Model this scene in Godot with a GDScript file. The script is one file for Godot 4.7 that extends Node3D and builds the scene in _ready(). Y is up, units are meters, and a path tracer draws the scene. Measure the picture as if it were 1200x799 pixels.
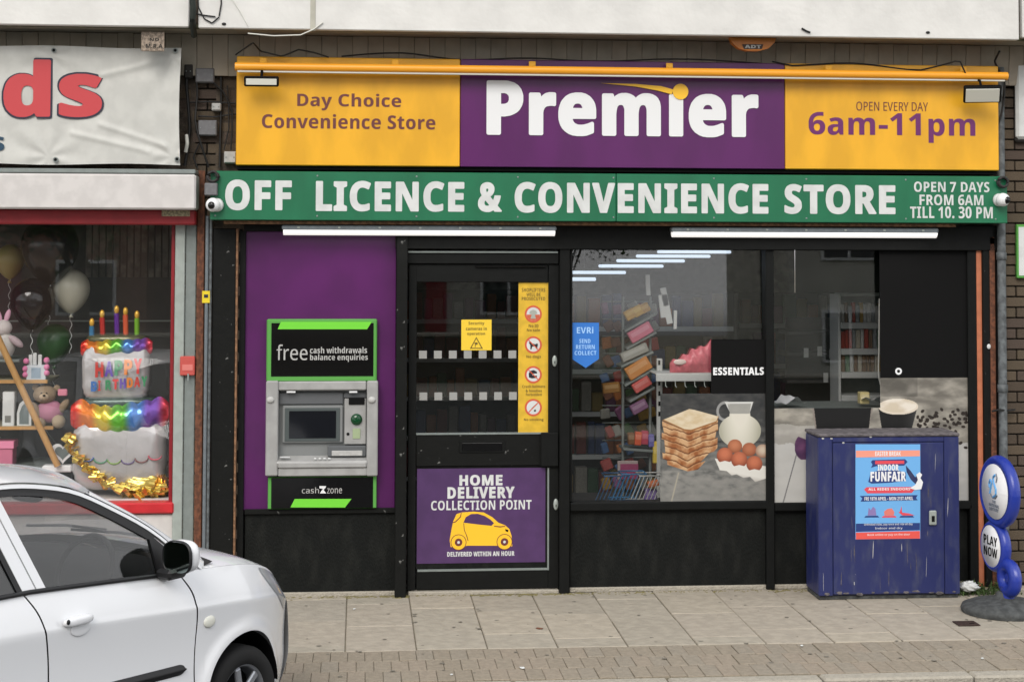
extends Node3D
# A convenience shop front under a concrete canopy, with a card shop beside it and a white hatchback parked at an angle in front.
# Metres, y up; the shop glass stands near z = 0, the street runs along x, the camera looks towards -z.

var M := {}
var taken := {}
var rng := RandomNumberGenerator.new()
# letter faces: font, thickening and extra spacing in em
var bold: Array
var heavy: Array
var heaviest: Array
var regular: Array

# ---------------------------------------------------------------- names and tags
func numbered(called: String) -> String:
	if not taken.has(called):
		taken[called] = 0
		return called
	taken[called] += 1
	return "%s_%03d" % [called, taken[called]]

func thing(called: String, label: String, category: String, at := Vector3.ZERO, group := "", turn := 0.0) -> Node3D:
	var o := Node3D.new()
	o.name = numbered(called)
	add_child(o)
	o.position = at
	o.rotation.y = turn
	tag(o, label, category, group)
	return o

func tag(o: Node, label: String, category: String, group := "") -> void:
	o.set_meta("label", label)
	o.set_meta("category", category)
	if group != "":
		o.set_meta("group", group)

func structure(called: String) -> Node3D:
	var o := Node3D.new()
	o.name = numbered(called)
	add_child(o)
	o.set_meta("kind", "structure")
	return o

# adds a mesh as a part of a thing; "at" is given in the frame of the root for unrotated things
func part(called: String, mesh: Mesh, m: Material, parent: Node3D, at := Vector3.ZERO, world := true) -> MeshInstance3D:
	var o := MeshInstance3D.new()
	o.name = called
	o.mesh = mesh
	o.material_override = m
	parent.add_child(o, true)
	var off := Vector3.ZERO
	if world:
		var q: Node = parent
		while q != self and q is Node3D:
			off += (q as Node3D).position
			q = q.get_parent()
	o.position = at - off
	return o

# ---------------------------------------------------------------- shapes
func tri(st: SurfaceTool, a: Vector3, b: Vector3, c: Vector3, outward: Vector3) -> void:
	var n := (c - a).cross(b - a)
	if n.length_squared() < 1e-16:
		return
	n = n.normalized()
	if n.dot(outward) < 0.0:
		var t := b
		b = c
		c = t
		n = -n
	for q in [a, b, c]:
		st.set_normal(n)
		st.add_vertex(q)

func quad(st: SurfaceTool, a: Vector3, b: Vector3, c: Vector3, d: Vector3, outward: Vector3) -> void:
	tri(st, a, b, c, outward)
	tri(st, a, c, d, outward)

func begin() -> SurfaceTool:
	var st := SurfaceTool.new()
	st.begin(Mesh.PRIMITIVE_TRIANGLES)
	return st

# a box with chamfered edges, added to a SurfaceTool, centred at c
func add_box(st: SurfaceTool, c: Vector3, s: Vector3, bev := 0.004, basis := Basis()) -> void:
	var h := s / 2.0
	var b := minf(bev, minf(h.x, minf(h.y, h.z)) * 0.6)
	var k := func(sx: float, sy: float, sz: float, axis: int) -> Vector3:
		var v := Vector3(sx * (h.x - b), sy * (h.y - b), sz * (h.z - b))
		if axis == 0: v.x = sx * h.x
		elif axis == 1: v.y = sy * h.y
		else: v.z = sz * h.z
		return c + basis * v
	for sg in [-1.0, 1.0]:
		quad(st, k.call(sg, -1, -1, 0), k.call(sg, 1, -1, 0), k.call(sg, 1, 1, 0), k.call(sg, -1, 1, 0), basis * Vector3(sg, 0, 0))
		quad(st, k.call(-1, sg, -1, 1), k.call(1, sg, -1, 1), k.call(1, sg, 1, 1), k.call(-1, sg, 1, 1), basis * Vector3(0, sg, 0))
		quad(st, k.call(-1, -1, sg, 2), k.call(1, -1, sg, 2), k.call(1, 1, sg, 2), k.call(-1, 1, sg, 2), basis * Vector3(0, 0, sg))
	for s1 in [-1.0, 1.0]:
		for s2 in [-1.0, 1.0]:
			quad(st, k.call(s1, s2, -1, 0), k.call(s1, s2, 1, 0), k.call(s1, s2, 1, 1), k.call(s1, s2, -1, 1), basis * Vector3(s1, s2, 0))
			quad(st, k.call(s1, -1, s2, 0), k.call(s1, 1, s2, 0), k.call(s1, 1, s2, 2), k.call(s1, -1, s2, 2), basis * Vector3(s1, 0, s2))
			quad(st, k.call(-1, s1, s2, 1), k.call(1, s1, s2, 1), k.call(1, s1, s2, 2), k.call(-1, s1, s2, 2), basis * Vector3(0, s1, s2))
			for s3 in [-1.0, 1.0]:
				tri(st, k.call(s1, s2, s3, 0), k.call(s1, s2, s3, 1), k.call(s1, s2, s3, 2), basis * Vector3(s1, s2, s3))

func box(s: Vector3, bev := 0.004) -> ArrayMesh:
	var st := begin()
	add_box(st, Vector3.ZERO, s, bev)
	return st.commit()

# a box part between left, bottom, right, top and two depths
func slab(called: String, l: float, b: float, r: float, t: float, z0: float, z1: float, m: Material, parent: Node3D, bev := 0.004) -> MeshInstance3D:
	return part(called, box(Vector3(absf(r - l), absf(t - b), absf(z1 - z0)), bev), m, parent, Vector3((l + r) / 2, (b + t) / 2, (z0 + z1) / 2))

# an outline in x, y pushed out along z
func extruded(poly: Array, z0: float, z1: float) -> ArrayMesh:
	var pts := PackedVector2Array(poly)
	var st := begin()
	var ids := Geometry2D.triangulate_polygon(pts)
	for i in range(0, ids.size(), 3):
		var a := pts[ids[i]]
		var b := pts[ids[i + 1]]
		var c := pts[ids[i + 2]]
		tri(st, Vector3(a.x, a.y, z1), Vector3(b.x, b.y, z1), Vector3(c.x, c.y, z1), Vector3(0, 0, 1))
		tri(st, Vector3(a.x, a.y, z0), Vector3(b.x, b.y, z0), Vector3(c.x, c.y, z0), Vector3(0, 0, -1))
	var sg := -1.0 if Geometry2D.is_polygon_clockwise(pts) else 1.0
	for i in pts.size():
		var a := pts[i]
		var b := pts[(i + 1) % pts.size()]
		var n := Vector3(b.y - a.y, a.x - b.x, 0) * sg
		quad(st, Vector3(a.x, a.y, z0), Vector3(b.x, b.y, z0), Vector3(b.x, b.y, z1), Vector3(a.x, a.y, z1), n)
	return st.commit()

func disc_outline(c: Vector2, rx: float, ry: float, n := 28, a0 := 0.0, a1 := TAU) -> Array:
	var o := []
	for i in n:
		var a := a0 + (a1 - a0) * i / float(n if a1 - a0 > 6.28 else n - 1)
		o.append(c + Vector2(cos(a) * rx, sin(a) * ry))
	return o

func ring(c: Vector2, r0: float, r1: float, z0: float, z1: float, n := 28) -> ArrayMesh:
	var st := begin()
	for i in n:
		var a := TAU * i / n
		var b := TAU * (i + 1) / n
		var p := [c + Vector2(cos(a), sin(a)) * r0, c + Vector2(cos(a), sin(a)) * r1, c + Vector2(cos(b), sin(b)) * r1, c + Vector2(cos(b), sin(b)) * r0]
		var q := func(j: int, z: float) -> Vector3: return Vector3(p[j].x, p[j].y, z)
		quad(st, q.call(0, z1), q.call(1, z1), q.call(2, z1), q.call(3, z1), Vector3(0, 0, 1))
		quad(st, q.call(1, z0), q.call(1, z1), q.call(2, z1), q.call(2, z0), Vector3(cos(a), sin(a), 0))
		quad(st, q.call(0, z0), q.call(0, z1), q.call(3, z1), q.call(3, z0), Vector3(-cos(a), -sin(a), 0))
	return st.commit()

# a smooth surface from a function of (u, v) in 0..1
func add_grid(st: SurfaceTool, nu: int, nv: int, f: Callable, base := 0) -> int:
	for j in nv + 1:
		for i in nu + 1:
			var u := i / float(nu)
			var v := j / float(nv)
			st.set_uv(Vector2(u, 1.0 - v))
			st.set_smooth_group(0)
			st.add_vertex(f.call(u, v))
	for j in nv:
		for i in nu:
			var a := base + j * (nu + 1) + i
			for q in [a, a + nu + 1, a + 1, a + 1, a + nu + 1, a + nu + 2]:
				st.add_index(q)
	return base + (nu + 1) * (nv + 1)

func grid(nu: int, nv: int, f: Callable) -> ArrayMesh:
	var st := begin()
	add_grid(st, nu, nv, f)
	st.generate_normals()
	return st.commit()

func ball(r: Vector3, nu := 24, nv := 16, bump := 0.0, seed_ := 1, square := 1.0) -> ArrayMesh:
	var no := FastNoiseLite.new()
	no.seed = seed_
	no.frequency = 1.0
	var pw := func(c: float) -> float: return signf(c) * pow(absf(c), square)
	return grid(nu, nv, func(u: float, v: float) -> Vector3:
		var a := -TAU * u
		var b := PI * (v - 0.5)
		var d := Vector3(pw.call(cos(b)) * pw.call(cos(a)), pw.call(sin(b)), pw.call(cos(b)) * pw.call(sin(a)))
		var k := 1.0 + bump * no.get_noise_3dv(Vector3(cos(b) * cos(a), sin(b), cos(b) * sin(a)) * 2.2)
		return d * r * k)

# profile of (radius, height) turned about y
func lathe(prof: Array, n := 28) -> ArrayMesh:
	return grid(n, prof.size() - 1, func(u: float, v: float) -> Vector3:
		var p: Vector2 = prof[roundi(v * (prof.size() - 1))]
		return Vector3(p.x * cos(-TAU * u), p.y, p.x * sin(-TAU * u)))

func add_tube(st: SurfaceTool, pts: Array, r: float, n := 8) -> void:
	var last := []
	for i in pts.size():
		var d: Vector3 = (pts[mini(i + 1, pts.size() - 1)] - pts[maxi(i - 1, 0)]).normalized()
		var s := d.cross(Vector3.UP if absf(d.y) < 0.9 else Vector3.RIGHT).normalized()
		var t := s.cross(d)
		var now := []
		for k in n:
			var a := TAU * k / n
			now.append([pts[i] + (s * cos(a) + t * sin(a)) * r, s * cos(a) + t * sin(a)])
		if i > 0:
			for k in n:
				var k2 := (k + 1) % n
				var f := [last[k], now[k], now[k2], last[k], now[k2], last[k2]]
				if (f[2][0] - f[0][0]).cross(f[1][0] - f[0][0]).dot(f[0][1] + f[2][1]) < 0.0:
					f = [last[k], now[k2], now[k], last[k], last[k2], now[k2]]
				for q in f:
					st.set_normal(q[1])
					st.add_vertex(q[0])
		last = now
	for e in [0, pts.size() - 1]:
		var d2: Vector3 = (pts[e] - pts[1 if e == 0 else e - 1]).normalized()
		var s2 := d2.cross(Vector3.UP if absf(d2.y) < 0.9 else Vector3.RIGHT).normalized()
		var t2 := s2.cross(d2)
		for k in n:
			var a := TAU * k / n
			var b := TAU * (k + 1) / n
			tri(st, pts[e], pts[e] + (s2 * cos(a) + t2 * sin(a)) * r, pts[e] + (s2 * cos(b) + t2 * sin(b)) * r, d2)

func tube(pts: Array, r: float, n := 8) -> ArrayMesh:
	var st := begin()
	add_tube(st, pts, r, n)
	return st.commit()

# a cable that sags through given points
func sagged(pts: Array, steps := 6) -> Array:
	var c := Curve3D.new()
	for i in pts.size():
		var t: Vector3 = (pts[mini(i + 1, pts.size() - 1)] - pts[maxi(i - 1, 0)]) / 5.0
		c.add_point(pts[i], -t, t)
	var o := []
	var n := steps * (pts.size() - 1)
	for i in n + 1:
		o.append(c.sample_baked(c.get_baked_length() * i / n))
	return o

# outlines of a line of text in em units, flattened, joined where they touch and thickened by "grow"
func outlines(txt: String, face: Array) -> Array:
	var ts := TextServerManager.get_primary_interface()
	var rid: RID = (face[0] as Font).get_rids()[0]
	var size := 128
	var pen := 0.0
	var done := []
	var before := -1
	for ch in txt:
		var gi := ts.font_get_glyph_index(rid, size, ch.unicode_at(0), 0)
		if before >= 0:
			pen += ts.font_get_kerning(rid, size, Vector2i(before, gi)).x / size
		var d: Dictionary = ts.font_get_glyph_contours(rid, size, gi)
		var pts: PackedVector3Array = d.get("points", PackedVector3Array())
		var ends: PackedInt32Array = d.get("contours", PackedInt32Array())
		var solid := []
		var holes := []
		var start := 0
		var rings := []
		for e in ends:
			var raw := []
			for i in range(start, e + 1):
				raw.append(pts[i] * Vector3(1, -1, 1))
			start = e + 1
			# put in the points implied between two off-curve points
			var full := []
			for i in raw.size():
				var p: Vector3 = raw[i]
				var q: Vector3 = raw[(i + 1) % raw.size()]
				full.append(p)
				if p.z == 0.0 and q.z == 0.0:
					full.append(Vector3((p.x + q.x) / 2, (p.y + q.y) / 2, 1))
			var first := 0
			while first < full.size() and full[first].z == 0.0:
				first += 1
			var flat := PackedVector2Array()
			var i := 0
			while i < full.size():
				var p: Vector3 = full[(first + i) % full.size()]
				var q: Vector3 = full[(first + i + 1) % full.size()]
				flat.append(Vector2(p.x, p.y) / size)
				if q.z == 0.0:
					var r: Vector3 = full[(first + i + 2) % full.size()]
					for k in range(1, 5):
						var t := k / 5.0
						flat.append((Vector2(p.x, p.y) * (1 - t) * (1 - t) + Vector2(q.x, q.y) * 2 * t * (1 - t) + Vector2(r.x, r.y) * t * t) / size)
					i += 2
				else:
					i += 1
			if flat.size() > 2:
				rings.append(flat)
		var big_sign := 0.0
		var big := 0.0
		for f in rings:
			var ar := area(f)
			if absf(ar) > big:
				big = absf(ar)
				big_sign = signf(ar)
		for f in rings:
			if signf(area(f)) == big_sign:
				solid.append(f)
			else:
				holes.append(f)
		for f in solid:
			var mine := []
			for h in holes:
				if Geometry2D.is_point_in_polygon(h[0], f):
					mine.append(h)
			done.append([thick(f, face[1], pen), mine.map(func(h: PackedVector2Array) -> PackedVector2Array: return thick(h, -face[1], pen))])
		pen += ts.font_get_glyph_advance(rid, size, gi).x / size + face[1] * 1.2 + face[2]
		before = gi
	return done

func area(f: PackedVector2Array) -> float:
	var a := 0.0
	for i in f.size():
		a += f[i].cross(f[(i + 1) % f.size()])
	return a / 2.0

func thick(f: PackedVector2Array, by: float, pen: float) -> PackedVector2Array:
	var g := f
	if area(g) < 0.0:
		g.reverse()
	if by != 0.0:
		var best := PackedVector2Array()
		for q in Geometry2D.offset_polygon(PackedVector2Array(Array(g).map(func(v: Vector2) -> Vector2: return v * 1000.0)), by * 1000.0, Geometry2D.JOIN_ROUND):
			if absf(area(q)) > absf(area(best)):
				best = q
		g = PackedVector2Array(Array(best).map(func(v: Vector2) -> Vector2: return v / 1000.0))
		if area(g) < 0.0:
			g.reverse()
	var o := PackedVector2Array()
	for i in g.size():
		var p := g[(i + g.size() - 1) % g.size()]
		var q := g[(i + 1) % g.size()]
		if g[i].distance_to(q) > 0.0015 and absf((g[i] - p).normalized().cross((q - g[i]).normalized())) > 0.004:
			o.append(g[i] + Vector2(pen, 0))
	return o

# joins holes to their outline by bridges between near corners; "attempt" starts from another corner
func bridged(f: PackedVector2Array, holes: Array, attempt: int) -> PackedVector2Array:
	var o := f
	for h in holes:
		if h.size() < 3:
			continue
		var bi := 0
		var bj := 0
		var best := INF
		for i in o.size():
			for j in h.size():
				if attempt > 0 and j != (attempt * h.size()) / 9:
					continue
				var d: float = o[i].distance_squared_to(h[j])
				if d < best:
					best = d
					bi = i
					bj = j
		var n := PackedVector2Array()
		for i in bi + 1:
			n.append(o[i])
		for j in h.size() + 1:
			n.append(h[(bj - j + h.size() * 2) % h.size()])
		for i in range(bi, o.size()):
			n.append(o[i])
		o = n
	return o

# lettering that fills a given rectangle: every glyph cut out as a thin solid
func lettering(txt: String, l: float, b: float, r: float, t: float, z: float, m: Material, parent: Node3D, face: Array = [], depth := 0.003, called := "lettering", world := true) -> MeshInstance3D:
	var shapes := outlines(txt, face if face else bold)
	var lo := Vector2(INF, INF)
	var hi := Vector2(-INF, -INF)
	for s in shapes:
		for v in s[0]:
			lo = lo.min(v)
			hi = hi.max(v)
	var k := Vector2((r - l) / (hi.x - lo.x), (t - b) / (hi.y - lo.y))
	var c := Vector3((l + r) / 2, (b + t) / 2, z)
	var fit := func(v: Vector2) -> Vector2: return Vector2(l, b) + (v - lo) * k - Vector2(c.x, c.y)
	var st := begin()
	for s in shapes:
		var outer := PackedVector2Array(Array(s[0]).map(fit))
		var holes := (s[1] as Array).map(func(h: PackedVector2Array) -> PackedVector2Array: return PackedVector2Array(Array(h).map(fit)))
		var whole := PackedVector2Array()
		var ids := PackedInt32Array()
		for attempt in 18:
			whole = bridged(s[0], s[1], attempt % 9)
			var test := PackedVector2Array()
			for i in whole.size():
				var v := whole[(i + attempt * 3) % whole.size()]
				test.append(v * 500.0 + Vector2(sin(i * 1.7), cos(i * 2.3)) * (0.0 if attempt < 9 else 0.02))
			ids = Geometry2D.triangulate_polygon(test)
			if ids.size() > 0:
				for i in ids.size():
					ids[i] = (ids[i] + attempt * 3) % whole.size()
				break
		if ids.is_empty():
			print("no face for ", txt)
		whole = PackedVector2Array(Array(whole).map(fit))
		for i in range(0, ids.size(), 3):
			var q := [whole[ids[i]], whole[ids[i + 1]], whole[ids[i + 2]]]
			tri(st, Vector3(q[0].x, q[0].y, depth), Vector3(q[1].x, q[1].y, depth), Vector3(q[2].x, q[2].y, depth), Vector3(0, 0, 1))
		for rg in [outer] + holes:
			var out := 1.0 if rg == outer else -1.0
			for i in rg.size():
				var p: Vector2 = rg[i]
				var q: Vector2 = rg[(i + 1) % rg.size()]
				quad(st, Vector3(p.x, p.y, 0), Vector3(q.x, q.y, 0), Vector3(q.x, q.y, depth), Vector3(p.x, p.y, depth), Vector3(q.y - p.y, p.x - q.x, 0) * out)
	return part(called, st.commit(), m, parent, c, world)

# ---------------------------------------------------------------- materials
func noise(freq: float, dark: float, light: float, seed_: int, size := 512, kind := FastNoiseLite.TYPE_SIMPLEX_SMOOTH, octaves := 5, lo := 0.3, hi := 0.7) -> NoiseTexture2D:
	var n := FastNoiseLite.new()
	n.noise_type = kind
	n.frequency = freq
	n.fractal_octaves = octaves
	n.seed = seed_
	var t := NoiseTexture2D.new()
	t.width = size
	t.height = size
	t.seamless = true
	t.noise = n
	var g := Gradient.new()
	g.offsets = PackedFloat32Array([lo, hi])
	g.colors = PackedColorArray([Color(dark, dark, dark), Color(light, light, light)])
	t.color_ramp = g
	return t

func relief(freq: float, seed_: int, strength := 4.0, size := 512) -> NoiseTexture2D:
	var n := FastNoiseLite.new()
	n.noise_type = FastNoiseLite.TYPE_SIMPLEX_SMOOTH
	n.frequency = freq
	n.fractal_octaves = 4
	n.seed = seed_
	var t := NoiseTexture2D.new()
	t.width = size
	t.height = size
	t.seamless = true
	t.as_normal_map = true
	t.bump_strength = strength
	t.noise = n
	return t

func mat(c: Color, rough := 0.6, metal := 0.0, tex: Texture2D = null, scale := 1.0, nrm: Texture2D = null, nscale := 1.0) -> StandardMaterial3D:
	var m := StandardMaterial3D.new()
	m.albedo_color = c
	m.roughness = rough
	m.metallic = metal
	if tex or nrm:
		m.uv1_triplanar = true
		m.uv1_world_triplanar = true
		m.uv1_scale = Vector3.ONE * scale
	if tex:
		m.albedo_texture = tex
	if nrm:
		m.normal_enabled = true
		m.normal_texture = nrm
		m.normal_scale = nscale
	return m

func glass(c: Color, alpha: float, rough := 0.02, spec := 0.7) -> StandardMaterial3D:
	var m := StandardMaterial3D.new()
	m.transparency = BaseMaterial3D.TRANSPARENCY_ALPHA
	m.albedo_color = Color(c.r, c.g, c.b, alpha)
	m.roughness = rough
	m.metallic_specular = spec
	return m

func glow(c: Color, energy: float) -> StandardMaterial3D:
	var m := StandardMaterial3D.new()
	m.albedo_color = Color(0.9, 0.9, 0.9)
	m.emission_enabled = true
	m.emission = c
	m.emission_energy_multiplier = energy
	return m

func printed(im: Image, rough := 0.35) -> StandardMaterial3D:
	var m := StandardMaterial3D.new()
	m.albedo_texture = ImageTexture.create_from_image(im)
	m.roughness = rough
	m.texture_repeat = false
	return m

func make_materials() -> void:
	var sans := SystemFont.new()
	sans.font_names = PackedStringArray(["Droid Sans"])
	sans.font_weight = 400
	var sb := SystemFont.new()
	sb.font_names = PackedStringArray(["Droid Sans"])
	sb.font_weight = 700
	regular = [sans, 0.0, 0.0]
	bold = [sb, 0.0, 0.0]
	heavy = [sb, 0.024, 0.0]
	heaviest = [sb, 0.026, -0.022]

	var grime := noise(0.01, 0.93, 1.0, 3, 512, FastNoiseLite.TYPE_SIMPLEX_SMOOTH, 6)
	var streaks := noise(0.012, 0.955, 1.0, 8, 512, FastNoiseLite.TYPE_SIMPLEX_SMOOTH, 6)
	var fine := noise(0.12, 0.78, 1.0, 5, 512, FastNoiseLite.TYPE_SIMPLEX_SMOOTH, 4)
	var blotch := noise(0.015, 0.72, 1.0, 12, 512, FastNoiseLite.TYPE_SIMPLEX_SMOOTH, 6)
	var rn := relief(0.09, 4, 5.0)
	var smooth_rn := relief(0.012, 9, 3.0)
	M.grime = grime
	M.blotch = blotch
	M.fine = fine
	M.rn = rn
	M.soft = smooth_rn
	M.canopy = mat(Color(0.84, 0.835, 0.82), 0.75, 0.0, streaks, 0.35, rn, 0.06)
	M.soffit = [mat(Color(0.60, 0.57, 0.515), 0.85, 0.0, grime, 0.8), mat(Color(0.615, 0.58, 0.525), 0.85, 0.0, grime, 0.7), mat(Color(0.585, 0.56, 0.51), 0.85, 0.0, grime, 0.9)]
	M.timber_dark = mat(Color(0.16, 0.15, 0.14), 0.8, 0.0, grime, 1.0)
	M.wall = mat(Color(0.33, 0.29, 0.25), 0.9, 0.0, blotch, 1.2, rn, 0.5)
	M.brick = []
	for c in [Color(0.34, 0.295, 0.245), Color(0.36, 0.315, 0.255), Color(0.32, 0.275, 0.23), Color(0.375, 0.325, 0.265), Color(0.335, 0.285, 0.25)]:
		M.brick.append(mat(c, 0.92, 0.0, fine, 2.3, rn, 0.7))
	M.mortar = mat(Color(0.25, 0.23, 0.20), 0.95, 0.0, fine, 2.0)
	M.yellow = mat(Color(0.91, 0.675, 0.145), 0.36, 0.0, grime, 0.3)
	M.yellow_plain = mat(Color(0.95, 0.74, 0.18), 0.35)
	M.pipe_yellow = mat(Color(0.93, 0.63, 0.17), 0.35)
	M.purple = mat(Color(0.345, 0.10, 0.36), 0.30, 0.0, grime, 0.5)
	M.purple_wall = mat(Color(0.325, 0.085, 0.345), 0.34, 0.0, grime, 0.4, smooth_rn, 0.06)
	M.purple_sign = mat(Color(0.30, 0.19, 0.37), 0.42, 0.0, grime, 0.9)
	M.maroon = mat(Color(0.40, 0.19, 0.19), 0.5)
	M.deep_purple = mat(Color(0.40, 0.13, 0.38), 0.5)
	M.white = mat(Color(0.88, 0.885, 0.89), 0.4)
	M.white_dull = mat(Color(0.81, 0.82, 0.815), 0.55, 0.0, streaks, 1.0)
	M.green = mat(Color(0.09, 0.42, 0.285), 0.38, 0.0, grime, 0.6)
	M.green_light = mat(Color(0.43, 0.80, 0.22), 0.4)
	M.green_trim = mat(Color(0.33, 0.60, 0.27), 0.4)
	# old black gloss paint, with chips where the primer shows
	var chips := noise(0.02, 0.0, 1.0, 21, 512, FastNoiseLite.TYPE_SIMPLEX_SMOOTH, 6, 0.84, 0.92)
	var cr: Gradient = chips.color_ramp
	cr.colors = PackedColorArray([Color(0.075, 0.08, 0.078), Color(0.42, 0.42, 0.41)])
	M.black_chipped = mat(Color.WHITE, 0.55, 0.0, chips, 1.3, smooth_rn, 0.3)
	M.black = mat(Color(0.075, 0.08, 0.078), 0.5, 0.0, grime, 1.5, smooth_rn, 0.25)
	var wearing := noise(0.01, 0.0, 1.0, 33, 512, FastNoiseLite.TYPE_SIMPLEX_SMOOTH, 6, 0.35, 0.85)
	(wearing.color_ramp as Gradient).colors = PackedColorArray([Color(0.07, 0.077, 0.073), Color(0.115, 0.12, 0.112)])
	M.black_board = mat(Color.WHITE, 0.6, 0.0, wearing, 0.9, rn, 0.18)
	M.black_gloss = mat(Color(0.035, 0.035, 0.04), 0.12)
	M.black_matt = mat(Color(0.04, 0.04, 0.042), 0.7)
	for k in [M.black, M.black_chipped, M.black_board, M.black_matt]:
		k.metallic_specular = 0.27
	M.rust_orange = mat(Color(0.72, 0.43, 0.30), 0.55, 0.0, grime, 2.0)
	M.rust = mat(Color(0.45, 0.27, 0.18), 0.75, 0.0, blotch, 3.0)
	M.tan_trim = mat(Color(0.55, 0.40, 0.28), 0.7, 0.0, blotch, 3.0)
	M.conduit = mat(Color(0.45, 0.48, 0.50), 0.45, 0.3, grime, 3.0)
	M.pipe_grey = mat(Color(0.40, 0.42, 0.43), 0.55, 0.0, blotch, 2.0)
	M.alu = mat(Color(0.62, 0.65, 0.63), 0.42, 0.15, streaks, 2.0)
	M.alu_dark = mat(Color(0.50, 0.53, 0.52), 0.45, 0.15, streaks, 2.0)
	M.grey_box = mat(Color(0.42, 0.42, 0.43), 0.6, 0.0, grime, 4.0)
	M.grey_light = mat(Color(0.70, 0.70, 0.69), 0.5, 0.0, grime, 4.0)
	M.cable = mat(Color(0.05, 0.05, 0.05), 0.6)
	M.cable_white = mat(Color(0.78, 0.78, 0.75), 0.6)
	M.atm = mat(Color(0.62, 0.62, 0.615), 0.42, 0.0, grime, 1.0)
	M.atm_dark = mat(Color(0.36, 0.37, 0.38), 0.40, 0.1)
	M.atm_mid = mat(Color(0.50, 0.51, 0.51), 0.35, 0.1)
	M.screen = mat(Color(0.05, 0.06, 0.085), 0.08)
	M.green_dark = mat(Color(0.03, 0.25, 0.13), 0.12)
	M.pane = glass(Color(0.9, 0.96, 0.93), 0.004, 0.01, 0.68)
	M.pane_tinted = glass(Color(0.10, 0.13, 0.115), 0.07, 0.01, 0.68)
	M.pane_dark = glass(Color(0.10, 0.12, 0.12), 0.55, 0.02, 0.72)
	M.banner = mat(Color(0.76, 0.76, 0.74), 0.55, 0.0, streaks, 0.8)
	M.red = mat(Color(0.74, 0.24, 0.26), 0.5)
	M.ink = mat(Color(0.12, 0.12, 0.20), 0.5)
	M.navy = mat(Color(0.10, 0.24, 0.33), 0.5)
	M.shutter_white = mat(Color(0.79, 0.775, 0.765), 0.55, 0.0, streaks, 1.0)
	M.red_paint = mat(Color(0.55, 0.09, 0.13), 0.4, 0.0, grime, 1.2)
	M.red_bright = mat(Color(0.75, 0.15, 0.18), 0.4, 0.0, grime, 1.2)
	M.interior = mat(Color(0.50, 0.48, 0.45), 0.8, 0.0, blotch, 0.7)
	M.interior_floor = mat(Color(0.42, 0.41, 0.40), 0.4, 0.0, blotch, 0.6)
	M.interior_dark = mat(Color(0.27, 0.265, 0.26), 0.6, 0.0, grime, 1.0)
	M.shelf_white = mat(Color(0.78, 0.79, 0.78), 0.5)
	M.wood = mat(Color(0.72, 0.55, 0.33), 0.55, 0.0, streaks, 3.0)
	var slabtex := noise(0.02, 0.93, 1.0, 17, 1024, FastNoiseLite.TYPE_SIMPLEX_SMOOTH, 8, 0.25, 0.75)
	M.paving = []
	for c in [Color(0.635, 0.605, 0.55), Color(0.645, 0.61, 0.555), Color(0.625, 0.595, 0.54), Color(0.655, 0.62, 0.56), Color(0.63, 0.60, 0.55)]:
		M.paving.append(mat(c, 0.9, 0.0, slabtex, 0.4, rn, 0.2))
	M.block = []
	for c in [Color(0.565, 0.525, 0.465), Color(0.555, 0.515, 0.455), Color(0.575, 0.53, 0.47), Color(0.56, 0.525, 0.47)]:
		M.block.append(mat(c, 0.92, 0.0, slabtex, 0.9, rn, 0.4))
	M.joint = mat(Color(0.53, 0.50, 0.43), 0.95, 0.0, fine, 3.0)
	M.kerb = mat(Color(0.64, 0.615, 0.565), 0.9, 0.0, slabtex, 0.9, rn, 0.6)
	M.asphalt = mat(Color(0.34, 0.34, 0.335), 0.9, 0.0, noise(0.2, 0.55, 1.0, 41, 1024, FastNoiseLite.TYPE_SIMPLEX_SMOOTH, 3), 0.9, relief(0.25, 14, 8.0), 0.8)
	var faded := noise(0.014, 0.0, 1.0, 55, 512, FastNoiseLite.TYPE_SIMPLEX_SMOOTH, 8, 0.48, 1.05)
	(faded.color_ramp as Gradient).colors = PackedColorArray([Color(0.125, 0.155, 0.35), Color(0.25, 0.265, 0.37)])
	M.cabinet = mat(Color.WHITE, 0.45, 0.0, faded, 1.0, smooth_rn, 0.15)
	for k in [M.yellow, M.purple, M.green]:
		k.uv1_scale = Vector3(0.5, 0.22, 0.5)
	M.cabinet.uv1_scale = Vector3(1.3, 0.5, 1.3)
	M.black_board.uv1_scale = Vector3(1.6, 0.6, 1.6)
	M.cabinet_top = mat(Color(0.40, 0.38, 0.39), 0.8, 0.0, blotch, 2.0)
	M.sign_blue = mat(Color(0.125, 0.205, 0.57), 0.32)
	M.rubber = mat(Color(0.30, 0.31, 0.31), 0.85, 0.0, blotch, 2.0, rn, 0.4)
	M.car_white = mat(Color(0.85, 0.855, 0.865), 0.22)
	M.car_white.clearcoat_enabled = true
	M.car_white.clearcoat = 0.7
	M.car_white.clearcoat_roughness = 0.06
	M.car_black = mat(Color(0.045, 0.045, 0.055), 0.5)
	M.car_inside = mat(Color(0.13, 0.13, 0.135), 0.8)
	M.car_seat = mat(Color(0.20, 0.195, 0.19), 0.9)
	M.car_glass = glass(Color(0.05, 0.06, 0.055), 0.32, 0.01, 0.5)
	M.tyre = mat(Color(0.055, 0.055, 0.058), 0.85, 0.0, grime, 6.0)
	M.rim = mat(Color(0.62, 0.63, 0.65), 0.35, 0.7)
	M.mirror = mat(Color(0.55, 0.60, 0.59), 0.05, 1.0)
	M.lamp_clear = glass(Color(0.9, 0.92, 0.95), 0.2, 0.05, 0.7)
	M.lens = mat(Color(0.83, 0.83, 0.79), 0.2)

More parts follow.
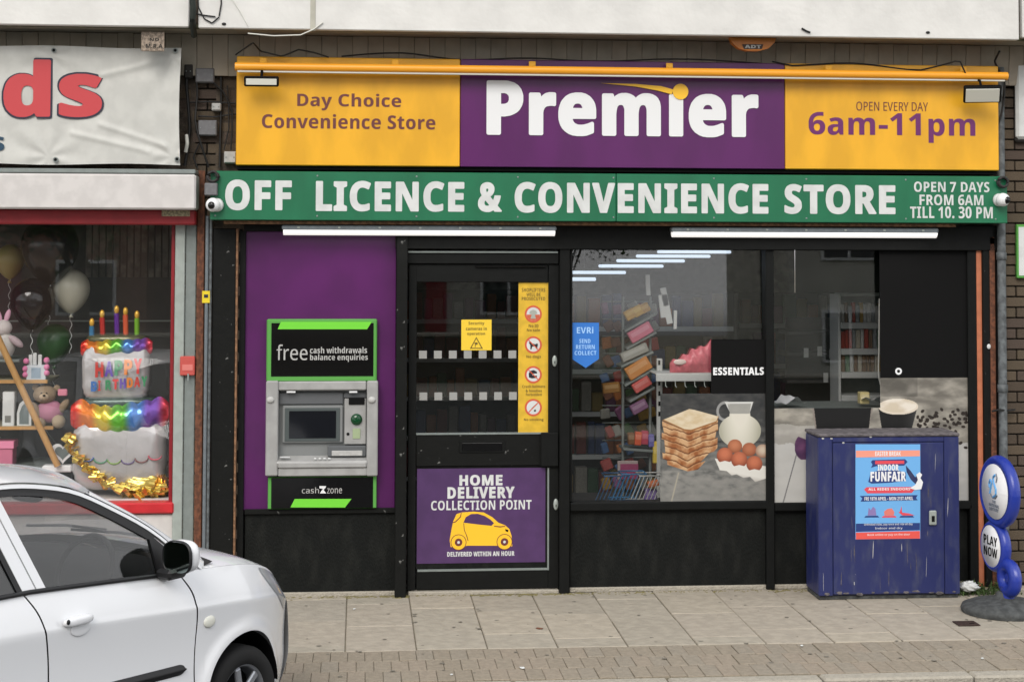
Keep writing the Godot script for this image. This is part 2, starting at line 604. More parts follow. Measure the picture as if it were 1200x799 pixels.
# ---------------------------------------------------------------- the scene
func _ready() -> void:
	rng.seed = 20250418
	make_materials()
	var cam := Camera3D.new()
	cam.name = "camera"
	add_child(cam)
	cam.transform = Transform3D(Basis(Vector3(0.995881, 0.002997, 0.090618), Vector3(-0.006875, 0.999072, 0.042512), Vector3(-0.090407, -0.042960, 0.994978)), Vector3(0.000000, 2.530000, 12.400000))
	cam.projection = Camera3D.PROJECTION_FRUSTUM
	cam.near = 0.05
	cam.far = 400.0
	cam.size = 2.0 * 0.05 * 399.5 / 1970.0
	cam.frustum_offset = Vector2(0.0, -194.5 / 1970.0 * 0.05)
	cam.current = true
	var sky_mat := ProceduralSkyMaterial.new()
	sky_mat.sky_top_color = Color(0.86, 0.875, 0.90)
	sky_mat.sky_horizon_color = Color(0.985, 0.985, 0.985)
	sky_mat.sky_curve = 0.35
	sky_mat.ground_bottom_color = Color(0.45, 0.44, 0.42)
	sky_mat.ground_horizon_color = Color(0.6, 0.6, 0.6)
	sky_mat.sky_energy_multiplier = 1.0
	var sky := Sky.new()
	sky.sky_material = sky_mat
	var e := Environment.new()
	e.background_mode = Environment.BG_SKY
	e.sky = sky
	e.background_energy_multiplier = 1.2
	e.tonemap_mode = Environment.TONE_MAPPER_LINEAR
	e.tonemap_exposure = 1.5
	e.sdfgi_enabled = true
	e.ssao_enabled = true
	e.ssil_enabled = true
	var we := WorldEnvironment.new()
	we.name = "world_environment"
	we.environment = e
	add_child(we)
	var sun := DirectionalLight3D.new()
	sun.name = "sun"
	add_child(sun)
	sun.look_at_from_position(Vector3(-2.5, 6.6, 8.0), Vector3.ZERO)
	sun.light_energy = 0.5
	sun.light_color = Color(1.0, 0.98, 0.955)
	sun.light_angular_distance = 30.0
	sun.shadow_enabled = true

	ground()
	canopy()
	buildings()
	shop_front()
	shop_signs()
	cash_machine()
	door_signs()
	window_prints()
	shop_inside()
	card_shop()
	card_shop_window()
	pier_clutter()
	street_cabinet()
	lottery_sign()
	litter()
	hatchback()
	across_the_street()

# ---------------------------------------------------------------- ground
func ground() -> void:
	var road := structure("road")
	part("carriageway", grid(90, 60, func(u: float, v: float) -> Vector3: return Vector3(-70.0 + 140.0 * u, -0.05, 2.6 + 13.4 * v)), M.asphalt, road)
	var base := structure("pavement")
	# bedding under the slabs, seen in the joints
	slab("bedding", -9.0, -0.4, 11.0, -0.012, -0.1, 2.47, M.joint, base, 0.0)
	# slabs laid in columns across the footway, joints staggered
	var width := 0.4485
	var starts := {-1: 0.839, 0: 1.019, 1: 1.199, 2: 0.612, 3: 0.767, 4: 0.987, 5: 0.80, 6: 1.306, 7: 0.764, 8: 0.90, 9: 0.70}
	var meshes := {}
	var edge := 1.70
	for c in range(-14, 18):
		var x0 := -0.07 + c * width
		var first: float = starts[c] if starts.has(c) else rng.randf_range(0.5, 1.15)
		var cuts := [0.02]
		var zj := first
		while zj > 0.75:
			zj -= 0.70
		while zj < edge - 0.12:
			if zj > 0.12:
				cuts.append(zj)
			zj += 0.70
		cuts.append(edge)
		for k in cuts.size() - 1:
			var ln: float = cuts[k + 1] - cuts[k] - 0.006
			var key := "%.3f" % ln
			if not meshes.has(key):
				meshes[key] = box(Vector3(width - 0.006, 0.05, ln), 0.005)
			var s := part("paving_slab", meshes[key], M.paving[rng.randi() % 5], base, Vector3(x0 + width / 2, -0.025 + rng.randf_range(-0.003, 0.002), (cuts[k] + cuts[k + 1]) / 2))
			s.rotation = Vector3(rng.randf_range(-0.004, 0.004), rng.randf_range(-0.003, 0.003), rng.randf_range(-0.005, 0.005))
	# three courses of block paving towards the road
	var bm := box(Vector3(0.1035, 0.05, 0.2475), 0.003)
	var rest := begin()
	for row in 3:
		for i in range(-85, 105):
			var p := Vector3(i * 0.106 + (0.053 if row % 2 else 0.0), -0.028 + rng.randf_range(-0.003, 0.003), 1.708 + 0.125 + row * 0.25)
			var turn := rng.randf_range(-0.02, 0.02)
			if p.x > -1.6 and p.x < 6.0:
				var b := part("paving_block", bm, M.block[rng.randi() % 4], base, p)
				b.rotation = Vector3(rng.randf_range(-0.006, 0.006), turn * 0.3, rng.randf_range(-0.006, 0.006))
			else:
				add_box(rest, p, Vector3(0.099, 0.05, 0.244), 0.006, Basis(Vector3.UP, turn))
	var rs := part("block_paving", rest.commit(), M.block[0], base)
	rs.set_meta("kind", "stuff")
	# trodden gum spots and moss in the corner by the wall
	var gum := begin()
	for i in 150:
		var c := Vector3(rng.randf_range(-1.5, 6.0), 0.0015, rng.randf_range(0.15, 2.4))
		var rr := rng.randf_range(0.006, 0.017)
		for k in 9:
			var a0 := TAU * k / 9.0
			var a1 := TAU * (k + 1) / 9.0
			var w0 := rr * (1.0 + 0.25 * sin(k * 2.4 + i))
			var w1 := rr * (1.0 + 0.25 * sin(((k + 1) % 9) * 2.4 + i))
			tri(gum, c + Vector3(0, 0.0015, 0), c + Vector3(cos(a0) * w0, 0, sin(a0) * w0), c + Vector3(cos(a1) * w1, 0, sin(a1) * w1), Vector3.UP)
	var gs := part("gum_spots", gum.commit(), mat(Color(0.44, 0.42, 0.38), 0.9), base)
	gs.set_meta("kind", "stuff")
	var moss := begin()
	for i in 900:
		var zz := 0.045 + absf(rng.randfn(0.0, 0.035))
		var c := Vector3(rng.randf_range(-1.2, 4.9), -0.002, zz)
		var rr := rng.randf_range(0.004, 0.014)
		for k in 5:
			var a0 := TAU * k / 5.0 + i
			var a1 := TAU * (k + 1) / 5.0 + i
			tri(moss, c + Vector3(0, rr * 0.55, 0), c + Vector3(cos(a0) * rr * 1.5, 0, sin(a0) * rr), c + Vector3(cos(a1) * rr * 1.5, 0, sin(a1) * rr), Vector3(cos(a0), 1.5, sin(a0)))
	var mo := part("moss", moss.commit(), mat(Color(0.44, 0.41, 0.27), 0.95), base)
	mo.set_meta("kind", "stuff")
	var kerb := structure("kerb")
	for i in range(-10, 13):
		slab("kerb_stone", i * 0.915 + 0.004, -0.30, (i + 1) * 0.915 - 0.004, -0.005 + rng.randf_range(-0.003, 0.003), 2.472, 2.60, M.kerb, kerb, 0.012)
	var land := structure("ground")
	part("earth", grid(2, 2, func(u: float, v: float) -> Vector3: return Vector3(-200.0 + 400.0 * u, -0.31, -200.0 + 400.0 * v)), M.joint, land)

# ---------------------------------------------------------------- canopy over both shops
func canopy() -> void:
	var o := thing("canopy", "white concrete canopy running along above both shop signs", "canopy", Vector3(1.5, 4.05, 0.3))
	var s := 4.06
	slab("deck", -9.0, s + 0.03, 10.0, s + 0.35, -6.0, 0.49, M.wall, o, 0.0)
	# long white edge panels with open ends between them
	slab("edge_panel", -9.0, 4.061, -1.197, s + 0.75, 0.49, 0.55, M.canopy, o, 0.006)
	slab("edge_panel", -1.132, 4.056, 4.802, s + 0.75, 0.49, 0.55, M.canopy, o, 0.006)
	slab("edge_panel", 4.828, 4.073, 10.0, s + 0.75, 0.49, 0.55, M.canopy, o, 0.006)
	slab("cover_strip", -0.353, 4.047, -0.317, s + 0.74, 0.5505, 0.556, mat(Color(0.70, 0.69, 0.64), 0.7, 0.0, M.grime, 1.0), o, 0.002)
	slab("drip_strip", -9.0, s + 0.0, 10.0, s + 0.028, 0.43, 0.487, mat(Color(0.40, 0.41, 0.30), 0.8, 0.0, M.blotch, 2.0), o, 0.003)
	slab("soffit_sheet", -9.0, s + 0.006, 10.0, s + 0.028, 0.125, 0.428, M.soffit[2], o, 0.0)
	# narrow upright boards between canopy and signs
	var bm := box(Vector3(0.1105, 0.30, 0.02), 0.003)
	for i in range(-44, 72):
		var b := part("soffit_board", bm, M.soffit[rng.randi() % 3], o, Vector3(i * 0.1125, s - 0.145 + rng.randf_range(-0.002, 0.002), 0.11 + rng.randf_range(-0.002, 0.002)))
		b.rotation = Vector3(0.10, 0, rng.randf_range(-0.004, 0.004))

# ---------------------------------------------------------------- shells of the two shops
func shell(o: Node3D, l: float, r: float, back: float, ceil_y: float, m_wall: Material, m_floor: Material) -> void:
	slab("floor", l, -0.2, r, 0.02, back, -0.08, m_floor, o)
	slab("ceiling", l, ceil_y, r, ceil_y + 0.12, back, -0.3, m_wall, o)
	slab("back_wall", l, -0.2, r, ceil_y + 0.1, back - 0.2, back, m_wall, o)

func bricks(o: Node3D, l: float, r: float, b: float, t: float, z: float, len_: float, course: float) -> void:
	# header and stretcher courses, each brick its own piece in front of the mortar
	var variants := {}
	var y := b
	var row := 0
	while y < t - 0.02:
		var x := l - (len_ / 2.0 if row % 2 else 0.0)
		while x < r - 0.01:
			var x0 := maxf(x, l)
			var x1 := minf(x + len_, r)
			if x1 - x0 > 0.03:
				var key := "%.3f" % (x1 - x0)
				if not variants.has(key):
					variants[key] = box(Vector3(x1 - x0 - 0.011, course - 0.011, 0.05), 0.004)
				var q := part("brick", variants[key], M.brick[rng.randi() % 5], o, Vector3((x0 + x1) / 2, y + course / 2, z - 0.025 + rng.randf_range(-0.003, 0.002)))
				q.rotation.z = rng.randf_range(-0.006, 0.006)
			x += len_
		y += course
		row += 1

func buildings() -> void:
	# the pier between the shops
	var pl: float = -1.334
	var pr: float = -0.855
	var p := thing("brick_pier", "narrow tan brick pier between the two shops, hung with cables and boxes", "wall", Vector3((pl + pr) / 2, 0, 0))
	slab("core", pl, -0.2, pr, 4.05, -6.0, 0.012, M.mortar, p, 0.0)
	bricks(p, pl, pr, 0.02, 3.93, 0.052, 0.227, 0.0795)
	# the pier at the far end of the convenience shop
	var rl: float = 4.847
	var q := thing("brick_pier", "brown brick pier at the end of the convenience shop beside the blue round sign", "wall", Vector3(rl + 0.6, 0, 0))
	slab("core", rl, -0.2, rl + 1.3, 4.05, -6.0, 0.012, M.mortar, q, 0.0)
	bricks(q, rl, rl + 1.3, 0.02, 3.93, 0.052, 0.227, 0.0795)

# ---------------------------------------------------------------- joinery of the convenience shop
var shop: Node3D

func shop_front() -> void:
	var l: float = -1.045
	var r: float = 4.843
	shop = thing("convenience_shop", "black fronted convenience shop with purple panel, glazed door and two wide windows", "shop", Vector3(1.9, 0, 0))
	var o := shop
	shell(o, l, r, -6.0, 2.95, M.interior, M.interior_floor)
	slab("header_wall", 0.265, 2.534, r, 4.05, -0.3, 0.05, M.wall, o, 0.0)
	slab("header_wall", l, 2.642, 0.264, 4.05, -0.3, 0.05, M.wall, o, 0.0)
	slab("reveal_board", -0.831, 2.642, 0.264, 2.698, 0.051, 0.075, M.black, o, 0.003)
	slab("head_rail", 0.266, 2.516, r, 2.704, 0.051, 0.085, M.black, o, 0.004)
	# left hand posts
	slab("post", -1.056, 0.0, -0.886, 2.66, -0.05, 0.09, M.black_chipped, o, 0.006)
	slab("shutter_guide", -0.887, 0.0, -0.872, 2.66, 0.02, 0.105, M.tan_trim, o, 0.003)
	slab("post", -0.872, 0.0, -0.82, 2.66, -0.05, 0.05, M.black, o, 0.004)
	# purple wall with the cash machine, on a black plinth
	slab("purple_panel", -0.823, 0.623, 0.271, 2.64, -0.06, 0.02, M.purple_wall, o, 0.002)
	slab("panel_trim", -0.813, 0.595, 0.276, 0.632, -0.05, 0.045, M.black_chipped, o, 0.004)
	slab("plinth_board", -0.811, 0.03, 0.278, 0.592, -0.06, 0.015, M.black_board, o, 0.003)
	slab("base_strip", -0.806, -0.005, 0.279, 0.03, -0.05, 0.035, M.kerb, o, 0.006)
	# door surround
	slab("post", 0.273, 0.0, 0.354, 2.62, -0.05, 0.12, M.black_chipped, o, 0.006)
	slab("post", 1.478, 0.0, 1.554, 2.62, -0.05, 0.07, M.black, o, 0.006)
	slab("transom", 0.352, 2.408, 1.473, 2.502, -0.06, 0.04, M.black, o, 0.004)
	slab("transom_bead", 0.358, 2.487, 1.465, 2.502, 0.02, 0.055, M.alu_dark, o, 0.002)
	# stall risers below the windows
	slab("stall_riser", 1.564, 0.03, 3.062, 0.592, -0.08, 0.0, M.black_board, o, 0.003)
	slab("stall_riser", 3.088, 0.03, 4.619, 0.574, -0.08, 0.0, M.black_board, o, 0.003)
	slab("base_strip", 1.56, -0.005, 4.602, 0.03, -0.05, 0.02, M.kerb, o, 0.006)
	# window frames
	slab("sill", 1.557, 0.593, 3.038, 0.656, -0.08, 0.055, M.black, o, 0.008)
	slab("sill", 3.09, 0.576, 4.604, 0.639, -0.08, 0.055, M.black, o, 0.008)
	slab("mullion", 3.028, 0.0, 3.09, 2.528, -0.08, 0.058, M.black, o, 0.006)
	slab("jamb", 4.582, 0.0, 4.651, 2.668, -0.06, 0.055, M.black, o, 0.006)
	slab("jamb", 1.558, 0.663, 1.575, 2.523, -0.06, 0.045, M.black, o, 0.003)
	# orange edged shutter guides at the far end
	slab("shutter_guide", 4.649, 0.0, 4.693, 2.539, -0.05, 0.052, M.rust_orange, o, 0.004)
	slab("post", 4.694, 0.0, 4.754, 2.64, -0.05, 0.075, M.black_chipped, o, 0.005)
	slab("shutter_guide", 4.744, 0.0, 4.785, 2.62, -0.05, 0.085, M.rust, o, 0.004)
	slab("post", 4.798, 0.0, 4.82, 2.64, -0.05, 0.06, M.black, o, 0.003)
	for py in [0, 1]:
		var k := part("screw_cap", ball(Vector3(0.016, 0.02, 0.01), 14, 8), M.white_dull, o, [Vector3(4.733, 1.794, 0.078), Vector3(4.837, 1.782, 0.09)][py])
		k.name = "screw_cap"
	window(o, 1.578, 0.642, 3.041, 2.525)
	window(o, 3.099, 0.625, 4.604, 2.53)
	door(o)

func window(o: Node3D, l: float, b: float, r: float, t: float) -> void:
	var h := t - b
	var pane := part("window_pane", box(Vector3(r - l, h, 0.008), 0.0), M.pane_tinted, o, Vector3((l + r) / 2, (b + t) / 2, -0.02))
	pane.rotation.x = deg_to_rad(-1.2)

func door(o: Node3D) -> void:
	var z := 0.02
	var d := Node3D.new()
	d.name = "door"
	o.add_child(d, true)
	d.position = Vector3(0.918, 0, 0) - o.position
	slab("stile", 0.366, 0.03, 0.425, 2.405, -0.03, z, M.black, d, 0.004)
	slab("stile", 1.399, 0.03, 1.478, 2.405, -0.03, z, M.black, d, 0.004)
	slab("top_rail", 0.42, 2.273, 1.396, 2.405, -0.03, z - 0.002, M.black, d, 0.004)
	slab("lock_rail", 0.427, 0.927, 1.399, 1.163, -0.03, z - 0.002, M.black_chipped, d, 0.004)
	slab("bottom_rail", 0.432, 0.032, 1.401, 0.176, -0.03, z - 0.002, M.black, d, 0.004)
	slab("lower_panel", 0.429, 0.176, 1.399, 0.927, -0.03, 0.0, M.black_board, d, 0.002)
	slab("panel_bead", 1.394, 0.163, 1.406, 0.91, 0.005, z + 0.004, M.alu_dark, d, 0.001)
	slab("panel_bead", 0.44, 0.164, 1.395, 0.179, 0.005, z + 0.003, M.alu_dark, d, 0.001)
	slab("glazing_bead", 0.426, 1.156, 1.398, 1.168, -0.01, z + 0.004, M.alu_dark, d, 0.001)
	slab("window_pane", 0.424, 1.161, 1.399, 2.273, -0.014, -0.006, M.pane_tinted, d, 0.0)
	# letter plate: frame round a dark slot with a flap
	var lp := slab("letter_plate", 0.741, 1.024, 1.08, 1.111, z - 0.004, z + 0.006, M.black, d, 0.003)
	slab("flap", 0.763, 1.038, 1.058, 1.095, z + 0.004, z + 0.010, M.black_gloss, lp, 0.002)
	for c in [Vector3(1.445, 1.692, 0.025), Vector3(1.456, 0.642, 0.025)]:
		var esc := part("lock_escutcheon", ball(Vector3(0.019, 0.042, 0.012), 18, 10), M.alu, d, c + Vector3(0, 0, 0.0))
		part("keyhole", box(Vector3(0.006, 0.018, 0.006), 0.001), M.black_matt, esc, c + Vector3(0, -0.008, 0.011))
	var h := slab("pull_handle", 1.341, 0.921, 1.474, 1.17, z + 0.002, z + 0.035, M.black, d, 0.008)
	slab("closer_arm", 0.854, 2.384, 1.378, 2.396, z + 0.001, z + 0.02, M.black_gloss, d, 0.003)
	slab("threshold", 0.372, -0.003, 1.476, 0.026, -0.05, 0.06, M.kerb, o, 0.006)

# ---------------------------------------------------------------- signs on the convenience shop
func shop_signs() -> void:
	var z := 0.24
	var o := thing("shop_sign", "long yellow and purple shop fascia sign with large white lettering", "sign", Vector3(1.882, 3.118, 0.2))
	var b: float = 3.113
	var t: float = 3.896
	slab("yellow_panel", -0.885, b, 0.724, t, 0.05, z, M.yellow, o, 0.006)
	slab("purple_panel", 0.728, b, 3.13, t, 0.05, z - 0.002, M.purple, o, 0.004)
	slab("yellow_panel", 3.134, b, 4.763, t, 0.05, z, M.yellow, o, 0.006)
	slab("bottom_trim", -0.881, b - 0.03, 4.759, b - 0.002, 0.05, z - 0.04, M.black_matt, o, 0.003)
	lettering("Day Choice", -0.451, 3.512, 0.297, 3.636, z + 0.0005, M.maroon, o, bold, 0.002)
	lettering("Convenience Store", -0.702, 3.38, 0.545, 3.485, z + 0.0005, M.maroon, o, bold, 0.002)
	lettering("OPEN EVERY DAY", 3.672, 3.551, 4.219, 3.618, z + 0.0005, M.maroon, o, regular, 0.002)
	lettering("6am-11pm", 3.31, 3.316, 4.581, 3.538, z + 0.0005, M.deep_purple, o, bold, 0.002)
	lettering("Premıer", 0.917, 3.342, 2.931, 3.743, z + 0.0005, M.white, o, heaviest, 0.004)
	# comet over the letter i
	var comet: Array = [Vector2(1.755, 3.732), Vector2(2.014, 3.729), Vector2(2.204, 3.715), Vector2(2.293, 3.691), Vector2(2.281, 3.656), Vector2(2.173, 3.683), Vector2(2.014, 3.71), Vector2(1.856, 3.724)]
	part("comet_tail", extruded(comet, z + 0.001, z + 0.010), M.yellow_plain, o)
	part("comet_head", extruded(disc_outline(Vector2(2.347, 3.676), 0.058, 0.058), z + 0.001, z + 0.012), M.yellow_plain, o)

	# light trough in front of the fascia
	var tr := thing("sign_light_trough", "yellow tubular light trough along the top of the fascia sign", "light", Vector3(1.86, 3.807, 0.34))
	var y0: float = 3.811
	part("tube", tube([Vector3(-0.89, y0, 0.34), Vector3(4.792, y0, 0.34)], 0.030, 16), M.pipe_yellow, tr)
	slab("diffuser", -0.872, y0 - 0.041, 4.772, y0 - 0.026, 0.322, 0.350, M.lens, tr, 0.003)
	for px in [-0.694, 0.251, 1.246, 2.257, 3.45, 4.474]:
		var br := begin()
		add_box(br, Vector3(px, y0 + 0.045, 0.29), Vector3(0.05, 0.05, 0.012), 0.003)
		add_box(br, Vector3(px, y0 + 0.03, 0.265), Vector3(0.022, 0.02, 0.10), 0.003)
		part("bracket", br.commit(), M.yellow, tr)

	# green board below
	var g := thing("green_sign", "green off licence sign board with white capitals above the windows", "sign", Vector3(1.807, 2.704, 0.28))
	var gz := 0.30
	var gb: float = 2.719
	var gt: float = 3.067
	slab("board", -1.058, gb, 1.86, gt, 0.055, gz, M.green, g, 0.004)
	slab("board", 1.864, gb, 4.799, gt, 0.055, gz, M.green, g, 0.004)
	slab("backing_rail", -0.968, gb - 0.028, 4.435, gb - 0.003, 0.09, 0.22, M.tan_trim, g, 0.003)
	lettering("OFF", -0.953, 2.787, -0.482, 3.006, gz + 0.0005, M.white_dull, g, heavy, 0.002)
	lettering("LICENCE", -0.311, 2.783, 0.754, 3.003, gz + 0.0005, M.white_dull, g, heavy, 0.002)
	lettering("&", 0.853, 2.783, 1.026, 2.999, gz + 0.0005, M.white_dull, g, heavy, 0.002)
	lettering("CONVENIENCE", 1.119, 2.779, 2.989, 3.003, gz + 0.0005, M.white_dull, g, heavy, 0.002)
	lettering("STORE", 3.109, 2.78, 3.945, 3, gz + 0.0005, M.white_dull, g, heavy, 0.002)
	lettering("OPEN 7 DAYS", 4.087, 2.948, 4.662, 3.024, gz + 0.0005, M.white_dull, g, bold, 0.002)
	lettering("FROM 6AM", 4.128, 2.85, 4.615, 2.929, gz + 0.0005, M.white_dull, g, bold, 0.002)
	lettering("TILL 10. 30 PM", 4.056, 2.753, 4.686, 2.841, gz + 0.0005, M.white_dull, g, bold, 0.002)

	for i in 9:
		for y in [gb + 0.03, gt - 0.03]:
			var sx := lerpf(-1.022, 4.727, i / 8.0) + 0.02 * sin(i * 3.0)
			part("screw", ball(Vector3(0.007, 0.007, 0.003), 10, 6), M.alu_dark, g, Vector3(sx, y, gz))
	batten("long white strip light over the door and the purple panel", -0.554, 2.609, 1.433, 2.684)
	batten("long white strip light over the shop windows", 2.283, 2.604, 4.297, 2.68)

	# flood lights hung before the sign
	flood(Vector3(-0.699, 3.699, 0.4), 0.0, 0.245, 0.06, "small slim floodlight at the cable end of the fascia sign")
	flood(Vector3(4.57, 3.663, 0.42), 0.25, 0.27, 0.115, "larger floodlight with pale lens beside the opening hours")

	# round security cameras at both ends of the green board
	dome(Vector3(-1.034, 2.824, 0.36), "white ball security camera under a grey box at the OFF end of the green sign", -0.5)
	dome(Vector3(4.742, 2.892, 0.36), "white ball security camera beside the small opening times on the green sign", 0.15)
	var cb := thing("junction_box", "grey junction box just above the white camera by the letters OFF", "box", Vector3(-1.05, 2.933, 0.33))
	slab("casing", -1.095, 2.891, -1.005, 2.979, 0.301, 0.35, M.grey_box, cb, 0.006)
	slab("lid", -1.087, 2.896, -1.009, 2.972, 0.3505, 0.357, M.grey_box, cb, 0.004)
	for a in [[Vector3(-1.039, 3.024, 0.33), "dark coil of spare cable above the grey box by the letters OFF"], [Vector3(4.755, 3.023, 0.33), "dark coil of spare cable above the camera at the STORE end"]]:
		var pts := []
		for i in 40:
			var w := TAU * 3.0 * i / 39.0
			pts.append(a[0] + Vector3(cos(w) * (0.038 - 0.004 * sin(w * 0.4)), sin(w) * (0.036 + 0.003 * cos(w * 0.7)), 0.012 * sin(w * 0.33)))
		var cc := part("cable_coil", tube(pts, 0.010, 6), mat(Color(0.15, 0.14, 0.14), 0.7), self)
		cc.name = numbered("cable_coil")
		tag(cc, a[1], "cable", "coils of spare cable")

	# alarm sounder under the canopy
	var al := thing("alarm_box", "orange alarm box hanging under the canopy above the fascia sign", "alarm", Vector3(2.85, 4.088, 0.4))
	var prof: Array = [Vector2(2.681, 4.062), Vector2(2.694, 4.021), Vector2(2.744, 3.981), Vector2(2.807, 3.964), Vector2(2.896, 3.965), Vector2(2.965, 3.984), Vector2(3.01, 4.026), Vector2(3.023, 4.06)]
	part("casing", extruded(prof, 0.36, 0.42), mat(Color(0.72, 0.42, 0.06), 0.35), al)
	part("name_strip", extruded([Vector2(2.769, 4.011), Vector2(2.927, 4.013), Vector2(2.915, 3.978), Vector2(2.782, 3.976)], 0.4205, 0.4235), mat(Color(0.2, 0.13, 0.08), 0.5), al)
	lettering("ADT", 2.788, 3.982, 2.908, 4.007, 0.424, M.grey_light, al, heavy, 0.001)

func batten(label: String, l: float, b: float, r: float, t: float) -> void:
	var o := thing("strip_light", label, "light", Vector3((l + r) / 2, b, 0.2), "strip lights under the green sign")
	var h := t - b
	slab("housing", l, b + h * 0.55, r, t, 0.15, 0.235, M.conduit, o, 0.008)
	# rounded diffuser under the housing
	var prof := []
	for i in 13:
		var a := PI + PI * i / 12.0
		prof.append(Vector2(0.1925 + cos(a) * 0.044, b + h * 0.545 + sin(a) * h * 0.5))
	var st := begin()
	for i in 12:
		var p: Vector2 = prof[i]
		var q: Vector2 = prof[i + 1]
		quad(st, Vector3(l + 0.01, p.y, p.x), Vector3(r - 0.01, p.y, p.x), Vector3(r - 0.01, q.y, q.x), Vector3(l + 0.01, q.y, q.x), Vector3(0, p.y + q.y - 2.0 * (b + h * 0.55), p.x + q.x - 0.385))
		for x in [l + 0.01, r - 0.01]:
			tri(st, Vector3(x, p.y, p.x), Vector3(x, q.y, q.x), Vector3(x, b + h * 0.545, 0.1925), Vector3(1 if x > l + 0.1 else -1, 0, 0))
	var m := glow(Color(1.0, 0.985, 0.97), 0.45)
	part("diffuser", st.commit(), m, o)
	for i in 7:
		var x := l + 0.12 + (r - l - 0.24) * i / 6.0
		part("clip", box(Vector3(0.018, 0.014, 0.006), 0.002), M.alu, o, Vector3(x, t - h * 0.22, 0.2375))
	var lamp := AreaLight3D.new()
	lamp.name = "lamp_light"
	lamp.area_size = Vector2(r - l - 0.04, 0.07)
	lamp.light_energy = 0.10
	lamp.light_color = Color(1.0, 0.985, 0.97)
	lamp.shadow_enabled = true
	lamp.rotation.x = -PI / 2
	o.add_child(lamp)
	lamp.position = Vector3(0, -0.012, 0.0)

func flood(at: Vector3, roll: float, w: float, h: float, label: String) -> void:
	var o := thing("floodlight", label, "floodlight", at, "floodlights on the fascia sign")
	var k := Node3D.new()
	k.name = "lamp_head"
	o.add_child(k)
	k.rotation = Vector3(0.62, 0.0 if roll == 0.0 else -0.28, 0.0)
	if roll == 0.0:
		k.rotation.x = 0.25
	part("case", box(Vector3(w, h * 1.2, 0.04), 0.008), M.black_matt, k, Vector3(0, 0, -0.012), false)
	part("lens", box(Vector3(w - 0.03, h * 1.2 - 0.028, 0.006), 0.002), M.lens, k, Vector3(0, 0, 0.0105), false)
	part("bracket", tube([Vector3(0, h * 0.5, -0.02), Vector3(0.0, h * 0.5 + 0.05, -0.05), Vector3(0.0, h * 0.5 + 0.07, -0.14)], 0.010, 8), M.black_matt, o, Vector3.ZERO, false)

func dome(at: Vector3, label: String, turn: float) -> void:
	var o := thing("security_camera", label, "camera", at, "ball cameras at the ends of the green sign", turn)
	part("mount", lathe([Vector2(0.001, -0.02), Vector2(0.048, -0.02), Vector2(0.048, 0.0), Vector2(0.03, 0.01), Vector2(0.001, 0.012)], 24), M.white_dull, o, Vector3(0, 0, -0.045), false).rotation.x = PI / 2
	part("ball", ball(Vector3.ONE * 0.05, 28, 18), M.white, o, Vector3.ZERO, false)
	part("lens", ball(Vector3(0.027, 0.027, 0.02), 20, 12), M.black_gloss, o, Vector3(0.012, -0.004, 0.038), false)

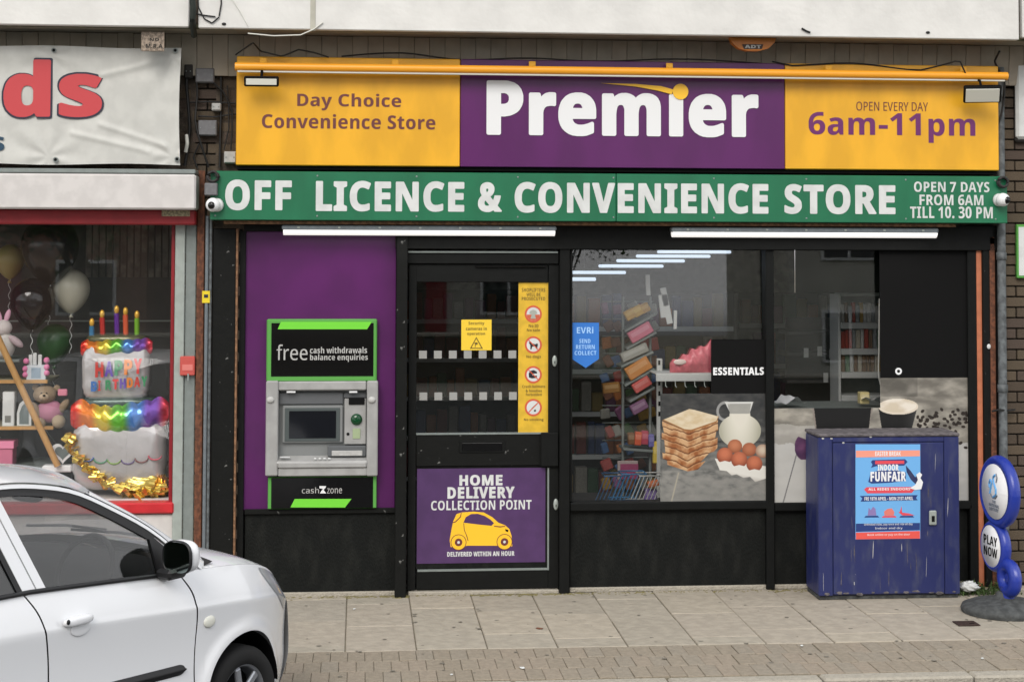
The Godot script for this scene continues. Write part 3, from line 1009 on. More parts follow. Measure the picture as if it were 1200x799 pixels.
# ---------------------------------------------------------------- cash machine
func cash_machine() -> void:
	var o := thing("cash_machine", "grey cash machine set in the purple panel with green edged black headboard", "cash machine", Vector3(-0.262, 0.623, 0.02))
	# headboard
	var z := 0.08
	slab("headboard", -0.663, 1.553, 0.135, 2.004, 0.021, z, M.green_trim, o, 0.008)
	slab("black_face", -0.629, 1.59, 0.11, 1.976, z - 0.004, z + 0.003, M.black_gloss, o, 0.002)
	part("green_flash", extruded([Vector2(-0.56, 1.986), Vector2(0.096, 1.985), Vector2(0.062, 1.931), Vector2(-0.584, 1.932)], z + 0.0035, z + 0.006), M.green_light, o)
	lettering("free", -0.591, 1.708, -0.367, 1.822, z + 0.0035, M.grey_light, o, regular, 0.001)
	lettering("cash withdrawals", -0.35, 1.757, 0.063, 1.803, z + 0.0035, M.grey_light, o, bold, 0.001)
	lettering("balance enquiries", -0.349, 1.695, 0.069, 1.751, z + 0.0035, M.grey_light, o, bold, 0.001)
	# body: a grey surround about a deep recess
	var q := 0.13
	slab("surround_side", -0.661, 0.881, -0.573, 1.562, 0.021, q, M.atm, o, 0.008)
	slab("surround_side", 0.064, 0.874, 0.144, 1.559, 0.021, q, M.atm, o, 0.008)
	slab("surround_top", -0.575, 1.492, 0.061, 1.556, 0.021, q - 0.012, M.atm, o, 0.008)
	slab("surround_base", -0.569, 0.878, 0.065, 0.936, 0.021, q - 0.002, M.atm, o, 0.006)
	slab("recess_back", -0.576, 0.926, 0.063, 1.484, 0.0205, 0.035, M.atm_mid, o, 0.0)
	slab("hood", -0.575, 1.386, -0.107, 1.475, 0.0355, 0.062, M.atm_dark, o, 0.006)
	slab("hood", -0.104, 1.433, 0.059, 1.473, 0.0355, 0.062, M.atm_dark, o, 0.004)
	slab("hood_lamp", -0.515, 1.475, -0.451, 1.487, 0.100, 0.107, M.white, o, 0.001)
	slab("hood_lamp", -0.064, 1.473, -0.006, 1.485, 0.100, 0.107, M.white, o, 0.001)
	# screen in its bezel
	var bz := slab("screen_bezel", -0.545, 1.11, -0.109, 1.38, 0.0355, 0.068, M.atm_mid, o, 0.006)
	slab("screen_frame", -0.527, 1.122, -0.13, 1.362, 0.0685, 0.074, mat(Color(0.28, 0.31, 0.31), 0.4), bz, 0.003)
	slab("screen", -0.496, 1.144, -0.158, 1.341, 0.0745, 0.077, M.screen, bz, 0.001)
	# card side
	slab("card_panel", -0.097, 1.098, 0.059, 1.428, 0.0355, 0.074, M.atm, o, 0.004)
	slab("receipt_slot", -0.067, 1.386, 0.047, 1.435, 0.0745, 0.086, M.black_matt, o, 0.003)
	part("card_reader", ball(Vector3(0.042, 0.042, 0.024), 22, 12), M.green_dark, o, Vector3(-0.01, 1.278, 0.078))
	slab("contactless_pad", -0.037, 1.139, 0.018, 1.213, 0.0745, 0.079, mat(Color(0.60, 0.66, 0.52), 0.4), o, 0.002)
	part("headphone_socket", extruded(disc_outline(Vector2(-0.071, 1.173), 0.011, 0.011, 16), 0.0745, 0.078), M.black_matt, o)
	# cash slot and shelf
	slab("cash_slot", -0.218, 1.012, 0.062, 1.089, 0.0355, 0.095, M.atm_dark, o, 0.006)
	slab("cash_flap", -0.187, 1.019, 0.034, 1.056, 0.0955, 0.103, M.grey_light, o, 0.003)
	var sh := begin()
	add_box(sh, Vector3(-0.257, 0.977, 0.078), Vector3(0.66, 0.05, 0.11), 0.01, Basis(Vector3.RIGHT, 0.35))
	part("shelf", sh.commit(), M.atm, o)
	slab("shelf_lip", -0.569, 0.937, 0.064, 0.978, 0.06, q + 0.012, M.atm, o, 0.008)
	for i in 4:
		part("key", box(Vector3(0.018, 0.012, 0.012), 0.003), M.white_dull, o, Vector3(-0.306, 1, 0.125) + Vector3(0.034 * i, 0.004, 0.005))
	part("receipt", box(Vector3(0.07, 0.002, 0.035), 0.0), M.white, o, Vector3(-0.522, 0.998, 0.12) + Vector3(0, 0.018, 0.0))
	for px in [Vector3(-0.629, 1.428, 0.134), Vector3(0.099, 1.424, 0.134)]:
		part("mirror_boss", ball(Vector3(0.028, 0.024, 0.016), 18, 10), M.grey_light, o, px)
	# footboard
	slab("footboard", -0.644, 0.638, 0.138, 0.866, 0.021, 0.075, M.green_trim, o, 0.004)
	slab("black_face", -0.62, 0.64, 0.113, 0.862, 0.07, 0.079, M.black_gloss, o, 0.002)
	part("green_flash", extruded([Vector2(-0.451, 0.71), Vector2(-0.043, 0.706), Vector2(-0.089, 0.645), Vector2(-0.481, 0.65)], 0.0795, 0.082), M.green_light, o)
	lettering("cash", -0.4, 0.749, -0.277, 0.792, 0.0795, M.grey_light, o, regular, 0.001)
	part("logo", extruded([Vector2(-0.274, 0.801), Vector2(-0.225, 0.8), Vector2(-0.231, 0.788), Vector2(-0.244, 0.773), Vector2(-0.225, 0.748), Vector2(-0.271, 0.748), Vector2(-0.259, 0.767), Vector2(-0.247, 0.78), Vector2(-0.274, 0.785)], 0.0795, 0.0805), M.white, o)
	lettering("zone", -0.219, 0.747, -0.111, 0.784, 0.0795, M.grey_light, o, regular, 0.001)

# ---------------------------------------------------------------- stickers and notices on the door
func notice(called: String, label: String, category: String, l: float, b: float, r: float, t: float, z: float, m: Material) -> Node3D:
	var o := thing(called, label, category, Vector3((l + r) / 2, b, z))
	slab("sheet", l, b, r, t, z, z + 0.002, m, o, 0.0005)
	return o

func door_signs() -> void:
	# purple delivery notice on the lower panel
	var o := notice("delivery_sign", "purple home delivery notice with yellow car on the lower door panel", "sign", 0.435, 0.219, 1.381, 0.908, 0.001, M.purple_sign)
	var z := 0.0035
	lettering("HOME", 0.745, 0.782, 1.063, 0.861, z, M.white_dull, o, heavy, 0.001)
	lettering("DELIVERY", 0.658, 0.689, 1.152, 0.773, z, M.white_dull, o, heavy, 0.001)
	lettering("COLLECTION POINT", 0.538, 0.605, 1.278, 0.675, z, M.white_dull, o, bold, 0.001)
	lettering("DELIVERED WITHIN AN HOUR", 0.658, 0.268, 1.153, 0.303, z, M.white_dull, o, heavy, 0.001)
	var body: Array = [Vector2(0.688, 0.462), Vector2(0.701, 0.524), Vector2(0.725, 0.576), Vector2(0.763, 0.588), Vector2(0.851, 0.593), Vector2(0.926, 0.586), Vector2(0.989, 0.551), Vector2(1.033, 0.511), Vector2(1.083, 0.491), Vector2(1.115, 0.463), Vector2(1.131, 0.413), Vector2(1.137, 0.338), Vector2(1.109, 0.333), Vector2(1.027, 0.343), Vector2(0.808, 0.346), Vector2(0.745, 0.337), Vector2(0.683, 0.338), Vector2(0.676, 0.388)]
	part("car_emblem", extruded(body, z, z + 0.001), M.yellow_plain, o)
	part("emblem_window", extruded([Vector2(0.776, 0.514), Vector2(0.794, 0.554), Vector2(0.832, 0.576), Vector2(0.882, 0.577), Vector2(0.932, 0.561), Vector2(0.976, 0.533), Vector2(1.001, 0.508), Vector2(0.983, 0.489), Vector2(0.882, 0.5)], z + 0.0012, z + 0.002), M.purple_sign, o)
	part("emblem_line", extruded([Vector2(1.002, 0.489), Vector2(1.046, 0.484), Vector2(1.083, 0.487), Vector2(1.083, 0.481), Vector2(1.046, 0.476), Vector2(1.002, 0.483)], z + 0.0012, z + 0.002), M.maroon, o)
	part("emblem_lamp", extruded([Vector2(1.083, 0.463), Vector2(1.108, 0.457), Vector2(1.105, 0.441), Vector2(1.087, 0.448)], z + 0.0012, z + 0.002), M.black_matt, o)
	part("emblem_line", extruded([Vector2(0.763, 0.585), Vector2(0.757, 0.554), Vector2(0.719, 0.517), Vector2(0.694, 0.511), Vector2(0.694, 0.516), Vector2(0.716, 0.524), Vector2(0.751, 0.557), Vector2(0.758, 0.585)], z + 0.0012, z + 0.002), M.maroon, o)
	part("emblem_line", extruded([Vector2(0.776, 0.51), Vector2(0.781, 0.51), Vector2(0.785, 0.461), Vector2(0.804, 0.417), Vector2(0.814, 0.38), Vector2(0.809, 0.38), Vector2(0.798, 0.417), Vector2(0.78, 0.461)], z + 0.0012, z + 0.002), M.maroon, o)
	for c in [Vector2(0.741, 0.371), Vector2(1.079, 0.37)]:
		var wh := part("emblem_wheel", extruded(disc_outline(c, 0.058, 0.058), z + 0.0012, z + 0.0018), M.maroon, o)
		part("tyre_ring", ring(c, 0.028, 0.053, z + 0.002, z + 0.0026), M.yellow_plain, wh)
		part("hub_dot", extruded(disc_outline(c, 0.01, 0.01, 14), z + 0.002, z + 0.0026), M.white_dull, wh)

	# warning strip beside the glass
	var s := notice("warning_strip", "tall yellow warning strip of four round prohibition symbols on the door glass", "sticker", 1.178, 1.158, 1.403, 2.27, -0.004, mat(Color(0.85, 0.69, 0.20), 0.4, 0.0, M.grime, 1.5))
	var zs := -0.0015
	var print_ink := mat(Color(0.42, 0.34, 0.10), 0.6)
	lettering("SHOPLIFTERS", 1.202, 2.201, 1.377, 2.229, zs, print_ink, s, bold, 0.0006)
	lettering("WILL BE", 1.237, 2.17, 1.342, 2.193, zs, print_ink, s, bold, 0.0006)
	lettering("PROSECUTED", 1.202, 2.138, 1.377, 2.163, zs, print_ink, s, bold, 0.0006)
	lettering("No ID", 1.254, 1.939, 1.327, 1.961, zs, print_ink, s, bold, 0.0006)
	lettering("No sale", 1.241, 1.908, 1.339, 1.93, zs, print_ink, s, bold, 0.0006)
	lettering("No dogs", 1.238, 1.707, 1.346, 1.735, zs, print_ink, s, bold, 0.0006)
	lettering("Crash helmets", 1.207, 1.493, 1.378, 1.515, zs, print_ink, s, bold, 0.0006)
	lettering("& hoodies", 1.233, 1.462, 1.353, 1.484, zs, print_ink, s, bold, 0.0006)
	lettering("forbidden", 1.233, 1.434, 1.353, 1.456, zs, print_ink, s, bold, 0.0006)
	lettering("No smoking", 1.221, 1.246, 1.366, 1.271, zs, print_ink, s, bold, 0.0006)
	var ring_red := mat(Color(0.78, 0.34, 0.22), 0.5)
	var cc := [Vector2(1.288, 2.037), Vector2(1.289, 1.81), Vector2(1.289, 1.591), Vector2(1.29, 1.349)]
	for i in 4:
		var c: Vector2 = cc[i]
		var sy := part("symbol", ring(c, 0.050, 0.064, zs, zs + 0.0012), ring_red, s)
		part("symbol_ground", extruded(disc_outline(c, 0.0505, 0.0505), zs, zs + 0.0006), M.white_dull, sy)
		var ink := []
		if i == 0:
			ink = [[[-0.049, -0.004], [0.049, -0.004], [0.044, -0.026], [0.026, -0.043], [0.0, -0.05], [-0.026, -0.043], [-0.044, -0.026]]]
		elif i == 1:
			ink = [[[-0.034, 0.018], [-0.022, 0.026], [-0.016, 0.014], [0.014, 0.004], [0.03, 0.012], [0.034, 0.002], [0.028, -0.03], [0.02, -0.03], [0.016, -0.012], [-0.008, -0.012], [-0.014, -0.034], [-0.022, -0.034], [-0.022, -0.002]]]
		elif i == 2:
			ink = [[[-0.032, -0.02], [-0.034, 0.008], [-0.022, 0.028], [0.004, 0.034], [0.026, 0.022], [0.03, 0.008], [-0.006, 0.008], [-0.006, -0.006], [0.028, -0.008], [0.026, -0.024], [-0.01, -0.028]]]
		else:
			ink = [[[-0.014, -0.006], [0.018, 0.024], [0.024, 0.018], [-0.008, -0.012]], [[0.004, -0.018], [0.018, -0.014], [0.02, -0.03], [0.006, -0.03]]]
		for pl in ink:
			var poly := []
			for v in pl:
				poly.append(c + Vector2(v[0], v[1]))
			part("pictogram", extruded(poly, zs + 0.0007, zs + 0.0011), mat(Color(0.08, 0.08, 0.12), 0.5) if i > 0 else mat(Color(0.75, 0.36, 0.24), 0.5), sy)
		if i != 0:
			part("slash", extruded([c + Vector2(-0.037, 0.032) if i < 3 else c + Vector2(-0.037, -0.032), c + Vector2(-0.032, 0.037) if i < 3 else c + Vector2(-0.032, -0.037), c + Vector2(0.037, -0.032) if i < 3 else c + Vector2(0.037, 0.032), c + Vector2(0.032, -0.037) if i < 3 else c + Vector2(0.032, 0.037)], zs + 0.0012, zs + 0.0015), ring_red, sy)
		else:
			part("pictogram", extruded([c + Vector2(-0.03, 0.004), c + Vector2(-0.022, 0.024), c + Vector2(0.0, 0.032), c + Vector2(0.022, 0.024), c + Vector2(0.03, 0.004), c + Vector2(0.012, -0.002), c + Vector2(0.02, -0.034), c + Vector2(-0.02, -0.034), c + Vector2(-0.012, -0.002)], zs + 0.0012, zs + 0.0015), mat(Color(0.62, 0.64, 0.60), 0.5), sy)

	# square camera notice
	var k := notice("camera_notice", "small square yellow security camera notice in the middle of the door glass", "sticker", 0.755, 1.771, 0.979, 1.996, -0.004, mat(Color(0.90, 0.76, 0.22), 0.4))
	lettering("Security", 0.808, 1.952, 0.925, 1.982, zs, print_ink, k, bold, 0.0006)
	lettering("cameras in", 0.789, 1.918, 0.944, 1.943, zs, print_ink, k, bold, 0.0006)
	lettering("operation", 0.799, 1.877, 0.931, 1.905, zs, print_ink, k, bold, 0.0006)
	var st := begin()
	var tri_o: Array = [Vector2(0.866, 1.87), Vector2(0.916, 1.782), Vector2(0.819, 1.783)]
	var tri_i: Array = [Vector2(0.866, 1.856), Vector2(0.903, 1.789), Vector2(0.831, 1.79)]
	for i in 3:
		var a: Vector2 = tri_o[i]
		var b: Vector2 = tri_o[(i + 1) % 3]
		var c: Vector2 = tri_i[(i + 1) % 3]
		var d: Vector2 = tri_i[i]
		quad(st, Vector3(a.x, a.y, zs + 0.0004), Vector3(b.x, b.y, zs + 0.0004), Vector3(c.x, c.y, zs + 0.0004), Vector3(d.x, d.y, zs + 0.0004), Vector3(0, 0, 1))
	part("triangle", st.commit(), print_ink, k)
	part("pictogram", extruded([Vector2(0.85, 1.827), Vector2(0.875, 1.83), Vector2(0.877, 1.814), Vector2(0.862, 1.811), Vector2(0.86, 1.793), Vector2(0.856, 1.793), Vector2(0.857, 1.814)], zs, zs + 0.0006), print_ink, k)

	# two rows of pale squares on the door glass
	for row in 2:
		for i in 7:
			var a: Vector3 = [Vector3(0.473, 1.74, 0), Vector3(0.478, 1.435, 0)][row]
			var c := part("safety_marker", box(Vector3(0.0575, 0.0575, 0.0008), 0.0), mat(Color(0.57, 0.57, 0.56), 0.8) if not M.has("frost") else M.frost, self, a + Vector3(i * 0.1101, 0, -0.0051))
			M.frost = c.material_override
			c.name = numbered("safety_marker")
			tag(c, "pale square marker, %s row on the door glass, %s from the purple panel" % [["upper", "lower"][row], ["first", "second", "third", "fourth", "fifth", "sixth", "seventh"][i]], "sticker", "square markers on the door glass")

	# blue parcel shop sticker on the window
	var pz := 0.012
	var bs := thing("parcel_sticker", "bright blue pennant parcel sticker at the edge of the shop window", "sticker", Vector3(1.675, 1.64, 0.012))
	part("sheet", extruded([Vector2(1.578, 1.974), Vector2(1.777, 1.974), Vector2(1.777, 1.706), Vector2(1.678, 1.64), Vector2(1.578, 1.704)], pz, pz + 0.0015), mat(Color(0.20, 0.45, 0.77), 0.35), bs)
	var pale := mat(Color(0.62, 0.78, 0.95), 0.4)
	lettering("EVRi", 1.611, 1.895, 1.735, 1.943, pz + 0.002, pale, bs, bold, 0.0006)
	lettering("SEND", 1.63, 1.823, 1.713, 1.854, pz + 0.002, pale, bs, bold, 0.0006)
	lettering("RETURN", 1.605, 1.779, 1.745, 1.81, pz + 0.002, pale, bs, bold, 0.0006)
	lettering("COLLECT", 1.595, 1.735, 1.758, 1.766, pz + 0.002, pale, bs, bold, 0.0006)

# ---------------------------------------------------------------- printed films on the windows
func film(called: String, mesh_m: Material, l: float, b: float, r: float, t: float, z: float, parent: Node3D) -> MeshInstance3D:
	return part(called, grid(1, 1, func(u: float, v: float) -> Vector3: return Vector3(lerpf(l, r, u), lerpf(b, t, v), z)), mesh_m, parent)

func inside(p: Vector2, poly: Array) -> bool:
	return Geometry2D.is_point_in_polygon(p, PackedVector2Array(poly))

func in_ellipse(p: Vector2, c: Vector2, rx: float, ry: float) -> float:
	return Vector2((p.x - c.x) / rx, (p.y - c.y) / ry).length()

# the photograph printed on the film: sliced bread, a milk jug and brown eggs on a slate table; coordinates in a 126 x 128 field, y down
func food_print() -> Image:
	var k := 5
	var w := 126 * k
	var h := 128 * k
	var im := Image.create(w, h, false, Image.FORMAT_RGB8)
	var n := FastNoiseLite.new()
	n.seed = 6
	n.frequency = 0.035
	n.fractal_octaves = 5
	var top := [Vector2(2, 31), Vector2(34, 18), Vector2(40, 19), Vector2(69, 27), Vector2(66, 34), Vector2(36, 44), Vector2(28, 43)]
	var stack := [Vector2(2, 32), Vector2(28, 43), Vector2(36, 44), Vector2(68, 31), Vector2(66, 64), Vector2(52, 78), Vector2(42, 89), Vector2(30, 91), Vector2(6, 83), Vector2(4, 60)]
	var jug := [Vector2(76, 10), Vector2(110, 10), Vector2(106, 22), Vector2(107, 32), Vector2(81, 32), Vector2(82, 22)]
	var carton := [Vector2(64, 76), Vector2(72, 78), Vector2(126, 86), Vector2(126, 100), Vector2(112, 104), Vector2(106, 98), Vector2(98, 99), Vector2(90, 95), Vector2(84, 96), Vector2(78, 91), Vector2(70, 90)]
	for j in h:
		for i in w:
			var p := Vector2(i, j) / k
			var g := n.get_noise_2d(p.x * 1.6, p.y * 3.0)
			var c := Color(0.24, 0.245, 0.245).lerp(Color(0.50, 0.50, 0.485), clampf((p.y - 30.0) / 70.0 + g * 0.6, 0.0, 1.0))
			if p.y > 90.0:
				c = c.lerp(Color(0.60, 0.59, 0.57), clampf(0.35 + g * 0.7, 0.0, 0.8))
			if p.y < 22.0:
				c = Color(0.20, 0.205, 0.21).lerp(Color(0.29, 0.29, 0.285), 0.5 + g)
			if absf(p.x - (22.0 - (p.y - 90.0) * 0.25)) < 0.9 and p.y > 92.0:
				c = Color(0.66, 0.64, 0.58)
			if absf(p.y - 57.0 - g * 4.0) < 1.0 and p.x > 66.0:
				c = Color(0.2, 0.2, 0.2)
			# jug
			var ring_h := in_ellipse(p, Vector2(77, 21), 11, 12)
			if ring_h < 1.0 and ring_h > 0.72 and p.x < 82.0:
				c = c.lerp(Color(0.80, 0.80, 0.79), 0.65)
			var belly := in_ellipse(p, Vector2(94, 44), 25, 20)
			if inside(p, jug) or belly < 1.0:
				if p.y < 24.0:
					c = c.lerp(Color(0.80, 0.795, 0.76), 0.72)
					if absf(p.y - 11.0) < 1.1 or absf(p.x - 78.0 - (p.y - 10) * 0.2) < 0.9 or absf(p.x - 108.5 + (p.y - 10) * 0.15) < 0.9:
						c = Color(0.85, 0.85, 0.84)
				else:
					var q := absf(p.x - 94.0) / 22.0
					c = Color(0.89, 0.875, 0.82).lerp(Color(0.70, 0.69, 0.62), clampf(q * q * 0.9 + (p.y - 40.0) / 90.0, 0.0, 1.0))
			# eggs behind, carton, eggs in front
			for eg in [[Vector2(88, 62), Color(0.78, 0.50, 0.36)], [Vector2(105, 66), Color(0.74, 0.46, 0.33)], [Vector2(121, 68), Color(0.83, 0.76, 0.68)]]:
				var d := in_ellipse(p, eg[0], 8.5, 8.0)
				if d < 1.0:
					c = (eg[1] as Color).lerp(Color(0.45, 0.22, 0.13), clampf(d * d * 0.5 + (p.y - eg[0].y) * 0.02, 0.0, 0.7))
			if inside(p, carton):
				c = Color(0.90, 0.89, 0.86).lerp(Color(0.62, 0.59, 0.55), clampf((p.y - 88.0 - (p.x - 64.0) * 0.2) / 14.0, 0.0, 1.0))
			for eg in [Vector2(76, 73), Vector2(93, 78), Vector2(111, 83)]:
				var d := in_ellipse(p, eg, 9.5, 9.5)
				if d < 1.0 and p.y < eg.y + 6.0 + absf(p.x - eg.x) * 0.25:
					c = Color(0.80, 0.47, 0.34).lerp(Color(0.42, 0.18, 0.12), clampf(d * d * 0.55 + (p.y - eg.y) * 0.03, 0.0, 0.8))
			# bread
			var yq := p.y - (10.0 * clampf((p.x - 2.0) / 30.0, 0.0, 1.0) if p.x < 32.0 else 10.0 - 12.0 * (p.x - 32.0) / 36.0)
			var slip := Vector2(2.6 * sin(floorf(yq / 7.6) * 2.3) * smoothstep(30.0, 60.0, p.y), 0.0)
			if inside(p + slip, stack):
				var yy := p.y - (10.0 * clampf((p.x - 2.0) / 30.0, 0.0, 1.0) if p.x < 32.0 else 10.0 - 12.0 * (p.x - 32.0) / 36.0)
				var band := fposmod(yy + n.get_noise_2d(p.x * 1.2, p.y * 0.5) * 3.0, 7.6) / 7.6
				var toast := clampf(0.35 + n.get_noise_2d(p.x * 1.5 + 90.0, p.y * 1.2) * 1.6, 0.0, 1.0)
				c = Color(0.82, 0.66, 0.49).lerp(Color(0.60, 0.36, 0.20), toast)
				c = c.lerp(Color(0.33, 0.17, 0.08), smoothstep(0.72, 0.95, band) * 0.8)
				c = c.lerp(Color(0.90, 0.78, 0.62), smoothstep(0.3, 0.1, band) * 0.35)
			if inside(p, top):
				c = Color(0.89, 0.83, 0.72).lerp(Color(0.82, 0.73, 0.58), clampf(0.3 + g, 0.0, 1.0))
				if not inside(p + Vector2(0, 1.6), top):
					c = Color(0.62, 0.42, 0.24)
			im.set_pixel(i, j, Color(c.r, c.g, c.b) * 0.9)
	im.resize(w / 2, h / 2, Image.INTERPOLATE_LANCZOS)
	return im

# coffee cups and loose beans on a stone table; field 228 x 112 with y down
func coffee_print() -> Image:
	var k := 2
	var w := 228 * k
	var h := 146 * k
	var im := Image.create(w, h, false, Image.FORMAT_RGB8)
	var n := FastNoiseLite.new()
	n.seed = 16
	n.frequency = 0.02
	n.fractal_octaves = 5
	var r2 := RandomNumberGenerator.new()
	r2.seed = 5
	var beans := []
	for i in 64:
		beans.append([Vector2(r2.randf_range(166, 226), r2.randf_range(34, 58) + (2.0 if i % 3 else 30.0 * r2.randf())), r2.randf_range(0, PI)])
	var cup1 := [Vector2(44, 33), Vector2(116, 33), Vector2(110, 60), Vector2(106, 90), Vector2(58, 90), Vector2(48, 60)]
	var cup2 := [Vector2(122, 36), Vector2(167, 36), Vector2(160, 62), Vector2(156, 90), Vector2(130, 90), Vector2(126, 62)]
	for j in h:
		for i in w:
			var p := Vector2(i, j) / k
			var g := n.get_noise_2d(p.x, p.y * 2.2)
			var c := Color(0.43, 0.415, 0.385).lerp(Color(0.62, 0.60, 0.56), clampf(0.45 + g * 1.5, 0.0, 1.0))
			if p.x > 124.0 and p.y < 22.0:
				c = c.darkened(0.2 if p.x < 168.0 else 0.05)
			if p.y > 56.0 + g * 10.0 and p.x < 60.0:
				c = c.lerp(Color(0.72, 0.71, 0.69), 0.55)
			if p.y > 78.0 + g * 8.0:
				c = c.lerp(Color(0.74, 0.74, 0.73), 0.75)
			if absf(p.x - (28.0 - (p.y - 82.0) * 0.28)) < 0.7 and p.y > 74.0:
				c = Color(0.45, 0.45, 0.45)
			var d := in_ellipse(p, Vector2(34, 80), 10, 15)
			if d < 1.0 and p.x > 20.0 and p.y > 66.0 + absf(p.x - 24.0) * 0.4:
				c = Color(0.42, 0.27, 0.40).lerp(Color(0.24, 0.16, 0.27), clampf(g + d * 0.6, 0.0, 1.0))
			for b in beans:
				var q: Vector2 = (p - b[0]).rotated(b[1])
				if absf(q.x) < 2.4 and absf(q.y) < 1.6 and q.x * q.x / 5.8 + q.y * q.y / 2.6 < 1.0:
					c = Color(0.12, 0.10, 0.09) if absf(q.y) > 0.35 else Color(0.22, 0.18, 0.15)
			if inside(p, cup1):
				c = Color(0.07, 0.07, 0.07)
				if p.x < 46.5 + (p.y - 33.0) * 0.12 or p.x > 113.5 - (p.y - 33.0) * 0.12:
					c = Color(0.50, 0.47, 0.44)
			if inside(p, cup2):
				c = Color(0.08, 0.08, 0.08).lerp(Color(0.20, 0.20, 0.20), clampf((p.x - 150.0) / 16.0, 0.0, 1.0))
			if in_ellipse(p, Vector2(145, 33.5), 23.5, 9.5) < 1.0:
				c = Color(0.82, 0.78, 0.71)
				if in_ellipse(p, Vector2(145, 32.2), 21.5, 8.2) < 1.0:
					c = Color(0.78, 0.73, 0.65).lerp(Color(0.86, 0.83, 0.78), clampf(0.5 + g * 2.0, 0.0, 1.0))
			im.set_pixel(i, j, c)
	return im

func window_prints() -> void:
	var o := thing("bread_window_print", "printed window film of sliced bread, milk jug and brown eggs", "window film", Vector3(2.644, 0.642, 0.03))
	film("photo_film", printed(food_print()), 2.234, 0.643, 3.038, 1.449, 0.03, o)
	film("header_film", M.black_matt, 2.617, 1.446, 3.04, 1.847, 0.03, o)
	lettering("ESSENTIALS", 2.633, 1.584, 3.017, 1.642, 0.0305, M.white, o, heavy, 0.0008)
	var c := thing("coffee_window_print", "printed window film of coffee cups and scattered beans behind the blue cabinet", "window film", Vector3(3.823, 0.63, 0.03))
	var im := coffee_print()
	var m := printed(im)
	# low part over the whole pane, taller part at the far side
	var l: float = 3.09
	var r: float = 4.589
	var b: float = 0.63
	var t: float = 1.558
	var pieces := [[0.0, 0.545, 0.0, 0.76], [0.545, 1.0, 0.0, 1.0]]
	for q in pieces:
		part("photo_film", grid_uv(lerpf(l, r, q[0]), lerpf(b, t, q[2]), lerpf(l, r, q[1]), lerpf(b, t, q[3]), 0.03, q), m, c)
	var bk := thing("black_window_film", "plain black window film filling the upper corner of the far window", "window film", Vector3(4.25, 1.556, 0.029))
	film("sheet", M.black_matt, 3.907, 1.556, 4.597, 2.531, 0.0292, bk)
	part("lettering", ring(Vector2(4.049, 1.608), 0.012, 0.026, 0.0295, 0.0305), M.white, bk)

func grid_uv(l: float, b: float, r: float, t: float, z: float, q: Array) -> ArrayMesh:
	var st := begin()
	for v in [[0, 0], [0, 1], [1, 0], [1, 0], [0, 1], [1, 1]]:
		st.set_normal(Vector3(0, 0, 1))
		st.set_uv(Vector2(lerpf(q[0], q[1], v[0]), 1.0 - lerpf(q[2], q[3], v[1])))
		st.add_vertex(Vector3(r if v[0] else l, t if v[1] else b, z))
	return st.commit()

# ---------------------------------------------------------------- what stands inside the convenience shop
func single(called: String, mesh: Mesh, m: Material, at: Vector3, label: String, category: String, group := "") -> MeshInstance3D:
	var o := part(called, mesh, m, self, at)
	o.name = numbered(called)
	tag(o, label, category, group)
	return o

func pack(called: String, l: float, b: float, r: float, t: float, z: float, depth: float, turn: float, c: Color, label: String, group: String, category := "packet") -> Node3D:
	var o := thing(called, label, category, Vector3((l + r) / 2, (b + t) / 2, z), group)
	o.rotation.z = turn
	part("carton", box(Vector3(r - l, t - b, depth), 0.006), mat(c, 0.4), o, Vector3.ZERO, false)
	part("printed_band", box(Vector3((r - l) * 0.8, (t - b) * 0.36, 0.002), 0.0), mat(c.lightened(0.2), 0.4), o, Vector3(0, (t - b) * 0.12, depth / 2 + 0.0012), false)
	return o

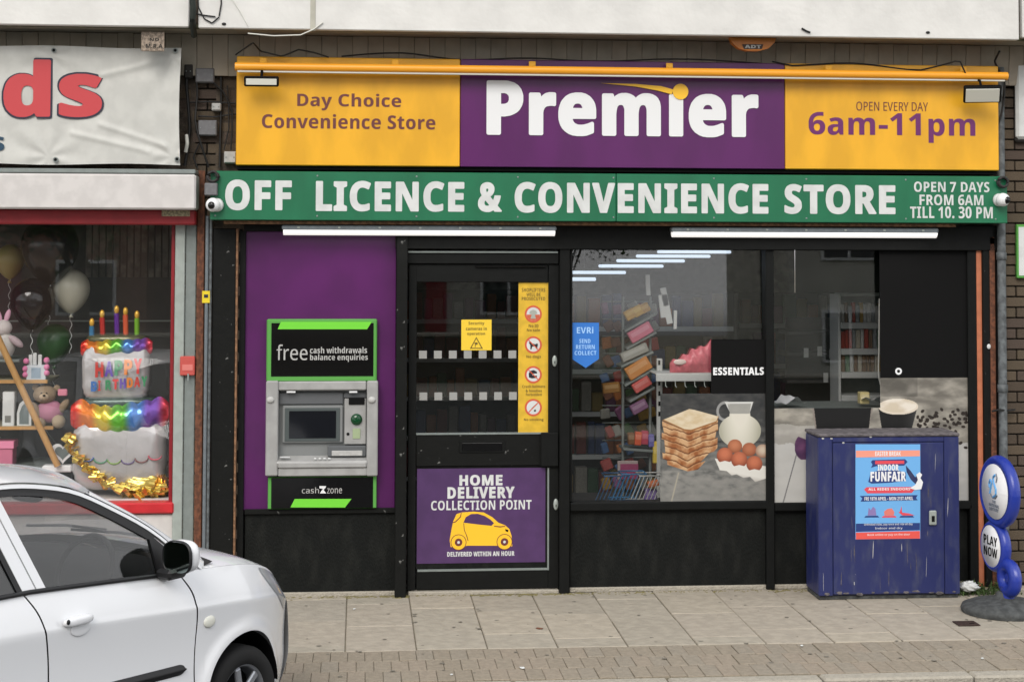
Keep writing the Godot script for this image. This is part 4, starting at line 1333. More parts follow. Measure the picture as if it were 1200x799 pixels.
func shop_inside() -> void:
	# hanging strip lights, one behind the other
	var rows := [[2.322, 2.486, 2.912, 2.509, -0.6], [2.269, 2.448, 2.896, 2.472, -1.3], [2.244, 2.401, 2.858, 2.427, -2.2], [2.229, 2.343, 2.851, 2.371, -3.2], [1.977, 2.264, 2.687, 2.294, -4.4], [1.876, 2.175, 2.525, 2.211, -5.4]]
	var words := ["first", "second", "third", "fourth", "fifth", "last"]
	for i in 6:
		var q: Array = rows[i]
		var o := thing("ceiling_light", "bright hanging strip light inside the shop, %s from the window" % words[i], "light", Vector3((q[0] + q[2]) / 2, q[1], q[4]), "strip lights inside the shop")
		slab("housing", q[0], q[3] + 0.001, q[2], q[3] + 0.03, q[4] - 0.06, q[4] + 0.06, M.white_dull, o, 0.004)
		var m := glow(Color(0.86, 0.93, 1.0), 0.7)
		slab("diffuser", q[0] + 0.01, q[1], q[2] - 0.01, q[3], q[4] - 0.055, q[4] + 0.055, m, o, 0.008)
		for s in [0.2, 0.8]:
			part("hanger", tube([Vector3(lerpf(q[0], q[2], s), q[3] + 0.03, q[4]), Vector3(lerpf(q[0], q[2], s), 2.95, q[4])], 0.004, 6), M.alu, o)
		var lamp := AreaLight3D.new()
		lamp.name = "lamp_light"
		lamp.area_size = Vector2(q[2] - q[0], 0.1)
		lamp.light_energy = 0.045
		lamp.light_color = Color(0.90, 0.95, 1.0)
		lamp.shadow_enabled = true
		lamp.rotation.x = -PI / 2
		o.add_child(lamp)
		lamp.position = Vector3(0, -0.012, 0)

	# dark gondola shelving deep in the shop, stocked with packets
	var tones := [Color(0.45, 0.16, 0.14), Color(0.16, 0.24, 0.42), Color(0.50, 0.42, 0.18), Color(0.55, 0.54, 0.50), Color(0.16, 0.32, 0.20), Color(0.42, 0.20, 0.36), Color(0.60, 0.34, 0.16)]
	for u in [[1.6, 3.4, -2.6, "dark shelving unit in the middle of the shop behind the first window"], [3.55, 5.2, -3.2, "dark shelving unit deep in the shop behind the far window"], [0.2, 1.7, -4.2, "dark shelving unit seen through the shop door glass"]]:
		var o := thing("shelving_unit", u[3], "shelving", Vector3((u[0] + u[1]) / 2, 0.02, u[2]))
		slab("back_panel", u[0], 0.02, u[1], 2.1, u[2] - 0.42, u[2] - 0.40, M.interior_dark, o)
		for k in [0, 1]:
			slab("upright", u[k] - 0.02, 0.02, u[k] + 0.02, 2.12, u[2] - 0.398, u[2], M.interior_dark, o)
		for y in [0.25, 0.65, 1.03, 1.41, 1.79]:
			slab("shelf", u[0] + 0.021, y, u[1] - 0.021, y + 0.025, u[2] - 0.398, u[2] - 0.002, M.alu_dark, o)
			slab("price_strip", u[0] + 0.021, y - 0.012, u[1] - 0.021, y + 0.03, u[2] - 0.0015, u[2] + 0.004, M.shelf_white, o, 0.001)
			var x: float = u[0] + 0.06
			while x < u[1] - 0.16:
				var w := rng.randf_range(0.06, 0.12)
				var h := rng.randf_range(0.15, 0.30)
				var c: Color = tones[rng.randi() % 7]
				var p := part("packet", box(Vector3(w, h, 0.1), 0.006), pick(c), self, Vector3(x + w / 2, y + 0.026 + h / 2, u[2] - 0.09 - rng.randf() * 0.06))
				p.name = numbered("packet")
				tag(p, "dim packet among many like it on the dark shelves inside the shop", "packet", "packets on the dark shelves")
				x += w + rng.randf_range(0.003, 0.02)

	# display stand near the glass with tilted trays of sweets
	var d := thing("display_stand", "narrow dark display stand of tilted trays close behind the first window", "display stand", Vector3(2.203, 0.544, -0.7))
	slab("back_panel", 2.12, 0.02, 2.34, 2.157, -1.07, -1.05, M.interior_dark, d)
	slab("post", 2.318, 0.02, 2.362, 1.667, -0.62, -0.58, M.shelf_white, d)
	for py in [1.636, 1.556, 1.477, 1.397, 1.318, 1.239]:
		slab("slot", 2.328, py - 0.018, 2.344, py + 0.018, -0.5795, -0.578, M.black_matt, d, 0.0)
	for px in [2.069, 2.285]:
		part("side_rail", tube([Vector3(px, 0.02, -0.70), Vector3(px, 2.143, -0.70)], 0.012, 8), M.alu_dark, d)
	var trays := [
		[2.067, 1.971, 2.155, 2.05, 0.5, Color(0.70, 0.53, 0.12), "yellow sweet box in the top tray of the stand, lowest of three"],
		[2.134, 1.997, 2.209, 2.077, 0.5, Color(0.74, 0.58, 0.14), "yellow sweet box in the top tray of the stand, middle of three"],
		[2.195, 2.024, 2.263, 2.097, 0.5, Color(0.68, 0.50, 0.10), "yellow sweet box in the top tray of the stand, topmost of three"],
		[2.094, 1.824, 2.29, 1.917, 0.52, Color(0.78, 0.44, 0.52), "pink chocolate box tilted in the second tray of the stand"],
		[2.033, 1.678, 2.256, 1.751, 0.42, Color(0.60, 0.60, 0.57), "silver grey box tilted in the third tray of the stand"],
		[2.074, 1.538, 2.276, 1.645, 0.55, Color(0.76, 0.50, 0.24), "orange box tilted in the fourth tray of the stand"],
		[2.128, 1.425, 2.276, 1.505, 0.55, Color(0.78, 0.38, 0.36), "coral red box tilted in the fifth tray of the stand"],
		[1.894, 1.4, 2.03, 1.481, 0.1, Color(0.52, 0.36, 0.14), "brown snack bag lying beside the display stand"],
		[2.114, 1.253, 2.249, 1.332, 0.5, Color(0.50, 0.36, 0.48), "mauve packet in the sixth tray of the stand"],
		[2.146, 0.994, 2.2, 1.099, -0.1, Color(0.80, 0.35, 0.22), "orange red packet in the lower row by the white post"],
		[2.2, 1, 2.254, 1.106, -0.05, Color(0.70, 0.26, 0.34), "crimson packet in the lower row by the white post"],
		[2.254, 0.98, 2.301, 1.079, 0.06, Color(0.42, 0.40, 0.66), "lilac packet in the lower row by the white post"],
		[2.093, 1.001, 2.146, 1.093, 0.05, Color(0.45, 0.30, 0.16), "brown packet in the lower row by the white post"],
		[2.29, 0.854, 2.33, 1.024, 0.0, Color(0.85, 0.74, 0.30), "tall yellow packet beside the printed bread"],
	]
	for a in trays:
		pack("sweet_box", a[0], a[1], a[2], a[3], a[4] if a[4] < -0.0 and false else -0.62, 0.06, a[4], a[5], a[6], "sweets near the first window", "sweet box")
	for a in [[2.052, 1.956, 2.336, 1.976, 0.5], [2.065, 1.816, 2.336, 1.836, 0.5], [2.025, 1.669, 2.308, 1.689, 0.42], [2.052, 1.529, 2.322, 1.549, 0.5], [2.092, 1.396, 2.322, 1.416, 0.5], [2.056, 0.965, 2.324, 0.985, -0.08]]:
		var tr := part("tray", box(Vector3(a[2] - a[0], 0.02, 0.24), 0.004), M.alu_dark, d, Vector3((a[0] + a[2]) / 2, (a[1] + a[3]) / 2 - 0.02, -0.72))
		tr.rotation.z = a[4]
	# crowded small packets hanging on pegs behind the trays
	var gay := [Color(0.60, 0.22, 0.20), Color(0.62, 0.48, 0.16), Color(0.26, 0.38, 0.54), Color(0.54, 0.32, 0.48), Color(0.28, 0.42, 0.26), Color(0.66, 0.40, 0.20), Color(0.60, 0.60, 0.57), Color(0.42, 0.26, 0.19)]
	var pk_a: Vector3 = Vector3(1.984, 2.04, -0.95)
	var pk_b: Vector3 = Vector3(2.369, 0.654, -0.95)
	for row in 11:
		var yy := lerpf(pk_a.y, pk_b.y, row / 10.0)
		part("peg_rail", tube([Vector3(pk_a.x - 0.03, yy + 0.055, -1.03), Vector3(pk_b.x, yy + 0.055, -1.03)], 0.006, 6), M.alu_dark, d)
		for k in 5:
			if rng.randf() < 0.12:
				continue
			var w := rng.randf_range(0.055, 0.09)
			var o2 := part("packet", box(Vector3(w, rng.randf_range(0.07, 0.105), 0.03), 0.008), pick(gay[rng.randi() % 8]), self, Vector3(lerpf(pk_a.x, pk_b.x, k / 4.0) + rng.randf_range(-0.025, 0.025), yy + rng.randf_range(-0.01, 0.01), -0.98 + rng.randf_range(-0.03, 0.03)))
			o2.name = numbered("hanging_packet")
			o2.rotation = Vector3(rng.randf_range(-0.1, 0.1), rng.randf_range(-0.4, 0.4), rng.randf_range(0.1, 0.6))
			tag(o2, "small bright packet hanging on pegs behind the tilted trays in the first window", "packet", "packets hanging on pegs")
	# white boards leaning together above the stand
	for a in [[2.217, 2.161, 2.25, 2.32, 0.04, "upright white card at the far side of the leaning cards"], [2.324, 1.99, 2.397, 2.168, 0.12, "widest white card leaning above the display stand"], [2.355, 1.939, 2.402, 2.222, 0.2, "long narrow white card leaning across the others"], [2.435, 1.9, 2.461, 2.045, -0.02, "short white card nearest the pink sack"]]:
		var cd := single("display_card", box(Vector3(a[2] - a[0], a[3] - a[1], 0.012), 0.002), M.shelf_white, Vector3((a[0] + a[2]) / 2, (a[1] + a[3]) / 2, -0.5), a[5], "card", "white cards above the display stand")
		cd.rotation.z = a[4]
	# wire shelf with a pink sack
	var ws := thing("wire_shelf", "white wire shelf carrying the pink sack behind the window", "shelf", Vector3(2.488, 1.54, -0.35))
	slab("front_lip", 2.261, 1.512, 2.696, 1.57, -0.31, -0.295, M.shelf_white, ws)
	slab("deck", 2.261, 1.563, 2.696, 1.573, -0.62, -0.312, M.shelf_white, ws)
	for i in 5:
		part("hook", tube([Vector3(2.332, 1.513, -0.29) + Vector3(i * 0.075, 0, 0), Vector3(2.332, 1.481, -0.29) + Vector3(i * 0.075, 0, 0.01), Vector3(2.341, 1.468, -0.29) + Vector3(i * 0.075, 0, 0.02)], 0.004, 6), M.alu, ws)
	var sack := thing("pink_sack", "pink plastic sack with a gathered corner on the white wire shelf", "sack", Vector3(2.542, 1.567, -0.42))
	var crest := [Vector2(0.0, 0.30), Vector2(0.08, 0.42), Vector2(0.2, 0.40), Vector2(0.3, 0.56), Vector2(0.42, 0.55), Vector2(0.5, 0.72), Vector2(0.62, 0.70), Vector2(0.72, 0.80), Vector2(0.84, 0.78), Vector2(1.0, 1.0)]
	var sl: float = 2.389
	var sr: float = 2.715
	var sb: float = 1.564
	var stp: float = 1.829
	var fold := func(side: float) -> ArrayMesh:
		return grid(44, 22, func(u: float, v: float) -> Vector3:
			var t := along(crest, u)
			var y := lerpf(sb, lerpf(sb, stp, t), v)
			var puff := pow(sin(PI * clampf(v, 0.0, 1.0) * 0.92 + 0.05), 0.6) * pow(sin(PI * clampf(u, 0.0, 1.0)), 0.5)
			return Vector3(lerpf(sl, sr, u), y, -0.42 + side * (0.085 * puff + 0.006 * sin(u * 34.0 + v * 9.0) * puff + 0.001)))
	var pink := mat(Color(0.90, 0.47, 0.52), 0.35, 0.0, M.grime, 4.0, M.soft, 0.8)
	part("bag_front", fold.call(1.0), pink, sack)
	part("bag_back", fold.call(-1.0), pink, sack)
	part("print", ball(Vector3(0.05, 0.022, 0.008), 16, 8), mat(Color(0.93, 0.85, 0.82), 0.4), sack, Vector3(2.452, 1.658, -0.335))
	# wire baskets on the floor of the window
	for a in [[Vector3(2.052, 0.598, -0.35), Color(0.22, 0.45, 0.62), "blue wire basket on the window floor"], [Vector3(2.178, 0.594, -0.28), Color(0.72, 0.72, 0.70), "white wire basket on the window floor beside the bread print"], [Vector3(1.944, 0.564, -0.5), Color(0.20, 0.36, 0.52), "dark blue wire basket farthest from the bread print"]]:
		var bk := thing("wire_basket", a[2], "basket", a[0] + Vector3(0, 0.02, 0), "wire baskets in the window")
		var st := begin()
		for i in 7:
			var dx := -0.09 + i * 0.03
			add_tube(st, [Vector3(dx - 0.04, 0.0, 0.05), Vector3(dx + 0.035, 0.20, 0.09)], 0.004, 5)
		part("wires", st.commit(), mat(a[1], 0.4), bk, Vector3.ZERO, false)
		part("rim", tube([Vector3(-0.06, 0.20, 0.09), Vector3(0.13, 0.20, 0.09), Vector3(0.13, 0.20, -0.1), Vector3(-0.06, 0.20, -0.1), Vector3(-0.06, 0.20, 0.09)], 0.006, 6), mat(a[1], 0.4), bk, Vector3.ZERO, false)
		part("foot_rail", tube([Vector3(-0.14, 0.0, 0.05), Vector3(0.06, 0.0, 0.05), Vector3(0.06, 0.0, -0.1), Vector3(-0.14, 0.0, -0.1), Vector3(-0.14, 0.0, 0.05)], 0.006, 6), mat(a[1], 0.4), bk, Vector3.ZERO, false)
	slab_thing("window_floor_box", "low dark plinth inside the first window below the baskets", "plinth", 1.56, 0.02, 3.0, 0.593, -0.9, -0.12, M.interior_dark)
	var fr := thing("framed_card", "pink framed card standing behind the wire baskets", "frame", Vector3(2.099, 0.744, -0.6))
	slab("frame", 2.012, 0.731, 2.173, 0.876, -0.62, -0.60, mat(Color(0.62, 0.56, 0.55), 0.5), fr, 0.004)
	slab("card", 2.033, 0.738, 2.173, 0.853, -0.5995, -0.597, mat(Color(0.55, 0.20, 0.36), 0.5), fr, 0.0)
	pack("sweet_box", 2.195, 0.719, 2.28, 0.764, -0.3, 0.05, 0.25, Color(0.86, 0.46, 0.26), "orange packet lying on the white wire basket", "sweets near the first window", "sweet box")
	pack("sweet_box", 2.182, 0.604, 2.274, 0.694, -0.36, 0.05, -0.1, Color(0.52, 0.42, 0.70), "violet packet inside the white wire basket", "sweets near the first window", "sweet box")

	# bright shelves behind the far window
	var s := thing("shelving_unit", "white shelving with rows of slim cartons beside the black window film", "shelving", Vector3(4.132, 0.644, -1.2))
	var ly: Array = [1.917, 1.703, 1.51, 1.321]
	slab("back_panel", 4.024, 0.02, 4.731, 2.142, -1.5, -1.46, M.alu_dark, s)
	slab("upright", 3.945, 0.02, 3.966, 2.149, -1.458, -1.2, M.shelf_white, s)
	for k in 4:
		slab("shelf", 3.968, ly[k] - 0.05, 4.66, ly[k], -1.455, -1.19, M.shelf_white, s, 0.004)
	slab("top_lamp_rail", 3.954, 2.135, 4.648, 2.16, -1.35, -1.2, M.alu, s, 0.004)
	var bright := [Color(0.76, 0.73, 0.66), Color(0.70, 0.56, 0.22), Color(0.58, 0.60, 0.60), Color(0.66, 0.26, 0.20), Color(0.46, 0.56, 0.46), Color(0.80, 0.80, 0.78), Color(0.50, 0.40, 0.30)]
	for k in 3:
		var x: float = 3.977
		while x < 4.5:
			var w := rng.randf_range(0.022, 0.036)
			var h := rng.randf_range(0.135, 0.165)
			var p := part("carton", box(Vector3(w, h, 0.06), 0.003), pick(bright[rng.randi() % 7]), self, Vector3(x + w / 2, ly[k] + h / 2 + 0.001, -1.26))
			p.name = numbered("slim_carton")
			tag(p, "slim carton standing among others on the white shelves in the far window", "carton", "cartons on the white shelves")
			x += w + 0.006
	var c2 := thing("shelving_unit", "low dark shelving with hanging labels between the mullion and white shelves", "shelving", Vector3(3.811, 0.592, -1.6))
	for y in [1.827, 1.647, 1.417]:
		slab("shelf", 3.611, y - 0.03, 4.053, y, -1.9, -1.6, M.interior_dark, c2)
	slab("back_panel", 3.688, 0.02, 4.14, 1.93, -1.95, -1.91, M.interior_dark, c2)
	for a in [Vector3(3.774, 1.656, -1.58), Vector3(3.892, 1.67, -1.58), Vector3(3.995, 1.648, -1.58), Vector3(3.943, 1.447, -1.58)]:
		slab("label_holder", a.x - 0.02, a.y - 0.05, a.x + 0.02, a.y + 0.03, -1.58, -1.575, M.shelf_white, c2, 0.0)
	# counter with papers
	slab_thing("counter", "grey counter inside the far window, loose papers on it", "counter", 3.223, 0.02, 4.128, 1.312, -0.8, -0.14, M.alu_dark)
	var pp := single("paper", grid(10, 6, func(u: float, v: float) -> Vector3: return Vector3((u - 0.5) * 0.21, 0.012 + 0.05 * exp(-pow((u - 0.55) * 5.0, 2)) + 0.006 * sin(u * 17.0 + v * 9.0), (v - 0.5) * 0.2)), M.white, Vector3(3.287, 1.339, -0.3), "crumpled white paper on the counter by the mullion", "paper")
	pp.rotation.y = 0.3
	pack("carton_box", 3.842, 1.336, 3.916, 1.427, -0.3, 0.08, 0.0, Color(0.82, 0.76, 0.55), "cream carton on the counter among papers", "counter goods", "carton")
	single("paper", grid(8, 5, func(u: float, v: float) -> Vector3: return Vector3((u - 0.5) * 0.17, 0.01 + 0.03 * v + 0.012 * sin(u * 11.0), (v - 0.5) * 0.16)), M.white, Vector3(3.93, 1.344, -0.28), "flat white papers beside the cream carton", "paper")
	single("cable", tube(sagged([Vector3(3.946, 2.148, -0.1), Vector3(3.94, 1.76, -0.1), Vector3(3.935, 1.566, -0.1), Vector3(3.961, 1.45, -0.1), Vector3(3.993, 1.352, -0.12)]), 0.006, 6), M.cable_white, Vector3.ZERO, "white cable hanging along the edge of the black window film", "cable")

func slab_thing(called: String, label: String, category: String, l: float, b: float, r: float, t: float, z0: float, z1: float, m: Material) -> void:
	single(called, box(Vector3(r - l, t - b, z1 - z0), 0.006), m, Vector3((l + r) / 2, (b + t) / 2, (z0 + z1) / 2), label, category)

var picked := {}
func pick(c: Color) -> StandardMaterial3D:
	if not picked.has(c):
		picked[c] = mat(c, 0.5, 0.0, M.grime, 6.0)
	return picked[c]

# ---------------------------------------------------------------- the card shop next door
func card_shop() -> void:
	var r: float = -1.324
	var l := -8.0
	var o := thing("card_shop", "card and balloon shop with grey window frame and white shutter box", "shop", Vector3(-3.5, 0, 0))
	shell(o, l, r, -4.0, 3.0, M.interior, M.interior_floor)
	slab("header_wall", l, 2.692, -1.191, 4.05, -0.3, 0.05, M.wall, o, 0.0)
	slab("side_wall", l, 0.0, l + 0.2, 4.05, -4.0, 0.05, M.wall, o, 0.0)
	# shutter box and the red lintel under it
	slab("shutter_box", l, 2.79, -1.157, 3.039, 0.055, 0.34, M.shutter_white, o, 0.012)
	slab("shutter_lid", l, 3.043, -1.162, 3.076, 0.055, 0.325, M.alu_dark, o, 0.006)
	slab("red_lintel", l, 2.683, -1.168, 2.79, 0.055, 0.20, M.red_paint, o, 0.01)
	slab("lintel_label", -1.409, 2.744, -1.21, 2.786, 0.2005, 0.2015, mat(Color(0.66, 0.62, 0.50), 0.6, 0.0, M.blotch, 6.0), o, 0.0)
	# aluminium corner of the window
	slab("frame_post", -1.324, 0.0, -1.254, 2.70, -0.06, 0.075, M.alu, o, 0.005)
	slab("frame_post", -1.253, 0.0, -1.174, 2.70, -0.06, 0.055, M.alu_dark, o, 0.005)
	slab("red_edge", -1.356, 0.679, -1.33, 2.70, -0.05, 0.03, M.red_paint, o, 0.003)
	slab("rust_strip", -1.168, 0.0, -1.116, 3.078, 0.056, 0.075, M.rust, o, 0.004)
	slab("red_sill", l, 0.616, -1.314, 0.694, -0.05, 0.09, M.red_bright, o, 0.01)
	slab("inner_sill", l, 0.675, -1.326, 0.705, -1.0, -0.045, M.shutter_white, o, 0.004)
	slab("stall_riser", l, 0.0, -1.313, 0.606, -0.06, 0.05, M.shutter_white, o, 0.004)
	slab("window_pane", l, 0.681, -1.361, 2.686, -0.012, -0.004, M.pane, o, 0.0)
	slab("window_back", l, 0.487, -1.3, 2.85, -1.35, -1.30, M.interior_dark, o, 0.0)
	for i in 24:
		slab("wall_slat", -2.174 + i * 0.055, 2.28, -2.174 + i * 0.055 + 0.044, 2.8, -1.299, -1.28, M.interior, o, 0.003)
	# banner with the end of the shop name
	var b := thing("shop_banner", "white banner with red letters hung by eyelets over the card shop", "banner", Vector3(-1.931, 3.122, 0.3))
	var bl: float = -2.879
	var br: float = -1.272
	var bt: float = 3.941
	var bb: float = 3.108
	var corners := [Vector2(br - 0.06, bt - 0.06), Vector2(br - 0.05, bb + 0.06), Vector2(br - 0.92, bt - 0.06), Vector2(br - 0.92, bb + 0.06)]
	part("sheet", grid(150, 80, func(u: float, v: float) -> Vector3:
		var p := Vector2(lerpf(bl, br, u), lerpf(bb, bt, v))
		var z := 0.30
		for c in corners:
			var d: Vector2 = p - c
			var a := atan2(d.y, d.x)
			z += 0.006 * sin(a * 7.0 + c.x) * exp(-d.length() * 2.6) * smoothstep(0.0, 0.12, d.length())
		for f in [[Vector2(br - 0.75, bb + 0.22), Vector2(br - 0.22, bb + 0.09)], [Vector2(br - 0.55, bb + 0.28), Vector2(br - 0.10, bb + 0.13)], [Vector2(br - 0.55, bt - 0.20), Vector2(br - 0.08, bt - 0.07)]]:
			var near: Vector2 = Geometry2D.get_closest_point_to_segment(p, f[0], f[1])
			z += 0.009 * exp(-pow(p.distance_to(near) / 0.022, 2.0))
		z += 0.003 * sin(p.x * 2.1 + p.y * 3.0)
		p.y += 0.012 * sin((u + 0.1) * 9.0) * (1.0 - 2.0 * v) * 0.5
		p.x -= 0.012 * sin(v * PI) * u
		return Vector3(p.x, p.y, z)), M.banner, b)
	for c in [Vector3(-2.162, 3.912, 0.31), Vector3(-1.314, 3.923, 0.31), Vector3(-2.139, 3.138, 0.31), Vector3(-1.293, 3.148, 0.31)]:
		part("eyelet", ring(Vector2(c.x, c.y), 0.009, 0.018, 0.305, 0.318, 18), M.alu_dark, b)
		part("bolt", ball(Vector3(0.012, 0.012, 0.008), 12, 8), M.black_matt, b, Vector3(c.x, c.y, 0.315))
	for a in [["d", -2.52, 3.424, -2.169, 3.859], ["s", -2.136, 3.427, -1.81, 3.761]]:
		lettering(a[0], a[1], a[2], a[3], a[4], 0.3062, M.ink, b, heavy, 0.0006, "letter_outline")
		lettering(a[0], a[1] + 0.013, a[2] + 0.013, a[3] - 0.013, a[4] - 0.013, 0.3070, M.red, b, heavy, 0.0006, "letter")
	lettering("s", -2.581, 3.196, -2.496, 3.298, 0.3062, M.navy, b, bold, 0.001, "letter")
	# name board hanging under the canopy
	var h := thing("hanging_board", "small weathered board with dark letters hanging under the canopy over the banner", "sign", Vector3(-1.459, 4.036, 0.46))
	var hb := slab("board", -1.534, 3.897, -1.374, 4.035, 0.455, 0.47, mat(Color(0.62, 0.56, 0.50), 0.8, 0.0, M.blotch, 5.0), h, 0.003)
	lettering("NO", -1.475, 3.969, -1.41, 3.99, 0.4705, M.timber_dark, h, bold, 0.001)
	lettering("M.R.A", -1.501, 3.918, -1.386, 3.948, 0.4705, M.timber_dark, h, bold, 0.001)

# ---------------------------------------------------------------- its window display
func balloon(at: Vector3, rad: float, c: Color, label: String, rough := 0.25) -> void:
	var o := thing("balloon", label, "balloon", at, "balloons in the card shop window")
	var prof := []
	for i in 25:
		var a := -PI / 2 + PI * i / 24.0
		var y := sin(a)
		prof.append(Vector2(maxf(cos(a), 0.0) * rad * (1.0 if y > 0 else 1.0 - 0.32 * y * y), y * rad * (1.05 if y > 0 else 1.38)))
	part("skin", lathe(prof, 32), mat(c, rough), o, Vector3.ZERO, false)
	part("knot", lathe([Vector2(0.002, 0.0), Vector2(0.012, -0.018), Vector2(0.018, -0.03), Vector2(0.001, -0.031)], 12), mat(c, rough), o, Vector3(0, -rad * 1.36, 0), false)
	var pts := []
	for i in 26:
		pts.append(Vector3(cos(i * 0.9) * 0.008, -rad * 1.38 - 0.012 * i, sin(i * 0.9) * 0.008))
	part("ribbon", tube(pts, 0.003, 5), M.white_dull, o, Vector3.ZERO, false)

# a foil cushion: rounded box whose rim is gathered into small creases
func crinkled(r: Vector3, square: float) -> ArrayMesh:
	var pw := func(c: float) -> float: return signf(c) * pow(absf(c), square)
	return grid(96, 30, func(u: float, v: float) -> Vector3:
		var a := TAU * u
		var b := PI * v / 2.0
		var rim := pow(sin(b), 5.0)
		var k := 1.0 - 0.022 * rim * (0.5 + 0.5 * sin(u * TAU * 22.0)) + 0.006 * sin(u * 31.0 + v * 7.0)
		return Vector3(pw.call(cos(a)) * pow(sin(b), 0.6) * r.x * k, pw.call(sin(a)) * pow(sin(b), 0.6) * r.y * k, r.z * pow(maxf(cos(b), 0.0), 0.45) * (1.0 + 0.03 * sin(u * 19.0 + v * 5.0) * sin(b))))

func foil_dye() -> StandardMaterial3D:
	var m := mat(Color(0.94, 0.93, 0.93), 0.2, 0.5)
	m.vertex_color_use_as_albedo = true
	return m

# a puffed foil sheet dyed in rainbow bands, its lower edge hanging in lobes
func icing(lobes: Array, dye: Array, puff: float) -> ArrayMesh:
	var n := lobes.size()
	var st := begin()
	var nu := 70
	var nv := 16
	var l: float = lobes[0][0].x - lobes[0][1]
	var r: float = lobes[n - 1][0].x + lobes[n - 1][1]
	for j in nv + 1:
		for i in nu + 1:
			var u := i / float(nu)
			var v := j / float(nv)
			var x := lerpf(l, r, u)
			var lo := INF
			var hi := -INF
			var zc := 0.0
			var wsum := 0.0
			for q in lobes:
				var d: float = (x - q[0].x) / (q[1] * 1.25)
				var k := exp(-d * d * 2.0)
				zc += q[0].z * k
				wsum += k
				if absf(d) < 1.0:
					lo = minf(lo, q[0].y - q[2] * (0.25 + 0.75 * sqrt(1.0 - d * d)))
				hi = maxf(hi, q[0].y + q[2] * 0.8 * exp(-d * d))
			if lo == INF:
				lo = hi - 0.06
			var f := u * (n - 1)
			var c: Color = (dye[int(f)] as Color).lerp(dye[mini(int(f) + 1, n - 1)], smoothstep(0.2, 0.8, f - int(f))).srgb_to_linear()
			st.set_color(c)
			st.set_smooth_group(0)
			st.add_vertex(Vector3(x, lerpf(lo, hi, v), zc / maxf(wsum, 0.001) + puff * (pow(sin(PI * clampf(v, 0.02, 0.98)), 0.55) - 0.7) * pow(sin(PI * clampf(u, 0.015, 0.985)), 0.3) + 0.005 * sin(u * 40.0) * sin(v * 9.0)))
	for j in nv:
		for i in nu:
			var a := j * (nu + 1) + i
			for q in [a, a + nu + 1, a + 1, a + 1, a + nu + 1, a + nu + 2]:
				st.add_index(q)
	st.generate_normals()
	return st.commit()

